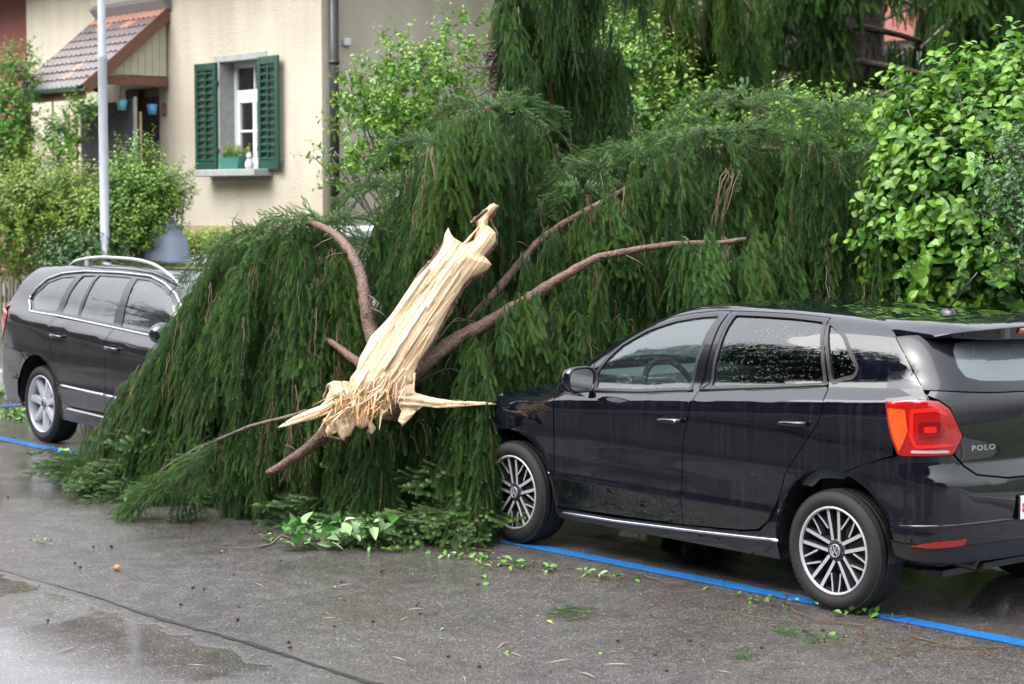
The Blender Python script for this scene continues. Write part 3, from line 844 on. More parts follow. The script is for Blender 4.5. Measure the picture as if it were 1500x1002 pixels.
        # --- wheel arch liner
        for cx, cz, rx, rz in ((.015, .31, .350, .398), (2.47, .30, .384, .378)):
            mb = MB(); n = 24; vs = []
            for i in range(n + 1):
                an = R(-4 + 188 * i / n)
                for y in (.812, .52): vs.append((cx + rx * math.cos(an), y * cb.yy(side), cz + rz * math.sin(an)))
            mb.add(vs, [(2 * i, 2 * i + 2, 2 * i + 3, 2 * i + 1) for i in range(n)], smooth=True)
            mb.add([(cx + rx * math.cos(R(-4 + 188 * i / n)), .52 * cb.yy(side), cz + rz * math.sin(R(-4 + 188 * i / n))) for i in range(n + 1)], [tuple(range(n + 1))])
            mb.build('wheel_arch_liner', M_black, root)
        # inner door trim
        cb.panel('door_trim', M_dash, [(2.0, .30), (2.02, .90), (1.04, .97), (.13, 1.04), (-.15, 1.05), (-.15, .72), (.40, .55), (.42, .36)], side=side, off=-.075, lip=0, h=.08)
        mr = MB(); p, n = cb.pt((1.89, .985), .0, side=side); sy = cb.yy(side)
        arm = [p, p + n * .05, p + Vector((-.02, .08 * sy, -.005))]
        mr.tube([tuple(q) for q in arm], [.022, .02, .025], 10)
        mo = mr.build('mirror_arm', M_gloss, root)
        mm = MB(); c = Vector((1.775, .935 * sy, 1.020)); k = 18; rings = []
        for x, sy_, sz, oy in ((.062, .02, .02, 0), (.052, .066, .045, 0), (.03, .092, .064, 0), (0, .104, .073, 0), (-.03, .106, .075, .0), (-.052, .102, .072, 0), (-.055, .092, .064, 0), (-.04, .088, .060, 0)):
            rings.append([c + Vector((x, math.copysign(abs(math.cos(t)) ** .6, math.cos(t)) * sy_, math.copysign(abs(math.sin(t)) ** .7, math.sin(t)) * sz)) for t in [2 * PI * i / k for i in range(k)]])
        vs = [q for r_ in rings for q in r_]; fs = [(j * k + i, j * k + (i + 1) % k, (j + 1) * k + (i + 1) % k, (j + 1) * k + i) for j in range(len(rings) - 1) for i in range(k)]
        fs.append(tuple(range(k))[::-1])
        mm.add(vs, fs, 0, True)
        wm = mm.build('wing_mirror', paint, root)
        gm = MB(); gm.add([c + Vector((-.042, u, v)) for u, v in [(math.copysign(abs(math.cos(t)) ** .6, math.cos(t)) * .087, math.copysign(abs(math.sin(t)) ** .7, math.sin(t)) * .058) for t in [2 * PI * i / k for i in range(k)]]], [tuple(range(k))]); gm.build('mirror_glass', M_chrome, wm)
    # --- full-width pieces
    def sym(name, m, half, kind, parent=root, h=.04, off=0.0, holes=(), lip=.012, post=None):
        """half = outline from the centre line out and back on the +y side, in (.., y) coordinates mirrored to a full polygon"""
        other = [(p[0], -p[1]) for p in half[::-1]] if kind == 'T' else [(-p[0], p[1]) for p in half[::-1]]
        return cb.panel(name, m, half + other, holes, kind, 1, off, lip, parent, h, post=post)
    g = .003
    sym('roof', paint, [(1.515, 0), (1.512, .25), (1.495, .44), (1.478, .498)][1:] + [(x, y - g) for x, y in roofline[1:]] + [(.0, .45), (-.06, .33), (-.105, .16)], 'T')
    sym('windscreen', G_clear, [(1.520, .25), (1.503, .44), (1.488, .498)] + [(x, y - g) for x, y in pillar[:-1]] + [(2.17, .632), (2.24, .50), (2.30, .30)], 'T', off=-.004, lip=0)
    sym('windscreen_surround', M_black, [(1.516, .25), (1.499, .44), (1.482, .502)] + [(x, y) for x, y in pillar[:-1]] + [(2.19, .640), (2.26, .50), (2.33, .25)], 'T', off=-.003, lip=0, holes=[[(1.56, -.40), (1.55, 0), (1.56, .40), (1.60, .47), (1.75, .49), (2.1, .57), (2.16, .50), (2.20, 0), (2.16, -.50), (2.1, -.57), (1.75, -.49), (1.60, -.47)]])
    sym('bonnet', paint, [(2.34, .25), (2.27, .50), (2.215, .656), (2.4, .661), (2.6, .656), (2.8, .636), (2.94, .60), (3.02, .48), (3.06, .25)], 'T')
    # tailgate: lower pressing and the glass above it, cut along the same lines as the body side and the bumper
    zs = 1.113
    R2S = lambda pts: [inv(p) for p in B.Rr(pts)]
    hs = resample(hedge + [(-.447, 1.022)], .03)[:-1]
    hs = [q for q in hs if q[0] >= -.4471]
    hz = B.S(hs)[:, 2]
    n0 = CEN
    row_up = R2S([(.60, zs), (.45, zs - .010), (.25, zs - .016), (.0, zs - .018)])
    row_lo = [(a, b - .005) for a, b in row_up]
    edge_hi = [(a - .005, b) for (a, b), z in zip(hs, hz) if z > zs + .012 and z < 1.352]
    top_row = R2S([(.52, 1.352), (.30, 1.362), (0, 1.365)])
    upper = edge_hi + [(edge_hi[-1][0] - .012, row_up[0][1] + .004)] + row_up + top_row[::-1]
    clear = R2S([(.0, 1.335), (.30, 1.335), (.48, 1.325), (.53, 1.29), (.56, 1.22), (.545, 1.175), (.47, 1.155), (.30, 1.146), (0, 1.143)])
    clear[0] = (n0, clear[0][1]); clear[-1] = (n0, clear[-1][1])
    upper = [(max(a, n0), b) for a, b in upper]
    hole = [(n0 - .05, clear[0][1])] + clear[1:-1] + [(n0 - .05, clear[-1][1])]
    edge_lo = [(a - .005, b) for (a, b), z in zip(hs, hz) if z < zs - .010]
    e2 = [(-.487, 1.028), (-.530, 1.006), (-.560, .957), (-.584, .906), (-.549, .822), (-.590, .768), (-.646, .724), (-.80, .699), (n0, .694)]
    lower = [(max(a, n0), b) for a, b in row_lo[::-1]] + [(edge_lo[0][0] - .012, row_lo[0][1] + .003)] + edge_lo + e2
    ring = upper[:]
    for side in (1, -1):
        # black border: the upper outline joined to the clear area along the centre line
        outer = edge_hi + [(edge_hi[-1][0] - .012, row_up[0][1] + .004)] + [(max(a, n0), b) for a, b in row_up] + clear[::-1] + [(max(a, n0), b) for a, b in top_row[::-1]]
        cb.panel('tailgate_glass', M_gloss, outer, side=side, nolip=near_c, h=.03)
        cb.panel('rear_window', G_rear, clear, side=side, off=-.002, lip=0, h=.05)
        tg = cb.panel('tailgate', paint, lower, side=side, nolip=near_c, h=.025)
        if side == 1: tg1 = tg
        # strip of the tailgate under the spoiler, up to the roof edge
        hi = [(a - .005, b) for (a, b), z in zip(hs, hz) if z > 1.345]
        strip = hi[::-1] + [(max(a, n0), b) for a, b in R2S([(.52, 1.357), (.30, 1.367), (0, 1.370)])]
        strip += [(n0, inv(T3(-.11, .01))[1])] + [inv(T3(-.108, .16)), inv(T3(-.064, .33)), inv(T3(-.004, .445))]
        cb.panel('tailgate_top', paint, strip, side=side, lip=0, h=.03)
    # registration plate in its recess
    pb = MB(); X0 = B.Rr([(.15, .55)])[0][0]
    pb.box((X0 - .004, 0.045, .545), (.012, .535, .125), 0, bev=.004)
    pl = pb.build('plate_holder', M_black, root)
    pb = MB(); pb.box((X0 - .013, 0.045, .548), (.006, .525, .112), 0, bev=.002); pb.build('number_plate', M_plate, pl)
    pb = MB()
    yb = .045 + .2625 - .026
    pb.box((X0 - .017, yb, .548), (.002, .034, .042), 0); pb.box((X0 - .0185, yb, .548), (.002, .022, .007), 1); pb.box((X0 - .0185, yb, .548), (.0021, .007, .024), 1)
    pb.build('plate_crest', [M_plred, M_plate], pl)
    # model name
    P = B.Rr([(.572, .832)])[0]; P2 = B.Rr([(.42, .832)])[0]
    d = Vector(P2 - P).normalized(); n = Vector((-1, 0, 0)); n = (n - d * n.dot(d)).normalized(); upv = d.cross(n) * -1
    if upv.z < 0: upv = -upv
    org = Vector(P) + n * .001
    M = Matrix(((d.x, upv.x, n.x, org.x), (d.y, upv.y, n.y, org.y), (d.z, upv.z, n.z, org.z), (0, 0, 0, 1)))
    letters('POLO', .036, .002, M_chrome, M, tg1, 'lettering', 1.2, 1.45)
    # rear emblem, tailgate handle recess (centre, out of frame from here)
    # spoiler with the third brake light
    mb = MB(); n = 25; rows = []
    for i in range(n):
        y = -.605 + 1.21 * i / (n - 1); t = abs(y) / .605; s_ = (1 - t ** 5)
        xr = -.105 + .125 * t ** 3                                 # where it meets the roof
        zr = float(B.top(np.array([xr]))[0] - B.crown(np.array([xr]))[0] * (y / .6) ** 2) + .002
        if t > .78: zr = zr - (t - .78) ** 2 * .9
        xt = -.615 + .085 * t ** 2 + .28 * max(0, t - .80) ** 1.3 * 3.0; zt = 1.408 - .02 * t ** 2 - (max(0, t - .8) ** 2) * .55
        th = .062 * (1 - .35 * t) * s_ + .014
        xm = (xr + xt) / 2; zm = (zr + zt) / 2 + .014
        xb = xt + .028; zb = zt - th; xg = float(B.rear(np.array([1.368]))[0]) + B.rc * (abs(y) / .8) ** 2.6 + .02
        xg = max(xg, xt + .03)
        rows.append([(xr, y, zr), (xm, y, zm), (xt + .02, y, zt + .003), (xt, y, zt - .006), (xb - .006, y, zb + .006), (xb + .004, y, zb), (xg, y, zb - .004)])
    vs = [q for r_ in rows for q in r_]; m = 7
    for j0, j1 in ((0, 3), (3, 4), (4, 6)):
        sub = [q for r_ in rows for q in r_[j0:j1 + 1]]; w_ = j1 - j0 + 1
        mb.add(sub, [(i * w_ + j, i * w_ + j + 1, (i + 1) * w_ + j + 1, (i + 1) * w_ + j) for i in range(n - 1) for j in range(w_ - 1)], 0, True)
    mb.add(rows[0] + rows[-1], [tuple(range(7)), tuple(range(7, 14))[::-1]])
    sp = mb.build('roof_spoiler', paint, root)
    mb = MB(); bl = []
    for i in range(9):
        y = -.20 + .40 * i / 8; t = abs(y) / .605; xt = -.615 + .085 * t ** 2; zt = 1.408 - .02 * t * t
        bl.append([(xt - .004, y, zt - .014), (xt - .004 + .008, y, zt - .042), (xt + .03, y, zt - .042), (xt + .03, y, zt - .014)])
    vs = [q for r_ in bl for q in r_]
    mb.add(vs, [(i * 4 + j, i * 4 + (j + 1) % 4, (i + 1) * 4 + (j + 1) % 4, (i + 1) * 4 + j) for i in range(8) for j in range(4)] + [(0, 1, 2, 3), (35, 34, 33, 32)], 0, True)
    mb.build('brake_light', M_lens_dark if False else M_lens_red, sp)
    # aerial
    zt = float(B.T([(-.02, 0)])[0][2]); mb = MB(); f = lambda p: Vector((p.x * 1.6 - .02, p.y, p.z + zt))
    mb.lathe([(.030, -.005), (.026, .006), (.014, .016), (.0001, .019)], 16, 0, f)
    mb.tube([(-.02, 0, zt + .01), (-.13, 0, zt + .13), (-.20, 0, zt + .205)], [.005, .0045, .0035], 8)
    mb.build('aerial', M_gloss, root)
    # exhaust
    mb = MB(); mb.tube([(-.30, .50, .30), (-.50, .50, .285), (-.63, .50, .275)], .028, 16, 0, cap=False); mb.tube([(-.55, .50, .281), (-.628, .50, .2755)], .024, 16, 0, cap=False); mb.tube([(-.05, .50, .30), (-.35, .50, .30)], .07, 14)
    mb.build('exhaust_pipe', M_exh, root)
    # floor, underside, roof lining, dashboard, steering wheel, seats
    mb = MB()
    mb.prism([(-.45, -.55), (-.36, -.60), (-.34, -.50), (.37, -.50), (.39, -.77), (2.08, -.77), (2.09, -.50), (2.86, -.50), (2.88, -.68), (3.1, -.4), (3.1, .4), (2.88, .68), (2.86, .50), (2.09, .50), (2.08, .77), (.39, .77), (.37, .50), (-.34, .50), (-.36, .60), (-.45, .55)], .205, .235, lambda u, v, d: (u, v, d))
    mb.build('underbody', M_black, root)
    mb = MB(); mb.box((-.12, 0, .62), (.75, 1.25, .70)); mb.build('boot_floor', M_trim_in, root); mb = MB(); mb.box((2.66, 0, .55), (.6, .95, .6)); mb.build('engine_block', M_trim_in, root); mb = MB(); mb.box((-.30, 0, 1.02), (.44, 1.05, .05)); mb.build('parcel_shelf', M_trim_in, root)
    cb.panel('roof_lining', M_trim_in, [(1.45, .45), (.1, .47), (-.2, .40), (-.2, -.40), (.1, -.47), (1.45, -.45)], kind='T', off=-.045, lip=0, h=.1)
    mb = MB(); mb.box((2.02, 0, .86), (.42, 1.40, .30), ax=(Vector((1, 0, .05)).normalized(), Vector((0, 1, 0)), Vector((-.05, 0, 1)).normalized()), bev=.06)
    mb.box((1.80, .37, .93), (.14, .40, .12), bev=.05); mb.box((1.79, .66, .90), (.03, .13, .09), 1, bev=.012); mb.build('dashboard', [M_dash, M_gloss], root)
    mb = MB(); a = R(24); cw = Vector((1.62, .37, .93)); Xw = Vector((0, 1, 0)); Zw = Vector((math.sin(a), 0, math.cos(a)))
    mb.tube([tuple(cw + Xw * .185 * math.cos(t) + Zw * .185 * math.sin(t)) for t in [2 * PI * i / 36 for i in range(37)]], .017, 8, cap=False)
    mb.box(cw + Vector((.02, 0, 0)), (.05, .16, .13), ax=(Xw.cross(Zw), Xw, Zw), bev=.02)
    for t in (0, PI, -PI / 2): mb.tube([tuple(cw), tuple(cw + Xw * .18 * math.cos(t) + Zw * .18 * math.sin(t))], .016, 6)
    mb.tube([tuple(cw), tuple(cw + Vector((.25, 0, -.1)))], .03, 8); mb.build('steering_wheel', M_trim_in, root)
    seats(root, 1.22, .42, .50, 1)
    ws = make_wheel(.300, .218, .205, 'multi')
    for x in (0, 2.47):
        for sd in (1, -1): put_wheel(ws, root, x, sd * .728, .30, sd, spin=0 if x == 0 else R(-9) * 0)
    # needles and torn bits of spruce lying on the paint
    return root
build_hatchback()
# ---------------------------------------------------------------- dark estate car on the left, nose under the spruce
ESTATE = dict(belt=(1.105, -.068),
 wabs=([.1, .18, .26, .34, .45, .50, .53, .62, .8, .95, 1.7], [.80, .83, .855, .872, .884, .890, .884, .888, .893, .893, .893]),
 dws=([-1.1, -.17, -.10, -.075, -.04, 0, .02, .12, .22, .30, .36, .5], [0, 0, -.004, -.014, -.050, -.082, -.092, -.113, -.148, -.188, -.228, -.32]),
 plan=([-1.05, -.5, .2, 2.0, 2.6, 3.0, 3.4, 3.8], [-.06, -.02, 0, 0, -.008, -.03, -.09, -.20]),
 top=([-1.2, -.75, -.3, .3, .9, 1.35, 1.7, 1.95, 2.2, 2.5, 2.65, 3.0, 3.35, 3.6, 3.75], [1.40, 1.445, 1.472, 1.490, 1.492, 1.475, 1.42, 1.345, 1.24, 1.08, 1.03, .98, .90, .80, .65]),
 crown=([-1.2, 1.3, 1.8, 2.3, 2.7, 3.8], [.028, .025, .06, .07, .05, .05]),
 rear=([.15, .25, .35, .50, .68, .76, .82, .95, 1.05, 1.12, 1.35, 1.42, 1.6], [-.86, -.92, -.955, -.985, -.99, -.97, -.945, -.945, -.925, -.90, -.72, -.65, -.52]),
 rcurve=.15,
 front=([.15, .25, .4, .55, .7, .85, 1.5], [3.55, 3.66, 3.72, 3.73, 3.70, 3.6, 3.5]), fcurve=.40,
 wheels=((0, .32), (2.76, .32)), wr=.355)
def build_estate():
    root = empty('estate_car', (8.62, -.04, 0), PI)
    tag(root, 'dark grey-brown estate car with silver roof rails, its nose buried under the fallen spruce', 'car', 'cars parked along the kerb')
    B = Body(**ESTATE); B.A0 = .0; B.A1 = 2.5
    cb = CarBuilder(B, root, -1, .035)
    paint = car_paint('dark_grey_brown_paint', (0.011, 0.010, 0.012))
    inv = lambda p: tuple(float(t) for t in B.invS(p))
    T3 = lambda x, y: B.T([(x, y)])[0]
    A = lambda pts: [inv((x, float(B.W(np.array([x]), np.array([z]))[0]), z)) for x, z in pts]
    roofline = [(1.72, .54), (1.4, .55), (1.0, .555), (.5, .555), (0, .55), (-.45, .54), (-.62, .52)]
    rail_top = [inv(T3(x, y)) for x, y in roofline]
    pil = [(1.85, .55), (2.05, .57), (2.3, .62), (2.45, .66)]
    pil_top = [inv(T3(x, y)) for x, y in pil]
    g = .003
    fwin = rounded(A([(1.305, 1.022), (1.30, 1.2), (1.275, 1.395), (1.45, 1.392), (1.66, 1.352), (1.85, 1.285), (2.03, 1.185), (2.17, 1.06), (2.14, .985)]), .014)
    rwin = rounded(A([(.605, 1.068), (.66, 1.25), (.695, 1.405), (1.19, 1.402), (1.195, 1.2), (1.17, 1.036)]), .014)
    vwin = rounded(A([(.30, 1.082), (.37, 1.25), (.455, 1.395), (.655, 1.402), (.62, 1.25), (.565, 1.072)]), .012)
    qwin = rounded(A([(-.30, 1.165), (-.19, 1.10), (.205, 1.092), (.28, 1.24), (.36, 1.385), (.12, 1.365), (-.08, 1.315), (-.22, 1.235)]), .03)
    dlo = rounded(A([(-.335, 1.165), (-.20, 1.075), (.3, 1.058), (1.2, 1.010), (2.18, .955), (2.22, 1.05), (2.07, 1.205), (1.88, 1.308), (1.67, 1.378), (1.45, 1.42), (1.0, 1.432), (.45, 1.428), (.10, 1.395), (-.10, 1.345), (-.25, 1.26)]), .03)
    s1 = A([(1.175, .335), (1.185, .60), (1.195, .85), (1.235, 1.0)]); s1u = A([(1.24, 1.03), (1.245, 1.41)])
    s2 = A([(.60, .345), (.48, .365), (.405, .43), (.37, .55), (.31, .70), (.255, .84), (.245, .96), (.27, 1.04)])
    fdoor = A([(2.16, .335), (2.15, .60), (2.17, .95)]) + A([(1.24, 1.008)]) + s1[::-1][1:]
    rdoor = s1[:3] + A([(1.235, 1.006), (.27, 1.052)]) + s2[::-1]
    ar = ellipse(0, .33, .365, .40, 0, 180, 26)
    CEN = B.A0 - B.R * PI / 2; near_c = lambda v: v[0] < CEN + .004
    low = .20
    for side in (1, -1):
        d1 = cb.panel('front_door', paint, inset(fdoor, g), side=side)
        d2 = cb.panel('rear_door', paint, inset(rdoor, g), side=side)
        for d, a, b in ((d1, 1.345, .865), (d2, .415, .912)):
            p, n = cb.pt((a, b), 0, side=side); X = Vector((1, 0, -.05)).normalized(); Z = n.cross(X) * cb.yy(side)
            hb = MB(); hb.tube([tuple(p + X * x + n * y + Z * .006) for x, y in ((.095, .004), (.08, .028), (.04, .040), (0, .043), (-.05, .039), (-.085, .028), (-.095, .004))], [.012, .014, .015, .015, .015, .014, .012], 10)
            hb.build('handle', M_chrome if False else paint, d)
            cup = MB(); cup.add([p + n * .004 + X * u + Z * v for u, v in [(math.cos(t) * .062, math.sin(t) * .034) for t in [2 * PI * i / 20 for i in range(20)]]] + [p + n * .0015], [(i, (i + 1) % 20, 20) for i in range(20)]); cup.build('handle_recess', M_gloss, d)
        cb.bead('door_moulding', M_chrome, A([(1.20, .487), (2.12, .46)]), .010, side=side, off=.004, parent=d1)
        cb.bead('door_moulding', M_chrome, A([(.44, .508), (1.165, .488)]), .010, side=side, off=.004, parent=d2)
        arc = [q for q in ellipse(0, .33, .365, .40, 5, 120, 20)]
        top_tail = A([(-.52, 1.06)])
        body = [inv(T3(2.45, .66))] + A([(2.172, .955)]) + [(a, b) for a, b in A([(1.24, 1.012), (.27, 1.056)])] + [(a - .004, b) for a, b in s2[::-1]] + A([(.40, .36)]) + arc + \
            A([(-.30, .735), (-.60, .765), (-.72, .80), (-.66, .88), (-.60, .97), (-.56, 1.05), (-.60, 1.10), (-.64, 1.14), (-.60, 1.22), (-.52, 1.30)]) + rail_top[::-1] + pil_top
        bs = cb.panel('body_side', paint, body, [dlo], side=side)
        # window band: black frames, bright surround, panes
        cb.panel('window_frame', M_gloss, inset(dlo, .002), [inset(w, .003) for w in (fwin, rwin, vwin, qwin)], side=side, off=-.004, lip=.006, parent=bs)
        cb.bead('window_trim', M_chrome, dlo + [dlo[0]], .0085, side=side, off=.003, parent=bs)
        for w, gm in ((fwin, G_clear), (rwin, G_dark), (vwin, G_dark), (qwin, G_dark)):
            cb.panel('window', gm, inset(w, -.003), side=side, off=-.010, lip=0, parent=bs, h=.06)
        bl = [inv(T3(x, y)) for x, y in ((2.47, .67), (2.7, .68), (3.0, .67), (3.25, .64), (3.4, .58))]
        wing = A([(2.168, .22), (2.158, .60), (2.178, .952)]) + bl + [(3.30, .78), (3.17, .62)] + [q for q in ellipse(2.76, .33, .385, .395, 45, 178, 24)]
        cb.panel('front_wing', paint, inset(wing, .002), side=side)
        FC = B.A1 + B.R * PI / 2
        nose = [(3.175, .62), (3.305, .782), (3.45, .74), (FC, .70), (FC, .20), (3.16, .20)] + [q for q in ellipse(2.76, .33, .385, .395, -8, 42, 8)]
        cb.panel('front_bumper', paint, inset(nose, .001), side=side, nolip=lambda v: v[0] > FC - .004, h=.05)
        cb.panel('headlight', M_lens_white, rounded([(3.10, .86), (3.25, .86), (3.5, .83), (3.56, .74), (3.34, .76)], .02), side=side, off=.006, h=.03)
        sill = A([(2.166, .21), (2.156, .328), (1.17, .328), (.60, .338), (.475, .358), (.41, .41), (.375, .40), (.375, .22)])
        sl = cb.panel('sill', paint, inset(sill, .002), side=side)
        cb.bead('sill_strip', M_chrome, A([(2.14, .300), (1.2, .305), (.50, .325)]), .007, side=side, off=.005, parent=sl)
        top = A([(-.31, .73), (-.60, .760), (-.74, .795)]) + [(CEN, .80)]
        rb = cb.panel('rear_bumper', paint, top + [(CEN, .30)] + A([(-.80, .30), (-.30, .27)]) + [q for q in ellipse(0, .33, .365, .40, 122, 176, 10)][::-1], side=side, nolip=near_c)
        tl = cb.panel('tail_light', M_lens_red, rounded(A([(-.565, 1.055), (-.60, .975), (-.66, .88), (-.725, .80)]) + [(-.80, .83), (-.86, .90), (-.84, 1.02), (-.78, 1.055)], .02), side=side, off=.006, lip=.014, h=.03)
        tgate = [(CEN, .805), (-.80, .803)] + [(-.865, .90), (-.845, 1.02), (-.785, 1.062)] + A([(-.60, 1.105), (-.645, 1.142), (-.605, 1.222), (-.525, 1.302)]) + [inv(T3(-.62, .52)), inv(T3(-.66, .30)), (CEN, inv(T3(-.68, .02))[1])]
        cb.panel('tailgate', paint, tgate, side=side, nolip=near_c)
        for cx in (0, 2.76):
            mb = MB(); n = 20; vs = []
            for i in range(n + 1):
                an = R(-4 + 188 * i / n)
                for y in (.86, .56): vs.append((cx + .385 * math.cos(an), y * cb.yy(side), .33 + .402 * math.sin(an)))
            mb.add(vs, [(2 * i, 2 * i + 2, 2 * i + 3, 2 * i + 1) for i in range(n)], smooth=True)
            mb.add([(cx + .385 * math.cos(R(-4 + 188 * i / n)), .56 * cb.yy(side), .33 + .402 * math.sin(R(-4 + 188 * i / n))) for i in range(n + 1)], [tuple(range(n + 1))])
            mb.build('wheel_arch_liner', M_black, root)
        cb.panel('door_trim', M_dash, A([(2.1, .35), (2.12, .92), (-.3, 1.02), (-.3, .78), (.40, .55), (.42, .38)]), side=side, off=-.08, lip=0, h=.1)
        # roof rail
        sy = cb.yy(side); y = .56 * sy
        zt = lambda x: float(T3(x, .55)[2])
        mb = MB(); pts = [(-.02 + 1.84 * i / 22, y, zt(-.02 + 1.84 * i / 22) - .008 + .074 * min(1.0, 1.12 * math.sin(PI * (i / 22) ** .92)) ** .55) for i in range(23)]
        mb.tube(pts, [.014] * 23, 10)
        rl = mb.build('roof_rail', M_silver, root)
        mb = MB(); mb.box((.28, y, zt(.28) + .02), (.06, .02, .07), bev=.006); mb.build('rail_foot', M_silver, rl)
        # mirror
        c = Vector((2.30, .99 * sy, 1.03)); k = 16; rings = []
        for x, a_, b_ in ((.062, .03, .03), (.05, .08, .055), (.02, .105, .075), (-.03, .11, .08), (-.055, .098, .068)):
            rings.append([c + Vector((x, math.cos(t) * a_, math.sin(t) * b_)) for t in [2 * PI * i / k for i in range(k)]])
        mm = MB(); vs = [q for r_ in rings for q in r_]
        mm.add(vs, [(j * k + i, j * k + (i + 1) % k, (j + 1) * k + (i + 1) % k, (j + 1) * k + i) for j in range(len(rings) - 1) for i in range(k)] + [tuple(range(k))[::-1], tuple(range(4 * k, 5 * k))], 0, True)
        mm.tube([tuple(c + Vector((.02, -.08 * sy, -.02))), (2.33, .84 * sy, .99)], .02, 8)
        mm.build('wing_mirror', paint, root)
    def sym(name, m, half, off=0.0, lip=.012, holes=(), h=.06):
        return cb.panel(name, m, half + [(p[0], -p[1]) for p in half[::-1]], holes, 'T', 1, off, lip, root, h)
    sym('roof', paint, [(1.765, .25), (1.745, .44), (1.722, .538)] + [(x, y - .003) for x, y in roofline[1:]] + [(-.66, .30)])
    sym('windscreen', G_clear, [(1.77, .25), (1.75, .44), (1.728, .538)] + [(x, y - .003) for x, y in pil] + [(2.52, .45), (2.58, .2)], off=-.004, lip=0)
    sym('bonnet', paint, [(2.62, .25), (2.55, .47), (2.472, .667), (2.7, .677), (3.0, .666), (3.25, .636), (3.39, .58), (3.48, .45), (3.52, .2)])
    mb = MB(); mb.prism([(-.55, -.6), (-.42, -.60), (-.40, -.52), (.39, -.52), (.41, -.80), (2.30, -.80), (2.32, -.52), (3.2, -.52), (3.45, -.3), (3.45, .3), (3.2, .52), (2.32, .52), (2.30, .80), (.41, .80), (.39, .52), (-.40, .52), (-.42, .60), (-.55, .6)], .205, .24, lambda u, v, d: (u, v, d)); mb.build('underbody', M_black, root)
    mb = MB(); mb.box((-.15, 0, .62), (1.2, 1.3, .70)); mb.build('boot_floor', M_trim_in, root)
    mb = MB(); mb.box((3.0, 0, .58), (.7, 1.0, .66)); mb.build('engine_block', M_trim_in, root)
    mb = MB()
    for i in range(6): mb.tube([(3.76 - .012 * i, -.42, .56 + i * .03), (3.80 - .012 * i, 0, .56 + i * .03), (3.76 - .012 * i, .42, .56 + i * .03)], .006, 6)
    mb.build('grille', M_chrome, root)
    mb = MB(); mb.box((2.32, 0, .88), (.45, 1.5, .30), bev=.07); mb.build('dashboard', M_dash, root)
    mb = MB(); mb.tube([(-.40, 0, 1.48), (-.52, 0, 1.53), (-.56, 0, 1.545)], [.02, .008, .004], 8); mb.build('aerial', M_gloss, root)
    seats(root, 1.42, .52, .52, 1)
    ws = make_wheel(.317, .238, .210, 'seven')
    for x in (0, 2.76):
        for sd in (1, -1): put_wheel(ws, root, x, sd * .75, .317, sd)
build_estate()
# ================================================================ PLANT MACHINERY
_NG = {}
def scatter_group(K):
    """geometry nodes: the mesh carries K small models (pid 1..K) and loose points (pid 101..) that each take one of them"""
    if K in _NG: return _NG[K]
    g = bpy.data.node_groups.new('grow_%d' % K, 'GeometryNodeTree')
    g.interface.new_socket('Geometry', in_out='INPUT', socket_type='NodeSocketGeometry')
    g.interface.new_socket('Geometry', in_out='OUTPUT', socket_type='NodeSocketGeometry')
    N, L = g.nodes, g.links
    gi = N.new('NodeGroupInput'); go = N.new('NodeGroupOutput'); jn = N.new('GeometryNodeJoinGeometry')
    def attr(nm, ty):
        a = N.new('GeometryNodeInputNamedAttribute'); a.data_type = ty; a.inputs['Name'].default_value = nm
        return [o for o in a.outputs if o.enabled and o.name == 'Attribute'][0]
    pid = attr('pid', 'INT'); rot = attr('rot', 'FLOAT_VECTOR'); scl = attr('scl', 'FLOAT_VECTOR')
    e2r = N.new('FunctionNodeEulerToRotation'); L.new(rot, e2r.inputs[0])
    def sel(v):
        c = N.new('FunctionNodeCompare'); c.data_type = 'INT'; c.operation = 'EQUAL'
        L.new(pid, c.inputs[2]); c.inputs[3].default_value = v
        s = N.new('GeometryNodeSeparateGeometry'); s.domain = 'POINT'
        L.new(gi.outputs[0], s.inputs[0]); L.new(c.outputs[0], s.inputs[1]); return s.outputs[0]
    for k in range(K):
        i = N.new('GeometryNodeInstanceOnPoints')
        L.new(sel(101 + k), i.inputs['Points']); L.new(sel(1 + k), i.inputs['Instance'])
        L.new(e2r.outputs[0], i.inputs['Rotation']); L.new(scl, i.inputs['Scale']); L.new(i.outputs[0], jn.inputs[0])
    L.new(jn.outputs[0], go.inputs[0])
    _NG[K] = g
    return g
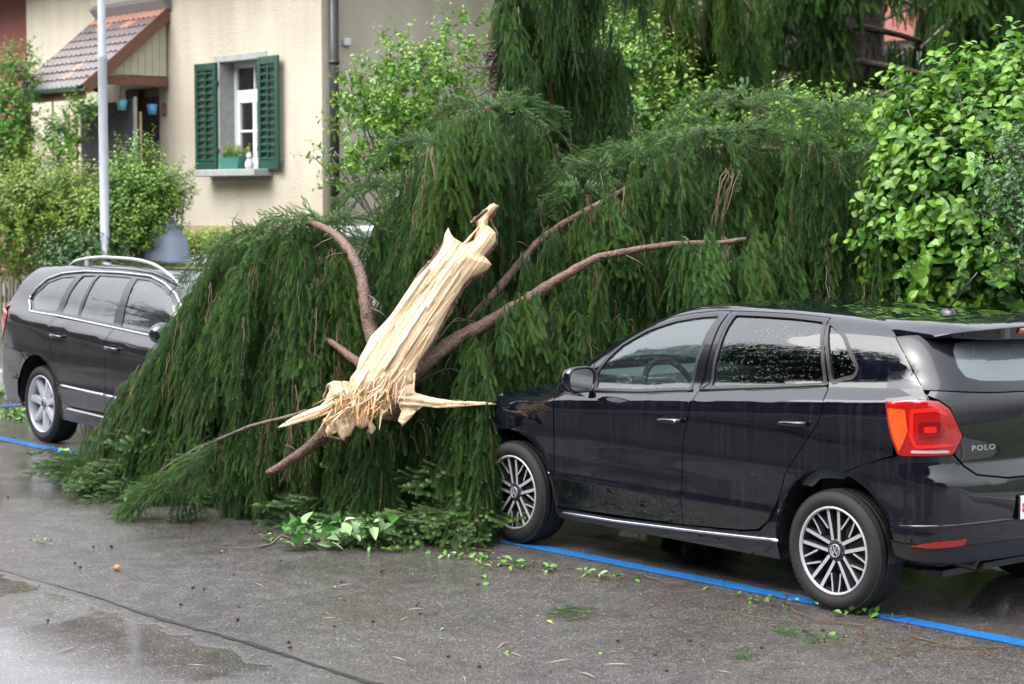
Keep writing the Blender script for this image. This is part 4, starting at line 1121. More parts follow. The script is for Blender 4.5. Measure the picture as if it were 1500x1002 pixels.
class Scatter:
    def __init__(s, protos):
        s.protos = protos; s.p = []; s.r = []; s.s = []; s.t = []; s.k = []
    def add(s, p, q, sc=1.0, tint=0.5, k=0):
        e = q.to_euler('XYZ') if hasattr(q, 'to_euler') else q
        s.p.append(tuple(p)); s.r.append((e[0], e[1], e[2])); s.s.append((sc, sc, sc) if not hasattr(sc, '__len__') else sc); s.t.append(tint); s.k.append(k)
    def build(s, name, mats, parent=None, kind='stuff'):
        V = []; F = []; pid = []; tip = []; mi = []
        for k, (v, f, t, m) in enumerate(s.protos):
            b = len(V); V += v; F += [tuple(i + b for i in q) for q in f]; pid += [k + 1] * len(v); tip += t; mi += m
        nb = len(V); V = V + s.p; n = len(s.p)
        me = bpy.data.meshes.new(name); me.from_pydata(V, [], F)
        for m in mats: me.materials.append(m)
        me.polygons.foreach_set('material_index', mi)
        z = [0.0] * nb
        a = me.attributes.new('pid', 'INT', 'POINT'); a.data.foreach_set('value', pid + [101 + k for k in s.k])
        a = me.attributes.new('rot', 'FLOAT_VECTOR', 'POINT'); a.data.foreach_set('vector', np.array([(0, 0, 0)] * nb + s.r, 'f').ravel())
        a = me.attributes.new('scl', 'FLOAT_VECTOR', 'POINT'); a.data.foreach_set('vector', np.array([(1, 1, 1)] * nb + s.s, 'f').ravel())
        a = me.attributes.new('tint', 'FLOAT', 'POINT'); a.data.foreach_set('value', z + s.t)
        a = me.attributes.new('tip', 'FLOAT', 'POINT'); a.data.foreach_set('value', tip + [0.0] * n)
        me.update()
        o = link(name, me, parent); md = o.modifiers.new('grow', 'NODES'); md.node_group = scatter_group(len(s.protos))
        if kind: o['kind'] = kind
        return o
def leafy_mat(name, dark, light, tipc, rough=0.42, trans=0.25, inst=True):
    """leaf colour varies from spray to spray (tint) and towards the young tips (tip)"""
    m = bpy.data.materials.new(name); m.use_nodes = True
    N, L = m.node_tree.nodes, m.node_tree.links; b = N['Principled BSDF']; out = N['Material Output']
    at_ = N.new('ShaderNodeAttribute'); at_.attribute_name = 'tint'; at_.attribute_type = 'INSTANCER' if inst else 'OBJECT'
    tp = N.new('ShaderNodeAttribute'); tp.attribute_name = 'tip'
    fac = at_.outputs['Fac']
    if not inst:
        oi = N.new('ShaderNodeObjectInfo'); fac = oi.outputs['Random']
    mid = tuple((d_ + l_) / 2 for d_, l_ in zip(dark, light)); yel = (min(1, light[0] * 1.25), light[1] * .95, light[2] * .75)
    c1 = ramp(N, L, fac, [(0.0, dark), (0.5, mid), (0.8, light), (1.0, yel)])
    mx = N.new('ShaderNodeMix'); mx.data_type = 'RGBA'; L.new(tp.outputs['Fac'], mx.inputs[0]); L.new(c1, mx.inputs[6]); mx.inputs[7].default_value = (*tipc, 1)
    L.new(mx.outputs[2], b.inputs['Base Color']); b.inputs['Roughness'].default_value = rough
    tr = N.new('ShaderNodeBsdfTranslucent'); L.new(mx.outputs[2], tr.inputs[0])
    ms = N.new('ShaderNodeMixShader'); ms.inputs[0].default_value = trans
    L.new(b.outputs[0], ms.inputs[1]); L.new(tr.outputs[0], ms.inputs[2]); L.new(ms.outputs[0], out.inputs['Surface'])
    MATS[name] = m
    return m
def needles(V, F, T, M, path, rnd, step, ln, wd, tips, around=3, skip=0.0, fwd=0.85):
    """needles round a twig path; tips = value at the twig's end"""
    P = [Vector(p) for p in path]; L = [0.0]
    for i in range(1, len(P)): L.append(L[-1] + (P[i] - P[i - 1]).length)
    tot = L[-1]; s = skip; ph = rnd.uniform(0, 6.28)
    while s < tot:
        i = 1
        while i < len(P) - 1 and L[i] < s: i += 1
        t = (s - L[i - 1]) / max(1e-6, L[i] - L[i - 1]); c = P[i - 1].lerp(P[i], t); d = (P[i] - P[i - 1]).normalized()
        a = d.orthogonal().normalized(); b = d.cross(a)
        for k in range(around):
            ph += 2.4 + rnd.uniform(-.3, .3)
            rad = a * math.cos(ph) + b * math.sin(ph); l = ln * rnd.uniform(.75, 1.1)
            e = c + (rad + d * fwd * rnd.uniform(.7, 1.3)).normalized() * l
            w = d.cross(rad).normalized() * wd / 2
            n = len(V); V += [tuple(c + w), tuple(c - w), tuple(e)]; F.append((n, n + 1, n + 2))
            u = tips * max(0.0, (s / tot - .35) / .65); T += [u, u, u]; M.append(0)
        s += step
    return tot
def twig(V, F, T, M, path, r0, r1, m=1):
    P = [Vector(p) for p in path]; n = len(V); k = 3
    for i, p in enumerate(P):
        d = (P[min(i + 1, len(P) - 1)] - P[max(i - 1, 0)]).normalized(); a = d.orthogonal().normalized(); b = d.cross(a); r = r0 + (r1 - r0) * i / (len(P) - 1)
        for j in range(k): V.append(tuple(p + (a * math.cos(2.094 * j) + b * math.sin(2.094 * j)) * r)); T.append(0.0)
    for i in range(len(P) - 1):
        for j in range(k): F.append((n + i * k + j, n + i * k + (j + 1) % k, n + (i + 1) * k + (j + 1) % k, n + (i + 1) * k + j)); M.append(m)
def spruce_rope(seed, L=.5, dens=1.0, bare=0.0, wide=1.0):
    """a hanging spruce branchlet growing down -Z: a thin stem with round, brush-like side shoots that hang beside it"""
    rnd = random.Random(seed); V = []; F = []; T = []; M = []
    n = 8; pth = []; x = y = 0.0
    for i in range(n + 1):
        pth.append((x, y, -L * i / n)); x += rnd.uniform(-.012, .012); y += rnd.uniform(-.012, .012)
    twig(V, F, T, M, pth, .0024, .001)
    def brush(q, tipv, ln):
        n0 = len(T); needles(V, F, T, M, q, rnd, .0040 / dens, ln, .0040, tipv, 5, fwd=.45)
        lift = rnd.uniform(0, .28)
        for j in range(n0, len(T)): T[j] = min(1, T[j] + lift)
        e = Vector(q[-1]); d = (e - Vector(q[-2])).normalized(); a = d.orthogonal().normalized(); b = d.cross(a)
        for k in range(9):      # the rounded end
            an = k * 2.4; o = (d + (a * math.cos(an) + b * math.sin(an)) * .7).normalized(); w = d.cross(o).normalized() * .0018; j = len(V)
            V.extend([tuple(e + w), tuple(e - w), tuple(e + o * ln * .9)]); F.append((j, j + 1, j + 2)); T.extend([tipv] * 3); M.append(0)
    k0 = int(n * bare); brush(pth[k0:], rnd.uniform(.3, .9), .017)
    z = .02 + L * bare * .8; ph = rnd.uniform(0, 6)
    while z < L * .90:
        i = min(n - 1, int(z / L * n)); c = Vector(pth[i]).lerp(Vector(pth[i + 1]), z / L * n - i)
        ph += 2.2 + rnd.uniform(-.8, .8); l = rnd.uniform(.08, .21) * wide
        o = Vector((math.cos(ph), math.sin(ph), 0)); q = [c]; d = (o * .75 + Vector((0, 0, -.7))).normalized()
        for j in range(4):
            q.append(q[-1] + d * l / 4); d = (d + Vector((0, 0, -.75))).normalized()
        brush(q, rnd.uniform(.1, 1.0) ** 1.4, rnd.uniform(.014, .019))
        z += rnd.uniform(.026, .046)
    return V, F, T, M
def spruce_fan(seed, L=.5, flat=.35):
    """a flat bough tip growing along -Z with side twigs mostly in the XZ plane"""
    rnd = random.Random(seed); V = []; F = []; T = []; M = []
    n = 7; pth = [(rnd.uniform(-.01, .01) * i * .4, .02 * math.sin(i), -L * i / n) for i in range(n + 1)]
    twig(V, F, T, M, pth, .005, .0015)
    needles(V, F, T, M, pth, rnd, .0045, .021, .0042, .6, 4, fwd=.6)
    z = .03; sd = 1
    while z < L * .95:
        i = min(n - 1, int(z / L * n)); c = Vector(pth[i]).lerp(Vector(pth[i + 1]), z / L * n - i); sd = -sd
        l = (.05 + .17 * (1 - z / L) ** .8) * rnd.uniform(.7, 1.15)
        d = Vector((sd, rnd.uniform(-flat, flat), -.75)).normalized(); q = [c]
        for j in range(3):
            q.append(q[-1] + d * l / 3); d = (d + Vector((-sd * .12, rnd.uniform(-.1, .1), -.12))).normalized()
        twig(V, F, T, M, q, .002, .001); needles(V, F, T, M, q, rnd, .0045, .019, .0042, rnd.uniform(.4, 1.0), 4, fwd=.55)
        z += rnd.uniform(.020, .032)
    return V, F, T, M
def twig_bundle(seed, L=.6):
    """bare brown hanging twigs"""
    rnd = random.Random(seed); V = []; F = []; T = []; M = []
    for k in range(5):
        x, y = rnd.uniform(-.02, .02), rnd.uniform(-.02, .02); q = [(x, y, 0)]; l = L * rnd.uniform(.6, 1)
        for i in range(6):
            x += rnd.uniform(-.02, .02); y += rnd.uniform(-.02, .02); q.append((x, y, -l * (i + 1) / 6))
        twig(V, F, T, M, q, .0028, .001)
        for j in range(2):
            c = Vector(q[rnd.randint(1, 5)]); e = c + Vector((rnd.uniform(-.06, .06), rnd.uniform(-.06, .06), -rnd.uniform(.04, .12))); twig(V, F, T, M, [c, e], .0015, .0008)
    return V, F, T, M
def down_quat(d, roll):
    """rotation that turns -Z onto d"""
    d = Vector(d).normalized()
    return (-d).to_track_quat('Z', 'Y') @ Matrix.Rotation(roll, 3, 'Z').to_quaternion()
def poly_at(P, t):
    """point at parameter t of a list of Vectors, by length"""
    L = [0.0]
    for i in range(1, len(P)): L.append(L[-1] + (P[i] - P[i - 1]).length)
    s = t * L[-1]
    for i in range(1, len(P)):
        if L[i] >= s or i == len(P) - 1: return P[i - 1].lerp(P[i], (s - L[i - 1]) / max(1e-9, L[i] - L[i - 1]))
ROPES = [spruce_rope(i + 1, .5, 1.0, wide=(.8, 1.0, 1.2, .9)[i]) for i in range(4)] + [spruce_rope(9, .55, 1.0, bare=.3)] + [spruce_fan(21), spruce_fan(22)] + [twig_bundle(31), twig_bundle(32)]
def proj(p):
    v = p - CAMP; d = v.dot(FWD); return 750 + FPX * v.dot(RGT) / d, 501 - FPX * v.dot(UPV) / d
def hang(sc, top, bot, n, seed, bulge=.35, step=.15, jit=.10, depth=.18, scale=.9, t0=0.0, trange=(0, 1), tint=(.1, .9), bare=.04, floor=.03, short=.35, clump=5, skip=None):
    """about n ropes of branchlets falling from the line `top` to the line `bot`, in overhanging clumps"""
    rnd = random.Random(seed); i = 0; n = int(n * 1.25)
    while i < n:
        m = rnd.randint(max(2, clump - 2), clump + 3)
        uc = trange[0] + (trange[1] - trange[0]) * rnd.random(); cd = rnd.gauss(0, depth); ct = rnd.uniform(*tint)
        ts = 0.0 if rnd.random() < .4 else rnd.uniform(0, .72); te = min(1.0, ts + rnd.uniform(.28, .75)); out = rnd.uniform(.02, .20) if ts > 0 else rnd.uniform(0, .06)
        wd = rnd.uniform(.012, .035)
        for k in range(m):
            i += 1
            u = min(1, max(0, uc + rnd.gauss(0, wd)))
            a = poly_at(top, u) + Vector((rnd.gauss(0, jit * .35), rnd.gauss(0, jit * .35), rnd.gauss(0, jit * .4))) - FWD * cd
            b = poly_at(bot, min(1, max(0, u + rnd.gauss(0, .015)))) + Vector((rnd.gauss(0, jit * .7), rnd.gauss(0, jit * .7), rnd.gauss(0, .04))) - FWD * cd
            t = ts + rnd.uniform(0, .08); end = te - rnd.random() ** 1.5 * short * (te - ts); L = (b - a).length; bt = ct + rnd.gauss(0, .12); wob = rnd.uniform(0, 6); w0 = t
            def P(t):
                h = (1 - bulge) * t + bulge * math.sin(t * PI / 2); v = (1 - bulge) * t + bulge * (1 - math.cos(t * PI / 2))
                return Vector((a.x + (b.x - a.x) * h, a.y + (b.y - a.y) * h, a.z + (b.z - a.z) * v)) - FWD * out * min(1, (t - w0) * 9)
            while t < end:
                p = P(t); d = (P(min(1.02, t + .08)) - p).normalized()
                d = (d + Vector((rnd.gauss(0, .08), rnd.gauss(0, .08), -.45))).normalized()
                p = p + Vector((math.sin(wob + t * 5) * .015, math.cos(wob + t * 4) * .015, 0))
                if p.z < floor: break
                kk = rnd.choice((0, 1, 2, 3, 0, 1, 2, 3, 4)) if rnd.random() > bare else rnd.choice((7, 8))
                s = scale * rnd.uniform(.75, 1.15)
                s = min(s, max(.25, (p.z - .01) / .45)) if p.z < .5 * s else s
                if not (skip and skip(*proj(p + d * .25))):
                    sc.add(p, down_quat(d, rnd.uniform(0, 6.28)), s, min(1, max(0, bt + rnd.gauss(0, .1))), kk)
                t += step * scale * rnd.uniform(.8, 1.2) / L
def bough(mb, pts, r0, r1, n=8, rnd=None, sub=4):
    """tapering limb through control points, smoothed (Catmull-Rom)"""
    P = [Vector(p) for p in pts]; Q = []
    for i in range(len(P) - 1):
        p0 = P[max(0, i - 1)]; p1 = P[i]; p2 = P[i + 1]; p3 = P[min(len(P) - 1, i + 2)]
        for k in range(sub):
            t = k / sub
            Q.append(.5 * ((2 * p1) + (p2 - p0) * t + (2 * p0 - 5 * p1 + 4 * p2 - p3) * t * t + (3 * p1 - p0 - 3 * p2 + p3) * t ** 3))
    Q.append(P[-1]); m = len(Q)
    rad = [r0 + (r1 - r0) * (i / (m - 1)) ** .8 for i in range(m)]
    if rnd:
        rad = [r * (1 + rnd.uniform(-.06, .08)) for r in rad]; Q = [q + Vector((rnd.uniform(-1, 1), rnd.uniform(-1, 1), rnd.uniform(-1, 1))) * rad[i] * .10 for i, q in enumerate(Q)]
    mb.tube(Q, rad, n, jit=.06 if rnd else 0, rnd=rnd)
    return Q
def bark_mat(name, c1, c2, sc=18, strength=.8):
    m = mat(name, c1, 0.6)
    N, L, b = nodes_of(m); tc = N.new('ShaderNodeTexCoord'); P = tc.outputs['Object']
    v = tex(N, L, 'ShaderNodeTexVoronoi', sc * 3, P, Randomness=1.0); n = tex(N, L, 'ShaderNodeTexNoise', sc, P, Detail=8.0, Roughness=.7)
    s = math_node(N, L, 'MULTIPLY_ADD', v.outputs['Distance'], .6, n.outputs['Fac'])
    L.new(ramp(N, L, s, [(0.35, tuple(c * .45 for c in c1)), (0.6, c1), (0.85, c2), (1.0, tuple(min(1, c * 1.25) for c in c2))]), b.inputs['Base Color'])
    bp = N.new('ShaderNodeBump'); bp.inputs['Strength'].default_value = strength; bp.inputs['Distance'].default_value = 0.008
    L.new(s, bp.inputs['Height']); L.new(bp.outputs[0], b.inputs['Normal'])
    return m
M_bark = bark_mat('spruce_bark', (0.045, 0.026, 0.019), (0.125, 0.070, 0.048), 26, 1.0)
M_bark_dark = bark_mat('dark_bark', (0.036, 0.025, 0.019), (0.080, 0.056, 0.042), 12)
M_bark_grey = bark_mat('grey_bark', (0.12, 0.10, 0.085), (0.20, 0.18, 0.15), 14)
M_twig = mat('brown_twig', (0.11, 0.060, 0.032), 0.6)
M_needle = leafy_mat('spruce_needles', (0.028, 0.076, 0.040), (0.092, 0.180, 0.068), (0.175, 0.310, 0.075), .36, .30)
M_needle_d = leafy_mat('old_spruce_needles', (0.026, 0.072, 0.026), (0.070, 0.150, 0.042), (0.12, 0.22, 0.05), .5, .25)
# ================================================================ HOUSES
def stucco(name, c, c2, sc=60):
    m = mat(name, c, 0.85)
    N, L, b = nodes_of(m); tc = N.new('ShaderNodeTexCoord'); P = tc.outputs['Object']
    n = tex(N, L, 'ShaderNodeTexNoise', sc, P, Detail=5.0); big = tex(N, L, 'ShaderNodeTexNoise', .7, P, Detail=5.0)
    st = tex(N, L, 'ShaderNodeTexNoise', 1.0, mapping(N, L, P, (3.5, 3.5, .35)), Detail=4.0)
    s = math_node(N, L, 'MULTIPLY_ADD', big.outputs['Fac'], .6, math_node(N, L, 'MULTIPLY', st.outputs['Fac'], .5))
    L.new(ramp(N, L, s, [(.38, c2), (.62, c)]), b.inputs['Base Color'])
    bp = N.new('ShaderNodeBump'); bp.inputs['Strength'].default_value = .7; bp.inputs['Distance'].default_value = .02
    L.new(n.outputs['Fac'], bp.inputs['Height']); L.new(bp.outputs[0], b.inputs['Normal'])
    return m
M_cream = stucco('cream_render', (0.46, 0.42, 0.34), (0.37, 0.325, 0.25))
M_plinth = stucco('ochre_plinth_render', (0.34, 0.25, 0.16), (0.29, 0.21, 0.135))
M_pink = stucco('brick_pink_render', (0.25, 0.09, 0.08), (0.21, 0.07, 0.06))
M_stone = mat('grey_window_stone', (0.24, 0.25, 0.24), .7, noise=(12, (.29, .30, .29)), bump=(60, .3, .004))
M_wgreen = mat('dark_green_shutter_paint', (0.005, 0.042, 0.028), .35, noise=(25, (.008, .052, .034)))
M_white = mat('white_window_paint', (0.55, 0.56, 0.58), .35)
M_pane = glass_mat('window_pane', (.55, .58, .6), 0.0)
M_roomd = mat('dark_room', (0.035, 0.03, 0.028), .9)
M_curtain = mat('net_curtain', (0.35, 0.35, 0.36), .9, noise=(14, (.25, .25, .27)))
M_tileA = mat('purple_brown_roof_tile', (0.150, 0.120, 0.120), .38, noise=(9, (.10, .085, .085)), bump=(70, .5, .004))
M_tileB = mat('orange_roof_tile', (0.36, 0.19, 0.14), .45, noise=(9, (.26, .15, .12)), bump=(70, .5, .004))
M_lead = mat('grey_lead_flashing', (0.20, 0.21, 0.23), .35, metal=.3)
M_brownw = mat('brown_painted_wood', (0.115, 0.05, 0.035), .5, noise=(20, (.16, .07, .045)))
M_creamw = mat('cream_painted_boards', (0.42, 0.41, 0.33), .5, noise=(8, (.37, .36, .29)))
M_gutter = mat('grey_zinc', (0.040, 0.038, 0.038), .4, metal=.4)
M_turq = mat('turquoise_pot', (0.11, 0.38, 0.44), .4)
M_screen = mat('dark_woven_screen', (0.040, 0.036, 0.045), .8, noise=(50, (.055, .05, .06)), bump=(120, .6, .006))
M_bamboo = mat('bamboo_pole', (0.50, 0.38, 0.20), .6)
M_conc = mat('pale_concrete', (0.34, 0.33, 0.32), .8, noise=(10, (.4, .39, .37)), bump=(80, .3, .004))
M_terra = mat('terracotta_roof', (0.24, 0.10, 0.06), .6, noise=(6, (.17, .08, .06)), bump=(40, .5, .02))
HX, HY = 12.8196, -4.7948           # corner of the cream house; a runs along the wall (+x), n outwards (+y)
def H(a, n, z): return Vector((HX + a, HY + n, z))
def wall_panel(mb, a0, a1, z0, z1, n, hole=None, m=0, thick=.3):
    if not hole: mb.box(H((a0 + a1) / 2, n - thick / 2, (z0 + z1) / 2), (a1 - a0, thick, z1 - z0), m); return
    h0, h1, y0, y1 = hole
    for q in ((a0, h0, z0, z1), (h1, a1, z0, z1), (h0, h1, z0, y0), (h0, h1, y1, z1)):
        mb.box(H((q[0] + q[1]) / 2, n - thick / 2, (q[2] + q[3]) / 2), (q[1] - q[0], thick, q[3] - q[2]), m)
def build_house():
    root = empty('cream_house', (0, 0, 0))
    tag(root, 'cream rendered house with green shutters and a small tiled porch', 'house')
    mb = MB()
    # front wall as one sheet with window and door openings
    V, F = cdt_fill([(0, 1.66), (7.66, 1.66), (7.66, 5.2), (0, 5.2)], [[(1.31, 2.355), (2.27, 2.355), (2.27, 3.69), (1.31, 3.69)], [(3.80, 1.664), (4.70, 1.664), (4.70, 3.46), (3.80, 3.46)]], .6)
    mb.add([H(x, 0, z) for x, z in V], [tuple(int(i) for i in f) for f in F], 0)
    mb.add([H(0, 0, 1.66), H(0, -9, 1.66), H(0, -9, 5.2), H(0, 0, 5.2)], [(0, 1, 2, 3)])
    mb.add([H(7.66, -9, 1.66), H(7.66, 0, 1.66), H(7.66, 0, 5.2), H(7.66, -9, 5.2)], [(0, 1, 2, 3)])
    mb.add([H(0, -9, 1.66), H(7.66, -9, 1.66), H(7.66, -9, 5.2), H(0, -9, 5.2)], [(0, 1, 2, 3)])
    w = mb.build('wall', M_cream, root)
    bm_ = None
    mb = MB(); mb.box(H(3.83, -4.48, .86), (7.70, 9.08, 1.60)); mb.build('plinth', M_plinth, root)
    # roof: hipped, wide eaves
    mb = MB(); e = .55; zr = 5.22
    A = [H(-e, e, zr), H(7.66 + e, e, zr), H(7.66 + e, -9 - e, zr), H(-e, -9 - e, zr), H(3.83, -3.6, 6.3), H(3.83, -5.4, 6.3)]
    mb.add(A, [(0, 1, 4), (1, 2, 5, 4), (2, 3, 5), (3, 0, 4, 5), (3, 2, 1, 0)]); mb.build('roof', M_terra, root)
    mb = MB(); mb.box(H(3.83, e, zr + .03), (7.66 + 2 * e, .12, .12)); mb.box(H(-e, -4.5, zr + .03), (.12, 9 + 2 * e, .12)); mb.build('eaves_gutter', M_gutter, root)
    # dark interior boxes behind openings
    mb = MB(); 
    for a0, a1, z0, z1 in ((1.2, 2.5, 2.2, 3.8),):
        mb.add([H(a0, -1.0, z0), H(a1, -1.0, z0), H(a1, -1.0, z1), H(a0, -1.0, z1)], [(0, 1, 2, 3)])
        mb.add([H(a0, -.27, z0), H(a0, -1.0, z0), H(a0, -1.0, z1), H(a0, -.27, z1)], [(0, 1, 2, 3)]); mb.add([H(a1, -.27, z0), H(a1, -1.0, z0), H(a1, -1.0, z1), H(a1, -.27, z1)], [(0, 1, 2, 3)])
        mb.add([H(a0, -.27, z1), H(a1, -.27, z1), H(a1, -1, z1), H(a0, -1, z1)], [(0, 1, 2, 3)]); mb.add([H(a0, -.27, z0), H(a1, -.27, z0), H(a1, -1, z0), H(a0, -1, z0)], [(0, 1, 2, 3)])
    mb.build('room', M_roomd, root)
    # window
    win = empty('window', (0, 0, 0), 0, root)
    mb = MB(); t = .2
    for c, s in ((H(1.79, -.16, 3.732), (1.24, .34, .085)), (H(2.315, -.13, 3.02), (.085, .28, 1.34)), (H(1.265, -.13, 3.02), (.085, .28, 1.34))): mb.box(c, s, bev=.005)
    mb.build('stone_surround', M_stone, win)
    mb = MB(); mb.box(H(1.79, .06, 2.315), (1.46, .42, .085), bev=.008); mb.box(H(1.79, -.02, 2.245), (1.30, .1, .05), bev=.004); mb.build('sill', M_stone, win)
    mb = MB(); n = -.20
    def bar(a0, a1, z0, z1, d=.05, nn=n): mb.box(H((a0 + a1) / 2, nn - d / 2, (z0 + z1) / 2), (a1 - a0, d, z1 - z0), bev=.005)
    bar(2.205, 2.27, 2.36, 3.69); bar(1.31, 1.375, 2.36, 3.69); bar(1.375, 2.205, 3.62, 3.69); bar(1.375, 2.205, 3.245, 3.345, .07); bar(1.375, 2.205, 2.36, 2.41)
    bar(1.775, 1.805, 3.345, 3.62, .035)
    bar(1.745, 1.835, 2.41, 3.245, .06); bar(2.125, 2.205, 2.41, 3.245, .04, n + .004); bar(1.375, 1.455, 2.41, 3.245, .04, n + .004)
    bar(1.835, 2.125, 3.185, 3.245, .04, n + .004); bar(1.835, 2.125, 2.41, 2.50, .04, n + .004); bar(1.835, 2.125, 2.82, 2.85, .03)
    bar(1.455, 1.745, 3.185, 3.245, .04, n + .004); bar(1.455, 1.745, 2.41, 2.50, .04, n + .004); bar(1.455, 1.745, 2.82, 2.85, .03)
    mb.build('frame', M_white, win)
    for a0, a1, z0, z1 in ((1.805, 2.205, 3.345, 3.62), (1.375, 1.775, 3.345, 3.62), (1.835, 2.125, 2.85, 3.185), (1.835, 2.125, 2.50, 2.82), (1.455, 1.745, 2.85, 3.185), (1.455, 1.745, 2.50, 2.82)):
        mb = MB(); mb.box(H((a0 + a1) / 2, -.232, (z0 + z1) / 2), (a1 - a0, .004, z1 - z0)); mb.build('pane', M_pane, win)
    mb = MB()
    k = 24; mb.add([H(1.9 + .32 * i / k, -.36 + .02 * math.sin(i * 1.7), z) for z in (2.42, 3.6) for i in range(k + 1)], [(i, i + 1, k + 2 + i, k + 1 + i) for i in range(k)]); mb.build('curtain', M_curtain, win)
    mb = MB()
    for a in (2.0, 2.07, 1.93): mb.lathe([(.0001, .10), (.03, .09), (.042, .05), (.03, .005), (.0001, 0)], 10, 0, lambda p, a=a: H(a, -.30, 2.50) + p)
    mb.build('white_ornament', M_white, win)
    # shutters, each with two columns of louvres
    def shutter(a0, a1, z0, z1, n0, yaw):
        o = empty('shutter', H((a0 if yaw >= 0 else a1), n0, 0), R(yaw), root); w = a1 - a0; x0 = 0 if yaw >= 0 else -w
        mb = MB(); B_ = lambda c, s: mb.box(c, s, bev=.004)
        B_((x0 + .035, 0, (z0 + z1) / 2), (.07, .035, z1 - z0)); B_((x0 + w - .035, 0, (z0 + z1) / 2), (.07, .035, z1 - z0)); B_((x0 + w / 2, 0, (z0 + z1) / 2), (.03, .036, z1 - z0 - .02))
        B_((x0 + w / 2, 0, z1 - .045), (w - .145, .034, .09)); B_((x0 + w / 2, 0, z0 + .055), (w - .145, .034, .11)); B_((x0 + w / 2, 0, (z0 + z1) / 2 - .02), (w - .145, .034, .035)) if False else None
        mb.build('shutter_frame', M_wgreen, o)
        cw = (w - .17) / 2; sm = MB(); c, s = math.cos(R(40)), math.sin(R(40)); sm.box((0, 0, 0), (cw + .004, .052, .009), ax=(Vector((1, 0, 0)), Vector((0, c, s * -1)), Vector((0, s, c)))); sme = sm.mesh('slat', M_wgreen)
        N_ = 14; zz0, zz1 = z0 + .14, z1 - .12
        for i in range(N_):
            for q in (-1, 1):
                link('slat', sme, o, (x0 + w / 2 + q * (cw / 2 + .014), 0, zz0 + (zz1 - zz0) * i / (N_ - 1)))
        mb = MB()
        for z in (z0 + .25, z1 - .25): mb.box((x0 + (w + .012 if yaw <= 0 else -.012), .0, z), (.035, .03, .05), bev=.004)
        mb.build('hinge', M_gutter, o)
    shutter(2.305, 2.79, 2.35, 3.69, .03, 2); shutter(.80, 1.30, 2.35, 3.70, .045, -4)
    # downpipe at the corner
    mb = MB(); mb.tube([H(-.08, -.12, 1.2), H(-.08, -.12, 5.2)], .055, 14)
    for z in (2.2, 3.55, 4.9): mb.tube([H(-.08, -.12, z), H(-.08, -.12, z + .05)], .063, 14)
    mb.build('downpipe', M_gutter, root)
    mb = MB(); mb.box(H(-.03, -.33, 3.82), (.06, .09, .09), bev=.01); mb.build('outside_lamp_box', M_white, root)
    # porch: lean-to roof of single tiles
    por = empty('porch', (0, 0, 0), 0, root)
    a0, a1 = 3.50, 5.40; top = Vector((0, 0.02, 4.50)); N0, Z0, N1, Z1 = .02, 4.44, 1.24, 3.42
    L = math.hypot(N1 - N0, Z1 - Z0); sd = Vector((0, (N1 - N0) / L, (Z1 - Z0) / L)); up = Vector((0, (Z0 - Z1) / L, (N1 - N0) / L))
    mb = MB(); mb.box(H((a0 + a1) / 2, (N0 + N1) / 2, (Z0 + Z1) / 2) - up * .03, (a1 - a0 - .02, L, .03), ax=(Vector((1, 0, 0)), sd, up)); mb.build('roof_boarding', M_brownw, por)
    rows, cols = 9, 14; tw, tl = (a1 - a0) / cols, (L + .03) / rows; rnd = random.Random(8)
    tb = MB(); n = 8; vs = []
    for j, (s_, lift) in enumerate(((0, .0), (tl * 1.12, .026))):
        for i in range(n + 1):
            u = i / n; h = .020 * math.sin(min(1, u / .72) * PI) if u < .72 else -.004
            vs.append((u * tw * 1.02 - tw / 2, s_, h + lift))
    k = len(vs); vs += [(x, y, z - .013) for x, y, z in vs]
    fs = [(i, i + 1, n + 2 + i, n + 1 + i)[::1] for i in range(n)] + [(k + i, k + n + 1 + i, k + n + 2 + i, k + i + 1) for i in range(n)] + [(n + 1 + i, n + 2 + i, k + n + 2 + i, k + n + 1 + i) for i in range(n)] + [(i + 1, i, k + i, k + i + 1) for i in range(n)] + [(0, n + 1, k + n + 1, k), (n, k + n, k + 2 * n + 1, 2 * n + 1)]
    tb.add(vs, fs, 0, False); tA = tb.mesh('roof_tile', M_tileA); tB = tb.mesh('roof_tile', M_tileB)
    for r_ in range(rows):
        for c in range(cols):
            o = link('roof_tile', tB if (r_ == 0 or (r_ == 1 and rnd.random() < .5) or rnd.random() < .04) else tA, por)
            p = H(a0 + tw * (c + .5), N0, Z0) + sd * (tl * r_) + up * .004
            Mx = Matrix.Identity(4)
            for q, v in enumerate((Vector((1, 0, 0)), sd, up)):
                for w_ in range(3): Mx[w_][q] = v[w_]
            Mx.translation = p + Vector((rnd.uniform(-.004, .004), 0, rnd.uniform(-.003, .003)))
            o.matrix_world = Mx @ Matrix.Rotation(rnd.uniform(-.012, .012), 4, 'Z')
    mb = MB(); mb.box(H((a0 + a1) / 2, .05, 4.52), (a1 - a0 + .1, .10, .16), ax=(Vector((1, 0, 0)), sd, up)); mb.build('flashing', M_lead, por)
    mb = MB()
    for a in (a0 + .0, a1):
        mb = MB(); mb.box(H(a, (N0 + N1) / 2, (Z0 + Z1) / 2) - up * .05, (.035, L + .02, .15), ax=(Vector((1, 0, 0)), sd, up)); mb.build('verge_board', M_brownw, por)
    mb = MB(); mb.box(H((a0 + a1) / 2, N1 - .03, Z1 - .10), (a1 - a0, .03, .14)); mb.build('fascia', M_brownw, por)
    mb = MB()
    pts = [(math.cos(t), math.sin(t)) for t in [PI + PI * i / 10 for i in range(11)]]
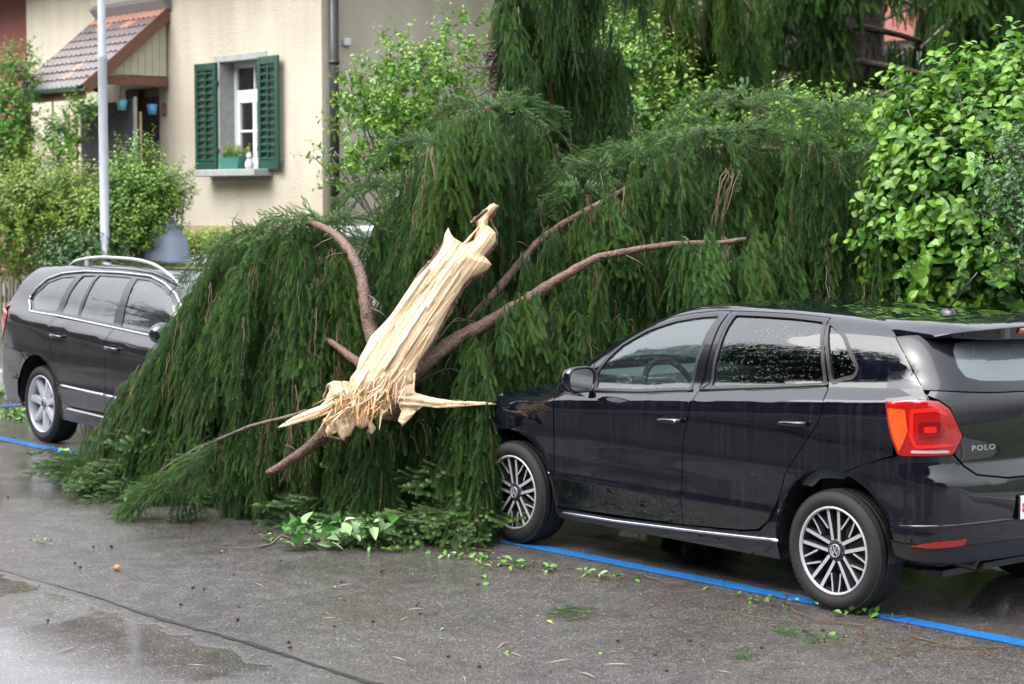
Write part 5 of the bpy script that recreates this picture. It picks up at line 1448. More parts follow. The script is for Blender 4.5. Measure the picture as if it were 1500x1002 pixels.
    k = 11; mb.add([H(a, N1 + .05 + u * .055, Z1 - .02 + v * .055) for a in (a0 - .04, a1 + .04) for u, v in pts], [(i, i + 1, k + i + 1, k + i) for i in range(10)]); mb.tube([H(a0 - .04, N1 + .105, Z1 - .02), H(a1 + .04, N1 + .105, Z1 - .02)], .010, 8); mb.build('gutter', mat('green_grey_gutter', (.09, .16, .15), .35), por)
    mb = MB()
    for a in (a0 + .06, a1 - .06):
        mb.box(H(a, .60, 3.50), (.07, 1.14, .11)); mb.box(H(a, 1.12, 2.75), (.07, .07, 1.4)) if a > 4 else None
    mb.build('beam', M_brownw, por)
    # cheek of vertical boards on the near gable
    nb = 9
    for i in range(nb):
        n0 = .03 + i * (.93 / nb); n1 = n0 + .93 / nb - .006; zt = lambda n: Z0 - .10 + (Z1 - Z0) * (n - N0) / (N1 - N0)
        if zt(n1) < 3.60: n1 = n1
        mb = MB(); aa = a0 + .055; q = .018
        vs = [H(aa + d, n, z) for d in (-q / 2, q / 2) for n, z in ((n0, 3.575), (n1, 3.575), (n1, max(3.60, zt(n1))), (n0, max(3.605, zt(n0))))]
        mb.add(vs, [(0, 1, 2, 3), (7, 6, 5, 4), (0, 4, 5, 1), (1, 5, 6, 2), (2, 6, 7, 3), (3, 7, 4, 0)]); mb.build('cheek_board', M_creamw, por)
    # entrance door in shade
    mb = MB(); mb.box(H(4.25, -.2, 2.56), (.9, .04, 1.80), 0); mb.box(H(4.25, -.17, 3.05), (.5, .02, .6), 1); mb.build('entrance_door', [M_brownw, M_roomd], root)
    mb = MB(); mb.box(H(4.25, -.12, 3.485), (1.04, .2, .05)); 
    for a in (3.775, 4.725): mb.box(H(a, -.12, 2.56), (.05, .2, 1.80))
    mb.build('door_frame', M_stone, root)
    mb = MB(); mb.box(H(4.4, .72, 1.0), (2.3, 1.4, 1.3)); mb.build('porch_steps', M_conc, root)
    mb = MB(); mb.box(H(3.64, .012, 3.155), (.10, .02, .17), bev=.004); mb.box(H(3.64, .03, 3.155), (.05, .03, .10), bev=.004); mb.build('house_sign', M_brownw, root)
    return root
build_house()
def hanging_pot(a, n, z, label, c2):
    t = empty('hanging_pot', H(a, n, z)); tag(t, label, 'plant pot', 'pots hanging under the porch')
    mb = MB(); mb.lathe([(.0001, 0), (.052, 0), (.070, .13), (.066, .13), (.05, .01)], 18); mb.build('pot', c2, t)
    for k in range(3):
        mb = MB(); an = 2.1 * k; mb.tube([(.066 * math.cos(an), .066 * math.sin(an), .13), (0, 0, .36)], .004, 5); mb.build('hanging_cord', M_gutter, t)
hanging_pot(3.69, .6, 3.13, 'turquoise pot hanging under the porch roof just right of the lamp post', M_turq)
hanging_pot(3.72, .15, 3.09, 'blue pot hanging from the porch next to the wall plate', mat('blue_pot', (.10, .38, .68), .4))
t = empty('privacy_screen', H(0, 0, 0)); tag(t, 'dark woven privacy screen standing under the porch', 'screen')
t.location = H(4.30, .48, 2.1)
mb = MB(); mb.box((0, 0, .62), (1.42, .03, 1.06)); mb.build('screen_panel', M_screen, t)
for q in (-.73, .73):
    mb = MB(); mb.box((q, 0, .35), (.03, .04, 1.7)); mb.build('screen_post', M_stone, t)
def staff(nm, a, n, z0, z1, label, cat, m):
    mb = MB(); mb.tube([(0, 0, z0), (0.01, 0, z1)], .018, 8); o = mb.build(nm, m, None, H(a, n, 0)); tag(o, label, cat); return o
staff('bamboo_pole', 4.92, .62, 1.6, 3.10, 'pale bamboo pole standing left of the dark screen', 'pole', M_bamboo)
staff('bamboo_pole', 3.66, .35, 1.6, 3.12, 'pale bamboo pole between the blue pot and the dark screen', 'pole', M_bamboo)
# garden pinwheel
t = empty('garden_pinwheel', H(5.1, .66, 3.03)); tag(t, 'garden windmill with green, orange, pink and blue sails', 'pinwheel')
mb = MB(); mb.tube([(0, 0, -1.4), (0, 0, 0.02)], .012, 6); mb.build('stick', M_bamboo, t)
for k, (c, an) in enumerate((((.02, .42, .16), 70), ((.85, .35, .02), 150), ((.75, .30, .38), 235), ((.02, .12, .62), 300), ((.90, .45, .03), 190))):
    mb = MB(); X = Vector((math.cos(R(an)), 0, math.sin(R(an)))); Y = Vector((-math.sin(R(an)), 0, math.cos(R(an))))
    pts = [(0, 0), (.06, .055), (.15, .05), (.19, 0), (.10, -.03)]
    mb.prism(pts, .006, .014 + k * .006, lambda u, v, d: X * u + Y * v + Vector((0, d + u * .2, 0))); mb.build('sail', mat('sail_colour', c, .5), t)
mb = MB(); mb.lathe([(.0001, .16), (.03, .14), (.12, .10), (.02, .10), (.015, .0), (.0001, 0)], 12); mb.tube([(0, 0, -1.6), (0, 0, 0)], .012, 6)
tag(mb.build('bird_feeder', M_gutter, None, H(3.95, .66, 2.95)), 'small dark bird feeder on a stake before the woven screen', 'bird feeder')
mb = MB(); mb.lathe([(.0001, .14), (.10, .08), (.105, .07), (.02, .07), (.015, .0), (.0001, 0)], 12); mb.tube([(0, 0, -1.7), (0, 0, 0)], .012, 6)
tag(mb.build('bird_feeder', M_gutter, None, H(5.45, .70, 3.30)), 'small dark feeder hanging above the garden windmill', 'bird feeder')
# window box and figurine on the sill
t = empty('window_box', H(1.76, .12, 2.358)); tag(t, 'green window box with small plants on the stone sill', 'planter')
mb = MB(); mb.prism([(-.20, 0), (.20, 0), (.235, .15), (-.235, .15)], -.075, .075, lambda u, v, d: (u, d, v)); mb.build('trough', mat('sea_green_plastic', (.03, .15, .12), .4), t)
BOXPLANT = t
t = empty('figurine', H(1.42, .11, 2.358)); tag(t, 'small white figurine at the right end of the window sill', 'figurine')
mb = MB(); mb.lathe([(.0001, 0), (.05, 0), (.055, .05), (.042, .10), (.03, .115), (.03, .12)], 14); mb.build('body', M_white, t)
mb = MB(); mb.lathe([(.0001, .12), (.025, .125), (.036, .15), (.03, .18), (.0001, .19)], 12); mb.tube([(.02, 0, .18), (.03, 0, .21)], [.01, .004], 6); mb.tube([(-.02, 0, .18), (-.03, 0, .21)], [.01, .004], 6); mb.build('head', M_white, t)
# flower trough low left of the porch
t = empty('balcony_planter', H(5.55, .75, 2.36)); tag(t, 'white flower trough with pink flowers beside the porch', 'planter')
mb = MB(); mb.box((0, 0, .07), (1.0, .22, .16), bev=.01); mb.build('trough', M_white, t)
rnd = random.Random(2)
for k in range(16):
    mb = MB(); c = Vector((rnd.uniform(-.45, .45), rnd.uniform(-.09, .12), .19 + rnd.uniform(-.02, .04)))
    for j in range(5):
        an = 1.256 * j; mb.add([c, c + Vector((math.cos(an - .5) * .03, math.sin(an - .5) * .03, .012)), c + Vector((math.cos(an) * .042, math.sin(an) * .042, .004)), c + Vector((math.cos(an + .5) * .03, math.sin(an + .5) * .03, .012))], [(0, 1, 2, 3)])
    mb.build('flower', mat('flower_pink', (.75, .25, .32) if k % 3 else (.8, .7, .68), .6) if k < 3 else (MATS['flower_pink']), t)
# red house to the left, pale house far right
root = empty('red_house', (0, 0, 0)); tag(root, 'brick-pink rendered house at the left edge behind the climber', 'house')
mb = MB(); mb.box(H(13.0, -4.3, 2.6), (10.6, 8, 5.0)); mb.build('wall', M_pink, root)
mb = MB(); mb.prism([(-.6, 0), (8.6, 0), (4, 1.3)], 7.4, 18.6, lambda u, v, d: H(d, -u, 5.102 + v)); mb.build('roof', M_terra, root)
def far_house(x, y, w, d, h, m, label, rows):
    root = empty('far_house', (x, y, 0)); tag(root, label, 'house')
    mb = MB(); mb.box((0, 0, h / 2), (w, d, h)); mb.build('wall', m, root)
    mb = MB(); mb.prism([(-d / 2 - .5, 0), (d / 2 + .5, 0), (0, 2.6)], -w / 2 - .4, w / 2 + .4, lambda u, v, q: (q, u, h + .002 + v)); mb.build('roof', M_terra, root)
    for f in (1, -1):
        for z in rows:
            for i in range(int(w // 2.4)):
                q = -w / 2 + 1.4 + i * 2.4
                mb = MB(); mb.box((q, f * (d / 2 + .01), z), (.95, .06, 1.3)); fr = mb.build('window', M_white, root)
                mb = MB(); mb.box((q, f * (d / 2 + .045), z), (.80, .012, 1.15)); mb.build('pane', M_gloss, fr)
fhp = at(1330, 289, 42)
far_house(fhp.x, fhp.y - 4, 7, 8, 6.4, M_white, 'white and brick-red house glimpsed far behind the dark conifers', (1.8, 4.6))
mb = MB(); mb.box((fhp.x, fhp.y + .3, 5.75), (7.1, .3, .9)); tag(mb.build('red_balcony', M_pink), 'brick-red balcony front glimpsed between the conifers', 'balcony')
# the other side of the street: what the wet paint and the windows mirror
far_house(-7.5, 20, 12, 8, 9.6, M_conc, 'pale three storey house across the street with a gabled roof', (1.9, 4.7, 7.5))
far_house(8, 20, 13, 8, 10.0, M_pink, 'brick-pink three storey house across the street with a gabled roof', (1.9, 4.7, 7.5))
far_house(28, 22, 12, 9, 6.5, M_conc, 'grey house across the street further along', (1.9, 4.7))
# ================================================================ STREET FURNITURE
def lamp_post():
    p = at(153, 300, 19.0); t = empty('street_lamp', (p.x, p.y, .12)); tag(t, 'grey steel street lamp post behind the dark estate car', 'lamp post')
    M = mat('galvanised_steel', (.34, .36, .40), .45, metal=.35, noise=(8, (.40, .42, .46)))
    mb = MB(); mb.lathe([(.075, 0), (.075, .5), (.047, .52), (.043, 3.18), (.046, 3.22), (.046, 3.25), (.038, 3.27), (.033, 6.5)], 24); mb.build('pole', M, t)
    mb = MB(); mb.tube([(0, 0, 6.4), (0, .3, 6.75), (0, 1.3, 6.9)], [.036, .034, .03], 12); mb.build('arm', M, t)
    mb = MB(); mb.box((0, 1.5, 6.9), (.22, .7, .12), bev=.04); mb.build('lamp_head', M, t)
lamp_post()
def fence():
    t = empty('picket_fence', (0, 0, 0)); tag(t, 'weathered wooden picket fence at the left edge behind the estate car', 'fence')
    M = mat('weathered_wood', (.085, .085, .060), .8, noise=(15, (.13, .12, .09)), bump=(50, .4, .004))
    pm = MB(); pm.prism([(-.022, 0), (.022, 0), (.022, 1.0), (0, 1.04), (-.022, 1.0)], -.010, .010, lambda u, v, d: (u, d, v)); pme = pm.mesh('picket', M)
    rnd = random.Random(3); y = -1.75
    for i in range(90):
        x = 12.8 + i * .105; o = link('picket', pme, t, (x, y, .06 + rnd.uniform(-.012, .012))); o.rotation_euler = (0, rnd.uniform(-.02, .02), 0)
    for z in (.35, .85):
        mb = MB(); mb.box((17.5, y - .03, z), (9.7, .035, .07)); mb.build('rail', M, t)
fence()
# low white shed roof and covered barbecue seen over the cars
p = at(530, 337, 19.0)
t = empty('garden_shed', (p.x + .3, p.y - .3, .13)); tag(t, 'low shed with a pale flat roof beside the house corner', 'shed')
mb = MB(); mb.box((0, 0, .75), (1.3, 1.3, 1.5)); mb.build('wall', M_conc, t)
mb = MB(); mb.box((0, 0, 1.55), (1.5, 1.5, .09), bev=.02); mb.build('roof', M_white, t)
p = at(240, 345, 19.6); t = empty('covered_barbecue', (p.x, p.y, .13)); tag(t, 'garden barbecue under a grey-blue rain cover', 'barbecue')
mb = MB(); rnd = random.Random(6); k = 20; prof = [(.36, 0), (.34, .5), (.30, 1.0), (.22, 1.45), (.10, 1.68), (.02, 1.72)]
vs = [(r * (1 + .10 * math.sin(i * 1.9 + j)) * math.cos(2 * PI * i / k), r * (1 + .10 * math.sin(i * 1.9 + j)) * math.sin(2 * PI * i / k), z) for j, (r, z) in enumerate(prof) for i in range(k)]
mb.add(vs, [(j * k + i, j * k + (i + 1) % k, (j + 1) * k + (i + 1) % k, (j + 1) * k + i) for j in range(5) for i in range(k)], 0, True); mb.build('cover', mat('grey_blue_cover', (.20, .23, .30), .6), t)
mb = MB(); mb.box((0, 0, .1), (.5, .5, .1)); mb.build('base', M_gutter, t)
# ================================================================ THE FALLEN SPRUCE
def wood_mat():
    m = mat('fresh_split_wood', (0.72, 0.50, 0.28), 0.5)
    N, L, b = nodes_of(m); uv = N.new('ShaderNodeUVMap'); uv.uv_map = 'grain'; tc = N.new('ShaderNodeTexCoord')
    v = mapping(N, L, uv.outputs[0], (120, 3.0, 1)); n = tex(N, L, 'ShaderNodeTexNoise', 1.0, v, Detail=6.0, Roughness=.65, Distortion=.6)
    v2 = mapping(N, L, uv.outputs[0], (9, 1.2, 1)); n2 = tex(N, L, 'ShaderNodeTexNoise', 1.0, v2, Detail=4.0)
    s = math_node(N, L, 'MULTIPLY_ADD', n2.outputs['Fac'], .8, math_node(N, L, 'MULTIPLY', n.outputs['Fac'], .6))
    L.new(ramp(N, L, s, [(0.42, (0.20, 0.085, 0.032)), (0.52, (0.37, 0.205, 0.10)), (0.62, (0.49, 0.325, 0.18)), (0.80, (0.56, 0.415, 0.265))]), b.inputs['Base Color'])
    bp = N.new('ShaderNodeBump'); bp.inputs['Strength'].default_value = .9; bp.inputs['Distance'].default_value = 0.006
    L.new(n.outputs['Fac'], bp.inputs['Height']); L.new(bp.outputs[0], b.inputs['Normal'])
    return m
M_wood = wood_mat()
M_wood_in = mat('torn_inner_wood', (0.40, 0.19, 0.06), 0.6, noise=(35, (0.52, 0.32, 0.14)), bump=(60, .8, .01))
def shard(name, poly, depth, grain, parent, thick=.05, back=.07, h=.010, fib=.010, seed=0, off=0.0, lean=None, torn=0.0):
    """a splintered slab: outline given by lines of sight at the slab's own distance; front face is ridged along the grain,
    the back is bark. depth: function (px, py) -> distance"""
    pts = [at(x, y, depth(x, y)) for x, y in poly]
    c = sum(pts, Vector()) / len(pts)
    g = (at(*grain[1], depth(*grain[1])) - at(*grain[0], depth(*grain[0]))).normalized()      # grain direction
    n = (CAMP - c).normalized(); n = (n - g * n.dot(g)).normalized(); s = g.cross(n)
    P2 = [((p - c).dot(s), (p - c).dot(g)) for p in pts]
    rnd = random.Random(seed)
    V, F = cdt_fill(P2, [], h)
    d = seg_dist(V, P2); W = max(.02, float(d.max()))
    # fibre relief: sums of noise stretched along the grain
    from mathutils import noise
    def fibre(x, y):
        a = noise.noise(Vector((x * 38, y * 1.8, seed))) * .8 + noise.noise(Vector((x * 120, y * 3, seed + 5))) * .9 - abs(noise.noise(Vector((x * 60, y * 1.5, seed + 7)))) * .9
        b_ = abs(noise.noise(Vector((x * 20, y * 1.3, seed + 9))))
        return a * fib + (-.016 if b_ < .05 else 0) * (fib / .010)
    R0 = []; R1 = []; base = {i: None for i in range(len(V))}
    zc = [(p - c).dot(n) for p in pts]
    A = np.c_[np.array(P2), np.ones(len(P2))]; co = np.linalg.lstsq(A, np.array(zc), rcond=None)[0]
    for (x, y), dd in zip(V, d):
        t = min(1.0, dd / min(W, .045)); e = math.sqrt(max(0.0, 1 - (1 - t) ** 2)) * (.35 + .65 * min(1.0, dd / .11)); z0 = co[0] * x + co[1] * y + co[2]
        zf = z0 + e * thick + fibre(x, y) * min(1, dd / .012) + (torn * noise.noise(Vector((x * 30, y * 14, seed + 3))) if torn else 0) * e
        zb = z0 - e * back
        R0.append(c + s * x + g * y + n * zf); R1.append(c + s * x + g * y + n * zb)
    nv = len(V); vs = R0 + R1; fs = []; mi = []; uvs = []
    for f in F:
        a, b_, c_ = (int(i) for i in f)
        nn = (R0[b_] - R0[a]).cross(R0[c_] - R0[a])
        f1 = (a, b_, c_) if nn.dot(n) > 0 else (a, c_, b_)
        fs.append(f1); mi.append(0); fs.append(tuple(nv + i for i in f1[::-1])); mi.append(1)
    cnt = set()
    for f in fs[::2]:
        for i in range(3): cnt.add((f[i], f[(i + 1) % 3]))
    for a, b_ in [e for e in cnt if (e[1], e[0]) not in cnt]:
        fs.append((b_, a, nv + a, nv + b_)); mi.append(1)
    me = bpy.data.meshes.new(name); me.from_pydata([tuple(v) for v in vs], [], fs); me.materials.append(M_wood); me.materials.append(M_bark)
    me.polygons.foreach_set('material_index', mi); me.polygons.foreach_set('use_smooth', [True] * len(fs))
    uv = me.uv_layers.new(name='grain'); idx = np.zeros(len(me.loops), 'i'); me.loops.foreach_get('vertex_index', idx)
    UV = np.concatenate([V, V]); uv.data.foreach_set('uv', (UV[idx] + 3.0).astype('f').ravel())
    me.update()
    return link(name, me, parent)
def zl(x, y): return (380 + x / 2.636, 280 + y / 2.636)
def jag(pts, amp, seed, n=3):
    """break up an outline with small splinter teeth"""
    rnd = random.Random(seed); out = []
    for i in range(len(pts)):
        a = Vector(pts[i]); b = Vector(pts[(i + 1) % len(pts)]); d = b - a; k = max(1, int(d.length / 14)) if amp else 1
        out.append(tuple(a))
        for j in range(1, k):
            q = a + d * j / k; nrm = Vector((-d.y, d.x)).normalized(); q = q + nrm * rnd.uniform(-amp, amp); out.append(tuple(q))
    return out
def build_fallen_spruce():
    root = empty('fallen_spruce', (3.2, .9, 0))
    tag(root, 'snapped weeping spruce lying over the parking bay with its pale splintered trunk torn open', 'tree')
    root.location = (0, 0, 0)
    rnd = random.Random(4)
    D = lambda x, y: 11.55 + (640 - y) * .0018
    outline = [zl(*p) for p in [(905, 45), (925, 60), (905, 82), (888, 100), (880, 130), (898, 145), (915, 165), (912, 200), (885, 232), (868, 252), (880, 262), (897, 285), (880, 305), (850, 322), (815, 335), (790, 360), (770, 395), (740, 440), (715, 490), (690, 540), (665, 590), (640, 625), (615, 660), (600, 700), (592, 745), (575, 752), (560, 770), (535, 785), (515, 800), (500, 790), (485, 815), (478, 838), (465, 815), (455, 842), (440, 822), (428, 840), (415, 815), (400, 838), (388, 800), (375, 812), (362, 785), (348, 792), (345, 750), (352, 720), (375, 690), (388, 640), (405, 610), (430, 560), (470, 520), (520, 460), (560, 400), (600, 340), (650, 290), (690, 240), (708, 205), (716, 165), (730, 140), (740, 165), (752, 180), (780, 198), (805, 200), (828, 190), (838, 160), (840, 140), (833, 118), (848, 100), (870, 72), (890, 52)]]
    outline = jag(outline, .9, 2)
    trunk = shard('splintered_trunk', outline, D, (zl(470, 700), zl(800, 250)), root, .085, .12, .0075, .0075, 1)
    # proud strips and ridges of torn fibre on the face of the slab
    def splinter(name, a, b, w, dz, par, bend=0.0, tip=.12, m=None, k=8):
        A = at(*a[:2], D(*a[:2]) - a[2]); Bp = at(*b[:2], D(*b[:2]) - b[2]); d = (Bp - A); L = d.length; d.normalize()
        n = (CAMP - A).normalized(); s = d.cross(n).normalized(); n = s.cross(d); vs = []; r = random.Random(hash((a, b)) & 255)
        for i in range(k + 1):
            t = i / k; ww = w * ((1 - t) ** .7 * (1 - tip) + tip * .4) * r.uniform(.85, 1.15); c = A + d * L * t + n * (math.sin(t * PI) * bend) + s * r.uniform(-.12, .12) * w
            vs += [c - s * ww, c + n * dz * (1 - t * .7), c + s * ww, c - n * dz * .6]
        fs = [(4 * i + j, 4 * i + (j + 1) % 4, 4 * i + 4 + (j + 1) % 4, 4 * i + 4 + j) for i in range(k) for j in range(4)] + [(0, 3, 2, 1), (4 * k, 4 * k + 1, 4 * k + 2, 4 * k + 3)]
        me = bpy.data.meshes.new(name); me.from_pydata([tuple(v) for v in vs], [], fs); me.materials.append(m or M_wood)
        uv = me.uv_layers.new(name='grain'); off = r.uniform(0, 9)
        for lp in me.loops:
            i = lp.vertex_index; uv.data[lp.index].uv = (off + (i % 4) * w * .5, L * (i // 4) / k)
        me.polygons.foreach_set('use_smooth', [False] * len(fs))
        return link(name, me, par)
    for a, b, w, dz in (((zl(640, 450)) + (.07,), zl(480, 690) + (.11,), .030, .035), (zl(655, 300) + (.06,), zl(470, 560) + (.08,), .018, .015), (zl(800, 270) + (.05,), zl(560, 640) + (.09,), .022, .02),
                        (zl(700, 480) + (.03,), zl(610, 650) + (.08,), .016, .012), (zl(420, 690) + (.05,), zl(360, 790) + (.09,), .022, .02), (zl(540, 620) + (.06,), zl(480, 830) + (.07,), .020, .02), (zl(590, 520) + (.08,), zl(430, 820) + (.07,), .018, .02),
                        (zl(560, 690) + (.06,), zl(420, 850) + (.06,), .022, .02), (zl(480, 740) + (.06,), zl(385, 830) + (.08,), .018, .02), (zl(760, 240) + (.04,), zl(880, 100) + (.02,), .012, .01)):
        splinter('splinter', a, b, w, dz, trunk)
    S2 = lambda nm, pts, gr, th, bk, sd, off=0.0, fib=.010, torn=0.0, amp=1.2, h=.010: shard(nm, jag([zl(*p) for p in pts], amp, sd), lambda x, y: D(x, y) + off, (zl(*gr[0]), zl(*gr[1])), trunk, th, bk, h, fib, sd, torn=torn)
    S2('splinter', [(68, 915), (90, 898), (130, 872), (190, 845), (235, 828), (262, 800), (300, 790), (352, 800), (345, 835), (305, 850), (262, 862), (215, 880), (160, 892), (105, 910)], ((70, 915), (350, 810)), .035, .03, 11, -.02)
    S2('torn_butt', [(262, 745), (285, 732), (345, 735), (352, 760), (395, 790), (445, 800), (520, 790), (500, 840), (455, 870), (432, 885), (450, 915), (446, 925), (430, 940), (418, 905), (395, 918), (370, 905), (352, 940), (318, 960), (300, 930), (265, 948), (252, 925), (262, 905), (240, 885), (270, 860), (290, 830), (255, 800), (270, 770)], ((300, 760), (360, 940)), .07, .10, 12, -.0, .016, .05)
    S2('splinter', [(498, 790), (545, 750), (592, 742), (602, 778), (640, 790), (700, 803), (760, 811), (830, 812), (880, 814), (917, 822), (880, 826), (820, 829), (760, 835), (690, 838), (632, 832), (605, 850), (585, 875), (552, 908), (535, 885), (548, 850), (535, 820)], ((500, 800), (900, 822)), .04, .035, 13, -.02)
    for i in range(60):      # the brush of broken fibres at the butt
        a = (rnd.uniform(270, 500), rnd.uniform(755, 850)); an = rnd.uniform(60, 150); l = rnd.uniform(35, 110)
        b = (a[0] + math.cos(R(an)) * l - 20, a[1] + math.sin(R(an)) * l * .9)
        splinter('splinter', zl(*a) + (rnd.uniform(.05, .10),), zl(*b) + (rnd.uniform(.04, .14),), rnd.uniform(.003, .011), rnd.uniform(.004, .012), trunk, m=M_wood_in if rnd.random() < .4 else M_wood, k=4)
    for i in range(26):
        a = (rnd.uniform(360, 600), rnd.uniform(700, 760)); b = (a[0] - rnd.uniform(5, 40), a[1] + rnd.uniform(50, 110))
        splinter('splinter', zl(*a) + (rnd.uniform(.06, .09),), zl(*b) + (rnd.uniform(.05, .12),), rnd.uniform(.003, .008), rnd.uniform(.003, .008), trunk, k=4)
    for i in range(22):      # slivers lifted along the slab
        t = rnd.random(); cx = 430 + (800 - 430) * t; cy = 740 + (260 - 740) * t; o = rnd.uniform(-75, 75)
        a = (cx + o * .8, cy + o * .6); l = rnd.uniform(50, 150); b = (a[0] - l * .58, a[1] + l * .75)
        if rnd.random() < .4: a, b = b, a
        splinter('splinter', zl(*a) + (.075,), zl(*b) + (rnd.uniform(.085, .11),), rnd.uniform(.002, .006), rnd.uniform(.002, .005), trunk, k=5)
    # ragged bark along the right and upper edges
    def bark_strip(pts, w, dd=.015):
        mb = MB(); Q = []
        for i in range(len(pts) - 1):
            for k in range(6): Q.append(Vector(pts[i]).lerp(Vector(pts[i + 1]), k / 6))
        Q.append(Vector(pts[-1])); vs = []
        for i, q in enumerate(Q):
            p = at(q.x, q.y, D(q.x, q.y) + dd); t = (at(*(Q[min(i + 1, len(Q) - 1)]), D(*q)) - at(*(Q[max(i - 1, 0)]), D(*q))).normalized(); s_ = t.cross(FWD).normalized(); ww = w * rnd.uniform(.35, 1.3)
            vs += [p - s_ * ww - FWD * .004, p - FWD * .022, p + s_ * ww - FWD * .004, p + FWD * .02]
        mb.add(vs, [(4 * i + j, 4 * i + (j + 1) % 4, 4 * i + 4 + (j + 1) % 4, 4 * i + 4 + j) for i in range(len(Q) - 1) for j in range(4)], 0, False)
        mb.build('bark_strip', M_bark, trunk)
    bark_strip([zl(*p) for p in ((878, 308), (815, 340), (772, 398), (742, 445), (700, 520), (660, 600), (618, 662), (600, 705), (590, 748))], .016)
    bark_strip([zl(*p) for p in ((925, 55), (890, 108), (918, 165), (914, 205), (872, 255))], .010)
    bark_strip([zl(*p) for p in ((600, 340), (640, 295), (690, 238), (712, 195))], .010)
    bark_strip([zl(*p) for p in ((268, 745), (250, 800), (268, 830))], .014)
    bark_strip([zl(*p) for p in ((612, 785), (700, 805), (800, 812), (905, 820))], .006)
    bark_strip([zl(*p) for p in ((245, 890), (255, 945), (330, 962))], .012)
    bark_strip([zl(*p) for p in ((835, 115), (820, 122), (835, 105), (880, 70))], .012, -.02)
    def limb(name, pts, r0, r1, m=M_bark, n=12, seed=0, knots=True):
        mb = MB(); r = random.Random(seed + 50); Q = bough(mb, [at(*p) for p in pts], r0, r1, n, r, 5)
        o = mb.build(name, m, root)
        if knots:
            for k in range(max(1, len(Q) // 5)):
                q = Q[r.randint(1, len(Q) - 2)]; d = Vector((r.uniform(-1, 1), r.uniform(-1, 1), r.uniform(-.6, .6))).normalized()
                tb = MB(); l = r.uniform(.04, .16) + r0; tb.tube([q, q + d * l * .6, q + d * l + Vector((0, 0, -.02))], [.007, .005, .003], 5); tb.build('twig_stub', M_bark_dark, o)
        return Q
    limb('trunk', [(575, 620, 11.95), (618, 480, 12.1), (640, 400, 12.25), (646, 320, 12.6), (662, 245, 13.0), (702, 172, 13.5), (745, 148, 14.0)], .075, .028, n=16, seed=1)
    L1 = limb('branch', [(556, 520, 11.95), (544, 488, 12.05), (535, 440, 12.1), (527, 398, 12.2), (510, 365, 12.35), (488, 342, 12.6), (450, 327, 13.0), (400, 335, 13.4)], .052, .018, seed=2)
    limb('branch', [(545, 548, 12.0), (520, 528, 12.1), (490, 505, 12.3), (455, 488, 12.6), (420, 470, 12.9)], .032, .014, seed=3)
    L3 = limb('branch', [(600, 552, 11.9), (625, 530, 11.9), (665, 500, 12.0), (715, 472, 12.1), (770, 440, 12.3), (800, 420, 12.45), (830, 402, 12.5), (870, 380, 12.55), (920, 368, 12.6), (985, 358, 12.65), (1050, 356, 12.7), (1092, 350, 12.75)], .054, .013, seed=4)
    limb('branch', [(500, 610, 11.75), (470, 640, 11.8), (440, 665, 11.85), (392, 694, 11.9)], .050, .022, seed=5)
    limb('branch', [(450, 602, 11.8), (425, 610, 11.8), (370, 624, 11.9), (330, 640, 12.0), (280, 662, 12.2), (235, 690, 12.5)], .016, .008, M_bark_dark, 8, 6)
    limb('branch', [(690, 470, 12.6), (750, 400, 12.9), (785, 358, 13.05), (830, 325, 13.15), (890, 292, 13.3), (945, 262, 13.8), (1010, 225, 14.2)], .032, .016, seed=7)
    limb('branch', [(560, 455, 12.6), (510, 415, 12.8), (475, 392, 13.0), (440, 372, 13.2)], .030, .014, M_bark_grey, 8, 8)
    limb('branch', [(560, 640, 12.1), (575, 670, 12.15), (600, 700, 12.2)], .055, .05, M_bark_dark, 10, 9)
    limb('branch', [(540, 630, 11.9), (545, 665, 11.9), (538, 705, 11.95)], .010, .006, M_bark_dark, 6, 10)
    limb('branch', [(610, 560, 12.0), (660, 540, 12.1), (690, 560, 12.0), (705, 575, 11.95)], .008, .004, M_bark_dark, 6, 11)
    limb('branch', [(465, 318, 13.2), (470, 330, 13.1), (486, 350, 12.8)], .010, .006, M_bark_dark, 6, 12)
    limb('branch', [(640, 500, 12.1), (668, 468, 12.15), (690, 475, 12.1)], .010, .005, M_bark_dark, 6, 13)
    limb('branch', [(1000, 225, 14.2), (1060, 215, 14.3), (1130, 218, 14.3), (1200, 222, 14.3), (1270, 235, 14.2)], .022, .012, seed=14)
    limb('branch', [(1110, 205, 14.0), (1108, 175, 14.0), (1100, 150, 14.0)], .018, .006, seed=15)
    limb('branch', [(1225, 215, 14.1), (1232, 185, 14.1), (1222, 160, 14.1)], .018, .006, seed=16)
    # ---------------------------------------------------------- foliage
    sc = Scatter(ROPES); A = lambda *ps: [at(*p) for p in ps]
    # left mound, three layers over the estate car's nose
    topL = A((505, 342, 13.0), (470, 326, 13.1), (430, 330, 13.4), (385, 345, 13.7), (345, 362, 14.0), (315, 392, 14.2))
    botL = A((590, 735, 11.95), (500, 745, 12.0), (420, 745, 12.25), (330, 735, 12.7), (230, 725, 13.2), (150, 700, 13.6))
    hang(sc, topL, botL, 120, 11, bulge=.30, depth=.10, tint=(.2, .95))
    hang(sc, topL, botL, 110, 12, bulge=.30, depth=.22, tint=(.1, .8), trange=(.12, .98))
    inL = [p + FWD * .45 for p in topL]; inB = [p + FWD * .55 for p in botL]
    hang(sc, inL, inB, 120, 13, bulge=.2, depth=.2, tint=(0, .5))
    hang(sc, [p + Vector((0, 0, -.15)) for p in topL], A((480, 640, 12.2), (420, 640, 12.4), (350, 620, 12.8), (270, 590, 13.3), (200, 610, 13.6)), 50, 14, bulge=.3, depth=.12, bare=.35, tint=(.3, 1))
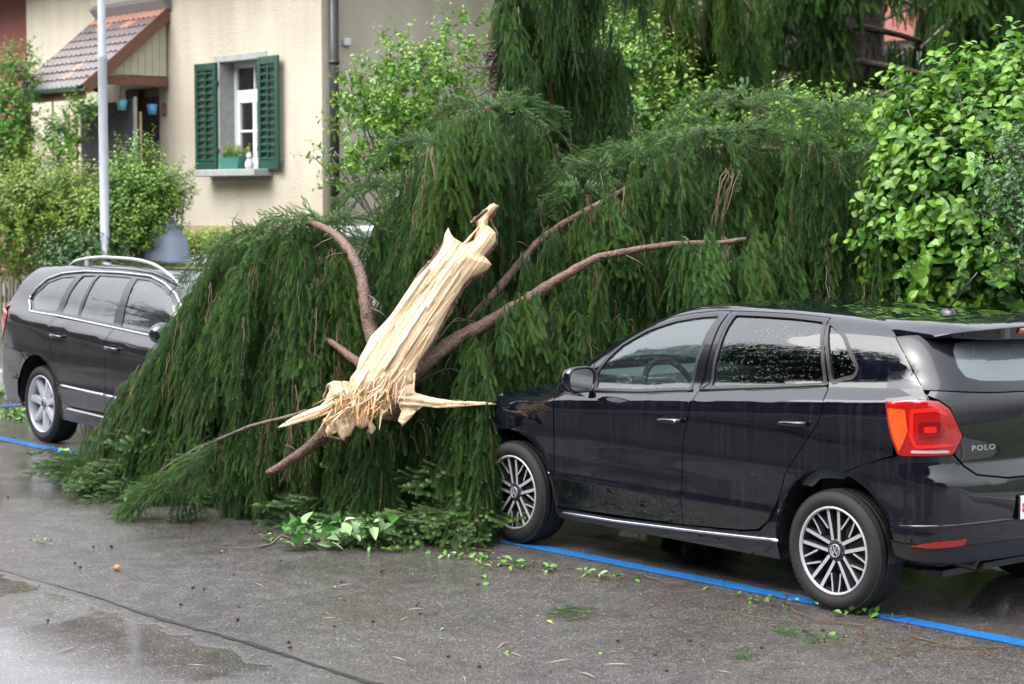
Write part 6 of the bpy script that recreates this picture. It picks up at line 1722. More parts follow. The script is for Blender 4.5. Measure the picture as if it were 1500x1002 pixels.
    # its outer left skirt sloping to the ground
    hang(sc, A((345, 362, 14.0), (310, 395, 14.2), (270, 440, 14.2), (230, 500, 14.1), (180, 585, 13.9)), A((260, 725, 13.1), (210, 720, 13.3), (175, 700, 13.6), (150, 690, 13.8), (120, 690, 13.9)), 60, 15, bulge=.25, depth=.1)
    # centre crown under the hanging top
    topC = A((560, 305, 13.5), (590, 262, 13.5), (625, 222, 13.5), (660, 178, 13.6), (705, 150, 13.7), (745, 152, 13.8), (785, 190, 14.0), (815, 250, 14.1))
    botC = A((545, 470, 12.9), (575, 520, 12.9), (610, 600, 12.9), (660, 620, 12.8), (720, 620, 12.8), (770, 600, 12.9), (810, 590, 13.0), (850, 560, 13.1))
    hang(sc, topC, botC, 80, 21, bulge=.25, depth=.14, tint=(.1, .9))
    hang(sc, [p + FWD * .3 for p in topC], [p + FWD * .35 for p in botC], 150, 22, bulge=.2, depth=.2, tint=(0, .6))
    hang(sc, A((640, 205, 12.95), (675, 165, 13.1), (720, 150, 13.3)), A((590, 400, 12.4), (650, 330, 12.45), (740, 480, 12.6)), 44, 28, bulge=.2, depth=.06, tint=(.3, 1))
    # around and behind the shard, to the ground
    hang(sc, A((540, 430, 12.8), (620, 420, 12.8), (700, 440, 12.7), (780, 430, 12.7), (850, 410, 12.7)), A((470, 745, 12.1), (560, 745, 12.05), (640, 760, 11.9), (690, 765, 11.75), (722, 740, 11.9)), 150, 23, bulge=.1, depth=.14, tint=(0, .7))
    hang(sc, A((560, 560, 12.5), (640, 560, 12.3), (690, 530, 12.1), (725, 500, 12.1)), A((540, 740, 12.1), (620, 755, 11.9), (670, 765, 11.75), (712, 775, 11.62)), 60, 24, bulge=.05, depth=.08, tint=(.2, 1))
    hang(sc, A((700, 470, 12.0), (712, 520, 11.95)), A((668, 770, 11.65), (710, 690, 11.55)), 16, 25, bulge=.05, depth=.03, tint=(.3, 1))
    # ropes under the long branch beside the black car
    hang(sc, A((780, 440, 12.35), (840, 400, 12.5), (890, 385, 12.6)), A((760, 560, 12.2), (815, 545, 12.4), (880, 490, 12.5)), 26, 26, bulge=.05, depth=.06, tint=(.3, 1), step=.15)
    hang(sc, A((730, 420, 12.6), (820, 330, 12.9), (920, 300, 13.2)), A((740, 580, 12.5), (830, 560, 12.8), (920, 500, 13.0)), 70, 27, bulge=.1, depth=.14)
    # sprays hanging over and under the bare limbs
    hang(sc, A((985, 352, 12.62), (1040, 350, 12.66), (1095, 346, 12.7)), A((990, 450, 12.6), (1050, 445, 12.65), (1120, 450, 12.7)), 26, 35, bulge=.05, depth=.04, tint=(.3, 1), step=.13)
    hang(sc, A((845, 312, 13.0), (900, 278, 13.1), (960, 252, 13.3)), A((850, 400, 12.95), (900, 380, 13.05), (960, 370, 13.2)), 40, 36, bulge=.05, depth=.05, tint=(.3, 1), step=.13)
    hang(sc, A((745, 445, 12.1), (790, 418, 12.3)), A((740, 530, 12.05), (800, 520, 12.3)), 12, 37, bulge=.05, depth=.03, tint=(.4, 1), step=.13)
    hang(sc, A((440, 478, 12.6), (470, 490, 12.45)), A((440, 560, 12.6), (475, 560, 12.45)), 8, 38, bulge=.05, depth=.03, tint=(.4, 1), step=.13)
    # right mass behind the black car
    topR = A((815, 330, 13.2), (850, 275, 13.6), (890, 242, 13.8), (950, 222, 13.9), (1010, 205, 13.9), (1080, 200, 13.9), (1150, 205, 14.0), (1220, 212, 14.0), (1275, 235, 13.9))
    botR = A((800, 600, 12.7), (850, 590, 12.8), (900, 560, 12.9), (960, 540, 13.0), (1020, 530, 13.1), (1090, 520, 13.2), (1160, 510, 13.3), (1220, 500, 13.3), (1283, 490, 13.2))
    hang(sc, topR, botR, 180, 31, bulge=.12, depth=.10, jit=.06, tint=(.15, .9))
    hang(sc, topR, botR, 150, 32, bulge=.12, depth=.20, jit=.08, tint=(.05, .7))
    hang(sc, [p + FWD * .5 for p in topR], [p + FWD * .6 for p in botR], 190, 33, bulge=.1, depth=.2, tint=(0, .5))
    hang(sc, A((1150, 345, 13.2), (1080, 352, 12.9), (960, 350, 13.0), (880, 370, 12.8)), A((1180, 480, 13.1), (1090, 470, 12.9), (970, 500, 13.0), (870, 540, 12.8)), 60, 34, bulge=.1, depth=.1, tint=(.2, .9))
    # arching tufts that crown the ridge
    def tuft(px, py, d, n, seed, spread=.5, up=.35, ln=1.0):
        r = random.Random(seed); c = at(px, py, d)
        for i in range(n):
            an = 2 * PI * i / n + r.uniform(-.3, .3); o = Vector((math.cos(an), math.sin(an), up + r.uniform(-.2, .3))).normalized(); p = c.copy()
            for j in range(4):
                sc.add(p, down_quat(o, r.uniform(0, 6)), ln * r.uniform(.45, .65), r.uniform(.2, .9), r.choice((0, 1, 3, 5, 6)))
                p = p + o * spread * .35; o = (o + Vector((0, 0, -.42))).normalized()
    tuft(1100, 158, 14.0, 9, 41, .45, .5); tuft(1222, 168, 14.1, 10, 42, .5, .4); tuft(1165, 205, 14.0, 9, 43, .55, .2); tuft(1060, 195, 13.9, 10, 44, .5, .2)
    tuft(1000, 200, 13.9, 10, 45, .5, .2); tuft(940, 225, 13.8, 9, 46, .45, .2); tuft(880, 245, 13.7, 9, 47, .45, .2); tuft(720, 160, 13.7, 9, 48, .4, .3); tuft(640, 215, 13.5, 8, 49, .35, .3)
    tuft(470, 330, 13.1, 9, 50, .35, .3); tuft(410, 345, 13.5, 9, 51, .4, .2); tuft(580, 275, 13.5, 8, 52, .35, .3); tuft(850, 285, 13.5, 8, 53, .4, .2); tuft(1265, 225, 13.9, 9, 54, .5, .15); tuft(350, 365, 13.9, 8, 55, .4, .1)
    # boughs splayed out over the wet road
    def ground_boughs(line_, n, seed, out=.5, lift=.10):
        r = random.Random(seed)
        for i in range(n):
            p = poly_at(line_, (i + r.random()) / n); p = Vector((p.x, p.y + r.uniform(-.25, .12), r.uniform(.03, lift)))
            an = R(90) + r.gauss(0, .7); d = Vector((math.cos(an), math.sin(an), -.10 * r.random())).normalized()
            sc.add(p, down_quat(d, r.uniform(-.5, .5)), r.uniform(.6, 1.05) * out * 2, r.uniform(.1, .9), r.choice((5, 6, 5, 6, 1)))
    G = lambda *ps: [ground_at(*p) for p in ps]
    ground_boughs(G((95, 705), (180, 728), (280, 735), (400, 738), (480, 735)), 70, 61, .32, .16)
    ground_boughs(G((470, 735), (540, 745), (610, 765), (680, 775), (715, 778)), 75, 62, .42, .16)
    ground_boughs(G((470, 765), (540, 782), (610, 795), (680, 795), (725, 788)), 80, 63, .46, .20)
    ground_boughs(G((500, 755), (600, 770), (700, 780)), 60, 67, .5, .42)
    ground_boughs(G((90, 702), (130, 712), (190, 730)), 50, 64, .36, .22)
    ground_boughs(G((200, 725), (300, 725), (420, 725), (540, 735), (640, 750)), 90, 65, .5, .45)
    # spray on the thin low branch at the left
    for i in range(26):
        t = rnd.random(); p = at(330, 640, 12.0).lerp(at(215, 715, 12.4), t) + Vector((0, 0, rnd.uniform(-.05, .03)))
        sc.add(p, down_quat(Vector((.5, .6, -.7)) + Vector((rnd.gauss(0, .3), rnd.gauss(0, .3), 0)), rnd.uniform(0, 6)), rnd.uniform(.5, .8), rnd.uniform(.4, 1), rnd.choice((0, 1, 5, 6)))
    sc.build('crown', [M_needle, M_twig], root)
    # dry brown twigs that show in front of the needles
    tw = MB()
    r = random.Random(77)
    def dry(a, b, n, sag=.06, rad=.0035):
        A_ = at(*a); B_ = at(*b)
        for i in range(n):
            o = Vector((r.gauss(0, .03), r.gauss(0, .03), r.gauss(0, .02))); q = []
            for j in range(7):
                t = j / 6; q.append(A_.lerp(B_, t) + o + Vector((r.gauss(0, .010), r.gauss(0, .010), math.sin(t * PI) * sag)))
            tw.tube(q, [rad * (1 - .6 * j / 6) for j in range(7)], 4, cap=False)
    dry((1068, 250, 13.3), (1045, 345, 13.2), 5); dry((1068, 250, 13.3), (1050, 330, 13.2), 3)
    for k in range(26):
        t = r.random(); a = (330 + r.uniform(-90, 130), 400 + r.uniform(0, 190)); dd = 12.75 + (400 - a[0]) * .0035
        dry((a[0], a[1], dd), (a[0] + r.uniform(-22, 16), a[1] + r.uniform(60, 130), dd - .12), 2, rad=.0028)
    for k in range(20):
        a = (r.uniform(640, 1000), r.uniform(260, 470)); dd = 12.6 + (500 - a[1]) * .002
        dry((a[0], a[1], dd), (a[0] + r.uniform(-20, 20), a[1] + r.uniform(30, 90), dd), 1, rad=.003)
    for k in range(16):
        a = (r.uniform(560, 700), r.uniform(600, 700)); dry((a[0], a[1], 11.9), (a[0] + r.uniform(-15, 15), a[1] + r.uniform(40, 70), 11.9), 1, rad=.004)
    o = tw.build('dry_twigs', M_twig, root); o['kind'] = 'stuff'
    tw = MB()
    def dead(a, pts, rad):
        tw.tube([at(*p) for p in pts], [rad * (1 - .7 * i / (len(pts) - 1)) for i in range(len(pts))], 5)
    dead(0, [(345, 345, 13.8), (340, 325, 13.8), (350, 310, 13.8)], .006); dead(0, [(365, 345, 13.8), (352, 322, 13.8), (336, 318, 13.8)], .005); dead(0, [(380, 340, 13.7), (372, 322, 13.7), (362, 330, 13.7)], .004)
    dead(0, [(560, 320, 13.4), (548, 300, 13.4), (560, 275, 13.4), (572, 290, 13.4)], .006); dead(0, [(470, 325, 13.1), (462, 312, 13.1), (455, 316, 13.1)], .006)
    dead(0, [(700, 150, 13.8), (690, 130, 13.8), (668, 128, 13.8), (655, 150, 13.7)], .006); dead(0, [(745, 152, 13.8), (735, 136, 13.8), (715, 135, 13.8), (700, 150, 13.8)], .006)
    tw.build('dead_twig', M_bark_dark, root)
build_fallen_spruce()
# ================================================================ GARDEN PLANTS
def leaf_proto(l=1.0, w=.6, fold=.18, curl=.12, heart=False):
    """a folded leaf along +Y with stalk, unit length"""
    rows = [(0, .02), (.12, .72 if heart else .35), (.30, 1.0), (.55, .86), (.78, .5), (1.0, .01)]
    V = []; F = []
    for y, k in rows:
        hw = w / 2 * k; z = -curl * y * y
        yy = y - (.06 if heart and 0 < y < .2 else 0)
        V += [(-hw * l, yy * l, (z + fold * k * .5) * l), (0, y * l, z * l), (hw * l, yy * l, (z + fold * k * .5) * l)]
    for i in range(len(rows) - 1):
        b = 3 * i; F += [(b, b + 1, b + 4, b + 3), (b + 1, b + 2, b + 5, b + 4)]
    return V, F, [0.0] * len(V), [0] * len(F)
def leaf_spray(seed, n=7, l=.07, L=.26, heart=False, tipc=1.0, w=.6):
    """a short shoot with alternate leaves, growing along +Z"""
    rnd = random.Random(seed); V = []; F = []; T = []; M = []
    pth = []; x = y = 0
    for i in range(6): pth.append((x, y, L * i / 5)); x += rnd.uniform(-.02, .02); y += rnd.uniform(-.02, .02)
    twig(V, F, T, M, pth, .0028, .0012)
    for i in range(n):
        t = (i + .6) / n; k = min(4, int(t * 5)); c = Vector(pth[k]).lerp(Vector(pth[k + 1]), t * 5 - k)
        an = i * 2.4 + rnd.uniform(-.5, .5); s = l * (1.1 - .45 * t) * rnd.uniform(.75, 1.2)
        v, f, _, _ = leaf_proto(1, w, rnd.uniform(.1, .3), rnd.uniform(.05, .35), heart)
        q = Matrix.Rotation(an, 4, 'Z') @ Matrix.Rotation(rnd.uniform(-.5, .75), 4, 'X') @ Matrix.Rotation(rnd.uniform(-.5, .5), 4, 'Y')
        b = len(V); V += [tuple(c + (q @ Vector(p)) * s) for p in v]; F += [tuple(j + b for j in g) for g in f]; M += [0] * len(f); T += [tipc * t ** 2 * rnd.uniform(.5, 1)] * len(v)
    return V, F, T, M
M_leaf_y = leafy_mat('yellow_green_leaves', (0.060, 0.145, 0.018), (0.15, 0.27, 0.032), (0.28, 0.36, 0.05), .4, .35)
M_leaf_m = leafy_mat('mid_green_leaves', (0.032, 0.115, 0.014), (0.085, 0.235, 0.026), (0.26, 0.40, 0.045), .32, .30)
M_leaf_b = leafy_mat('bright_bush_leaves', (0.010, 0.068, 0.010), (0.075, 0.235, 0.022), (0.23, 0.40, 0.036), .42, .34)
M_leaf_b1 = leafy_mat('bright_single_leaves', (0.010, 0.068, 0.010), (0.075, 0.235, 0.022), (0.23, 0.40, 0.036), .42, .34, inst=False)
M_leaf_d = leafy_mat('dark_green_leaves', (0.014, 0.055, 0.016), (0.032, 0.105, 0.026), (0.07, 0.17, 0.03), .35, .25)
M_leaf_r = leafy_mat('reddish_leaves', (0.14, 0.07, 0.05), (0.26, 0.16, 0.07), (0.35, 0.25, 0.08), .5, .3)
SPR_S = [leaf_spray(100 + i, 9, .062, .26) for i in range(4)]
SPR_M = [leaf_spray(110 + i, 8, .085, .30) for i in range(4)]
SPR_H = [leaf_spray(120 + i, 8, .095, .30, True, .7, .78) for i in range(5)]
def up_quat(d, roll): return Vector(d).normalized().to_track_quat('Z', 'Y') @ Matrix.Rotation(roll, 3, 'Z').to_quaternion()
def shrub(name, label, cat, blobs, n, protos, mats, seed, scale=1.0, group=None, stems=6, base=None, up=.5, shell=.55, tint=(.1, .9), droop=0.0, stem_mat=None, sr=.02):
    """blobs = (centre, (rx, ry, rz)) ellipsoids filled with leafy shoots, denser towards their skins"""
    rnd = random.Random(seed); c0 = sum((b[0] for b in blobs), Vector()) / len(blobs)
    root = empty(name, (0, 0, 0)); tag(root, label, cat, group)
    sc = Scatter(protos); W = [b[1][0] * b[1][1] * b[1][2] for b in blobs]; tot = sum(W)
    for (c, r_), w in zip(blobs, W):
        for i in range(int(n * w / tot)):
            v = Vector((rnd.gauss(0, 1), rnd.gauss(0, 1), rnd.gauss(0, 1))).normalized()
            rad = (shell + (1 - shell) * rnd.random()) * rnd.choice((1, 1, 1, rnd.uniform(.3, 1))) * rnd.uniform(.88, 1.06)
            p = c + Vector((v.x * r_[0], v.y * r_[1], v.z * r_[2])) * rad
            if p.z < .15: continue
            d = v + Vector((0, 0, up)) + Vector((rnd.gauss(0, .35), rnd.gauss(0, .35), rnd.gauss(0, .3))) - Vector((0, 0, droop))
            sc.add(p, up_quat(d, rnd.uniform(0, 6.28)), scale * rnd.uniform(.7, 1.25), rnd.uniform(*tint), rnd.randrange(len(protos)))
    sc.build('foliage', mats, root)
    bs = base or Vector((c0.x, c0.y, .1))
    for i in range(stems):
        c, r_ = rnd.choice(blobs); e = c + Vector((rnd.uniform(-.7, .7) * r_[0], rnd.uniform(-.7, .7) * r_[1], rnd.uniform(0, .75) * r_[2]))
        mb = MB(); m_ = bs.lerp(e, .5) + Vector((rnd.uniform(-.1, .1), rnd.uniform(-.1, .1), .1)); bough(mb, [bs + Vector((rnd.uniform(-.1, .1), rnd.uniform(-.1, .1), 0)), m_, e], sr, sr * .25, 7, rnd, 4)
        mb.build('stem', stem_mat or M_bark_grey, root)
    return root
def E(px, py, d, rx, ry, rz): return (at(px, py, d), (rx, ry, rz))
# window box plants
sc = Scatter(SPR_S); rnd = random.Random(1)
for i in range(60): sc.add((rnd.uniform(-.2, .2), rnd.uniform(-.06, .06), .14), up_quat((rnd.gauss(0, .4), rnd.gauss(0, .4), 1), rnd.uniform(0, 6)), rnd.uniform(.45, .8), rnd.random(), rnd.randrange(4))
sc.build('foliage', [M_leaf_y, M_twig], BOXPLANT)
shrub('climbing_shrub', 'bright green climber at the left house corner below the brick-pink wall', 'shrub', [E(15, 130, 25.6, .42, .3, .48), E(8, 195, 25.4, .46, .35, .6), E(38, 100, 25.8, .16, .15, .30), E(0, 250, 25.3, .5, .4, .6)], 800, SPR_M, [M_leaf_b, M_twig], 1, .8, stems=5)
shrub('porch_plant', 'leafy green potted plant under the left end of the porch', 'plant', [E(92, 208, 24.3, .22, .2, .34), E(122, 160, 24.2, .24, .15, .10)], 190, SPR_M, [M_leaf_b, M_twig], 2, .7, stems=3)
shrub('yellow_shrub', 'yellow-green garden shrub left of the lamp post behind the estate car', 'shrub', [E(60, 300, 19.9, .60, .5, .42), E(25, 330, 19.8, .5, .45, .5), E(105, 312, 19.9, .48, .5, .38), E(60, 252, 20.1, .22, .3, .16), E(130, 345, 19.7, .5, .4, .4)], 1700, SPR_S, [M_leaf_y, M_twig], 3, .8, stems=9)
shrub('willow_shrub', 'loose upright green shrub right of the lamp post in front of the porch', 'shrub', [E(190, 300, 19.6, .42, .4, .40), E(208, 232, 19.7, .13, .2, .20), E(238, 275, 19.6, .20, .3, .22), E(180, 340, 19.5, .40, .4, .35), E(225, 320, 19.6, .25, .3, .3), E(252, 290, 19.6, .12, .2, .2)], 1350, SPR_S, [M_leaf_m, M_twig], 4, .75, stems=12, up=1.0)
shrub('barberry_shrub', 'low reddish shrub at the left edge above the picket fence', 'shrub', [E(15, 372, 24.5, .5, .4, .36), E(50, 385, 24.3, .36, .3, .24)], 520, SPR_S, [M_leaf_r, M_twig], 5, .7, stems=5)
shrub('dark_shrub', 'dark shrub between the lamp post and the estate car roof', 'shrub', [E(120, 388, 19.2, .45, .3, .25)], 420, SPR_S, [M_leaf_d, M_twig], 6, .9, stems=4)
# clipped hedge before the house wall
def hedge(name, label, x0, x1, y, w, z, n, protos, m, seed):
    root = empty(name, (0, 0, 0)); tag(root, label, 'hedge'); rnd = random.Random(seed); sc = Scatter(protos)
    mb = MB(); mb.box(((x0 + x1) / 2, y, z / 2), (x1 - x0 - .15, w - .2, z - .15)); mb.build('twig_core', M_bark_dark, root)
    for i in range(n):
        f = rnd.random(); x = rnd.uniform(x0, x1)
        if f < .5: p = Vector((x, y + rnd.uniform(-w / 2, w / 2), z + rnd.gauss(0, .03))); d = Vector((0, 0, 1))
        else: p = Vector((x, y + w / 2 + rnd.gauss(0, .03), rnd.uniform(.2, z))); d = Vector((0, 1, .5))
        sc.add(p - d * .15, up_quat(d + Vector((rnd.gauss(0, .3), rnd.gauss(0, .3), rnd.gauss(0, .2))), rnd.uniform(0, 6)), rnd.uniform(.6, 1), rnd.random(), rnd.randrange(len(protos)))
    sc.build('foliage', [m, M_twig], root)
hedge('clipped_hedge', 'low clipped green hedge along the foot of the cream wall', 9.3, 12.4, -2.9, .7, 1.60, 2200, SPR_S, M_leaf_y, 8)
# young broad-leaved tree before the house's side wall
shrub('young_tree', 'young light green broad-leaved tree between the house and the fallen spruce', 'tree',
      [E(600, 150, 16.4, .46, .5, .42), E(560, 200, 16.3, .40, .4, .35), E(650, 120, 16.6, .36, .4, .32), E(530, 130, 16.3, .22, .3, .20), E(520, 240, 16.2, .22, .3, .18), E(590, 75, 16.5, .22, .25, .14), E(680, 60, 16.8, .2, .3, .25), E(640, 215, 16.5, .35, .4, .3), E(600, 265, 16.4, .22, .3, .2), E(470, 235, 16.1, .10, .15, .06)],
      800, SPR_M, [M_leaf_m, M_twig], 9, .72, stems=16, base=at(625, 460, 16.5), up=.15, droop=.1, tint=(.3, 1))
# big bright bush right: its nearest leaves are single pieces
def big_bush():
    blobs = [E(1420, 300, 13.3, .70, .6, .60), E(1365, 250, 13.3, .32, .4, .42), E(1480, 220, 13.4, .60, .5, .50), E(1360, 360, 13.2, .42, .45, .40), E(1470, 400, 13.1, .70, .5, .45), E(1330, 170, 13.4, .14, .2, .13), E(1400, 140, 13.4, .30, .3, .20), E(1500, 110, 13.5, .30, .3, .25), E(1330, 320, 13.4, .20, .3, .36), E(1340, 430, 13.4, .30, .3, .25)]
    root = shrub('lilac_bush', 'large bright green bush with heart-shaped leaves behind the black car', 'bush', blobs, 2500, SPR_H, [M_leaf_b, M_twig], 10, .82, stems=14, base=at(1420, 560, 13.4), up=.6, tint=(.0, 1))
    rnd = random.Random(12); mes = []
    for k in range(6):
        v, f, _, _ = leaf_proto(.092, .78, rnd.uniform(.1, .3), rnd.uniform(.05, .4), True); me = bpy.data.meshes.new('leaf'); me.from_pydata(v, [], f); me.materials.append(M_leaf_b1)
        a = me.attributes.new('tip', 'FLOAT', 'POINT'); a.data.foreach_set('value', [(.7, .1, .4, .0, .2, .9)[k]] * len(v)); me.update(); mes.append(me)
    C_ = []; n = 0
    while n < 300:
        c, r_ = blobs[rnd.randrange(len(blobs))]; v = Vector((rnd.gauss(0, 1), rnd.gauss(0, 1), rnd.gauss(0, 1))).normalized()
        if v.dot((CAMP - c).normalized()) < .25: continue
        p = c + Vector((v.x * r_[0], v.y * r_[1], v.z * r_[2])) * rnd.uniform(1.0, 1.12)
        o = link('leaf', mes[rnd.randrange(6)], root, p)
        o.rotation_euler = (rnd.gauss(-.6, .45), rnd.gauss(0, .4), rnd.uniform(0, 6.28)); s = rnd.uniform(.7, 1.15); o.scale = (s, s, s); n += 1
big_bush()
shrub('holly_bush', 'darker small-leaved bush at the right picture edge in front of the bright bush', 'bush', [E(1500, 270, 11.9, .16, .3, .32), E(1515, 330, 11.9, .2, .3, .3)], 300, SPR_S, [M_leaf_d, M_twig], 11, .7, stems=4, base=at(1510, 520, 12.0))
shrub('low_bush', 'bright leafy bush glimpsed between the spruce ridge tufts', 'bush', [E(1170, 190, 14.9, .45, .3, .2), E(1150, 150, 14.9, .08, .1, .12), E(1290, 230, 14.6, .3, .3, .3), E(1270, 190, 14.9, .2, .3, .15)], 420, SPR_M, [M_leaf_b, M_twig], 13, .75, stems=5, base=at(1200, 420, 14.9), tint=(.5, 1))
shrub('background_bush', 'green leafy bush between the hanging spruce and the dark conifers', 'bush', [E(920, 110, 18.0, .5, .4, .45), E(905, 55, 18.2, .35, .3, .25), E(960, 210, 17.6, .5, .4, .5), E(880, 200, 17.8, .4, .4, .6), E(1010, 180, 17.9, .4, .3, .5)], 900, SPR_M, [M_leaf_m, M_twig], 14, .85, stems=8, base=at(930, 500, 17.8))
# ---------------------------------------------------------------- standing weeping spruce in the middle
def standing_spruce():
    root = empty('weeping_spruce', (0, 0, 0)); tag(root, 'tall weeping spruce still standing behind the broken one', 'tree')
    mb = MB(); rnd = random.Random(5); bough(mb, [at(800, 600, 15.6), at(805, 300, 15.6), at(800, 0, 15.6), at(795, -300, 15.6)], .13, .07, 12, rnd); mb.build('trunk', M_bark_dark, root)
    sc = Scatter(ROPES); A = lambda *ps: [at(*p) for p in ps]
    for (cx, cy, w, ln, seed, n) in ((805, -60, 80, 190, 1, 40), (758, -30, 28, 180, 2, 18), (860, 20, 55, 240, 3, 34), (808, 60, 62, 290, 4, 42), (780, 20, 45, 240, 5, 30), (840, 110, 70, 330, 6, 50), (808, 150, 68, 330, 7, 42), (870, 150, 45, 240, 8, 26), (815, 260, 80, 330, 9, 46), (880, 60, 30, 230, 10, 16), (840, -160, 100, 220, 12, 40)):
        d = 15.3
        hang(sc, A((cx - w, cy + 25, d), (cx - w * .4, cy, d), (cx + w * .4, cy, d), (cx + w, cy + 25, d)), A((cx - w * 1.05, cy + ln * .9, d), (cx, cy + ln, d - .1), (cx + w * 1.1, cy + ln * .9, d)), n, 400 + seed, bulge=.25, depth=.22, tint=(.0, .9), step=.16)
    sc.build('crown', [M_needle, M_twig], root)
    for pts in ([(795, 20, 15.5), (765, 40, 15.2), (735, 60, 15.0), (712, 90, 14.9)], [(805, 130, 15.5), (830, 120, 15.2), (868, 150, 15.0), (880, 190, 15)], [(800, 60, 15.5), (760, 60, 15.2), (722, 90, 15.0), (715, 150, 15.0)]):
        mb = MB(); bough(mb, [at(*p) for p in pts], .035, .010, 7, rnd); mb.build('branch', M_bark_dark, root)
    mb = MB(); r = random.Random(9)
    for k in range(26):
        c = at(728, 60 + 5 * k * .8, 14.9); an = r.uniform(-1, 1); l = r.uniform(.12, .32)
        d = Vector((0, 0, 0)) + RGT * -math.cos(an) * l + Vector((0, 0, 1)) * math.sin(an) * l; mb.tube([c, c + d * .5 + Vector((0, 0, -.02)), c + d], [.007, .005, .002], 5)
    o = mb.build('dead_twigs', M_bark_dark, root); o['kind'] = 'stuff'
    for (x, y) in ((765, 180), (815, 210), (835, 190), (825, 250)):
        mb = MB(); bough(mb, [at(x, y, 14.9), at(x + 5, y + 60, 14.85), at(x - 4, y + 120, 14.8)], .012, .005, 6, rnd); mb.build('branch', M_twig, root)
standing_spruce()
# ---------------------------------------------------------------- dark conifers behind
def in_gap(x, y):
    return 1238 < x < 1350 and -40 < y < 88
def conifer(x, d, w, label, seed, n=120, top=-140, bottom=420, scale=1.5, trunk=.16, bark=True, droopy=True, tint=(0, .8)):
    root = empty('spruce_tree', (0, 0, 0)); tag(root, label, 'tree', 'dark conifers behind the garden')
    rnd = random.Random(seed); mb = MB(); bough(mb, [at(x, 560, d + .3), at(x, 200, d + .3), at(x + rnd.uniform(-15, 15), -250, d + .3)], trunk, trunk * .6, 12, rnd); mb.build('trunk', M_bark_dark, root)
    sc = Scatter(ROPES); k = 0; y = top
    while y < bottom:
        ww = w * (.65 + .35 * rnd.random())
        for sx in (-1, 1):
            cx = x + sx * ww * .5; dz = rnd.uniform(-.7, .5)
            T = [at(x, y - 10, d + dz * .4), at(x + sx * ww * .5, y + 12, d + dz), at(x + sx * ww, y + 60, d + dz)]
            Bm = [at(x, y + 130, d + dz * .4), at(x + sx * ww * .55, y + 150, d + dz), at(x + sx * ww * 1.02, y + 160, d + dz)]
            hang(sc, T, Bm, n, seed * 100 + k, bulge=.15, depth=.25, scale=scale, tint=tint, step=.2, jit=.12, bare=.02, skip=in_gap)
            mb = MB(); bough(mb, T, .04, .012, 6, rnd, 3); mb.build('branch', M_bark_dark, root); k += 1
        y += rnd.uniform(42, 62)
    sc.build('crown', [M_needle_d, M_twig], root)
conifer(1035, 18.6, 85, 'brighter green spruce with drooping fronds right of the leafy bush', 61, 22, -90, 330, 1.1, .12, tint=(.5, 1))
conifer(1262, 20.5, 230, 'broad dark spruce with a thick trunk in the upper right', 62, 24, -160, 330, 1.6, .28)
conifer(1460, 19.5, 150, 'dark drooping conifer in the top right corner behind the bright bush', 63, 20, -160, 330, 1.5, .2)
conifer(1120, 22.5, 200, 'dark spruce in deep shade behind the fallen ridge', 64, 22, -160, 330, 1.7, .25)
conifer(930, 23.5, 130, 'dark spruce high behind the standing weeping spruce', 65, 16, -160, 330, 1.7, .2)
conifer(1400, 24.5, 220, 'dark spruce far back behind the upper right gap', 66, 20, -160, 150, 1.8, .25)
# dense far hedge closing the view under the conifers
def back_hedge():
    root = empty('tall_hedge', (0, 0, 0)); tag(root, 'tall dark evergreen hedge closing the view under the conifers', 'hedge'); rnd = random.Random(31); sc = Scatter(SPR_M)
    y = -15.5
    mb = MB(); mb.box((14.3, y - .8, 1.5), (26, .5, 3.0)); mb.build('twig_core', M_bark_dark, root)
    for i in range(4200):
        p = Vector((rnd.uniform(1, 27), y + rnd.uniform(-.4, .3), rnd.uniform(.2, 3.5)))
        sc.add(p, up_quat((rnd.gauss(0, .4), rnd.uniform(.2, 1), rnd.gauss(.3, .4)), rnd.uniform(0, 6)), rnd.uniform(1.0, 1.7), rnd.uniform(0, .6), rnd.randrange(4))
    sc.build('foliage', [M_leaf_d, M_twig], root)
back_hedge()
hedge('roadside_hedge', 'tall dark hedge on the far pavement across the street', -22, 34, 10.4, .9, 3.0, 1500, SPR_M, M_leaf_d, 81)
# trees across the street, only seen mirrored in the paint and glass
for k, (x, y, h, label) in enumerate(((1.0, 14.0, 11.0, 'round dark tree across the street opposite the black car'), (13, 13.8, 12.0, 'dark tree across the street before the pink house end'), (19.5, 14, 13.5, 'tallest dark tree across the street between the pink and grey houses'), (27, 14, 12.5, 'dark tree across the street farthest along before the grey house'), (-8, 13.6, 9.5, 'dark tree across the street at the near side'))):
    shrub('broadleaf_tree', label, 'tree', [(Vector((x, y, h - 2.4)), (2.8, 2.0, 2.6)), (Vector((x + 1.4, y, h - 4.2)), (2.6, 2, 2.4)), (Vector((x - 1.5, y, h - 4.6)), (2.4, 2, 2.4)), (Vector((x, y, h - 6.5)), (2.8, 2, 2.4))], 1300, SPR_M, [M_leaf_d, M_twig], 70 + k, 3.8, group='trees across the street', stems=5, base=Vector((x, y, .1)), sr=.16)
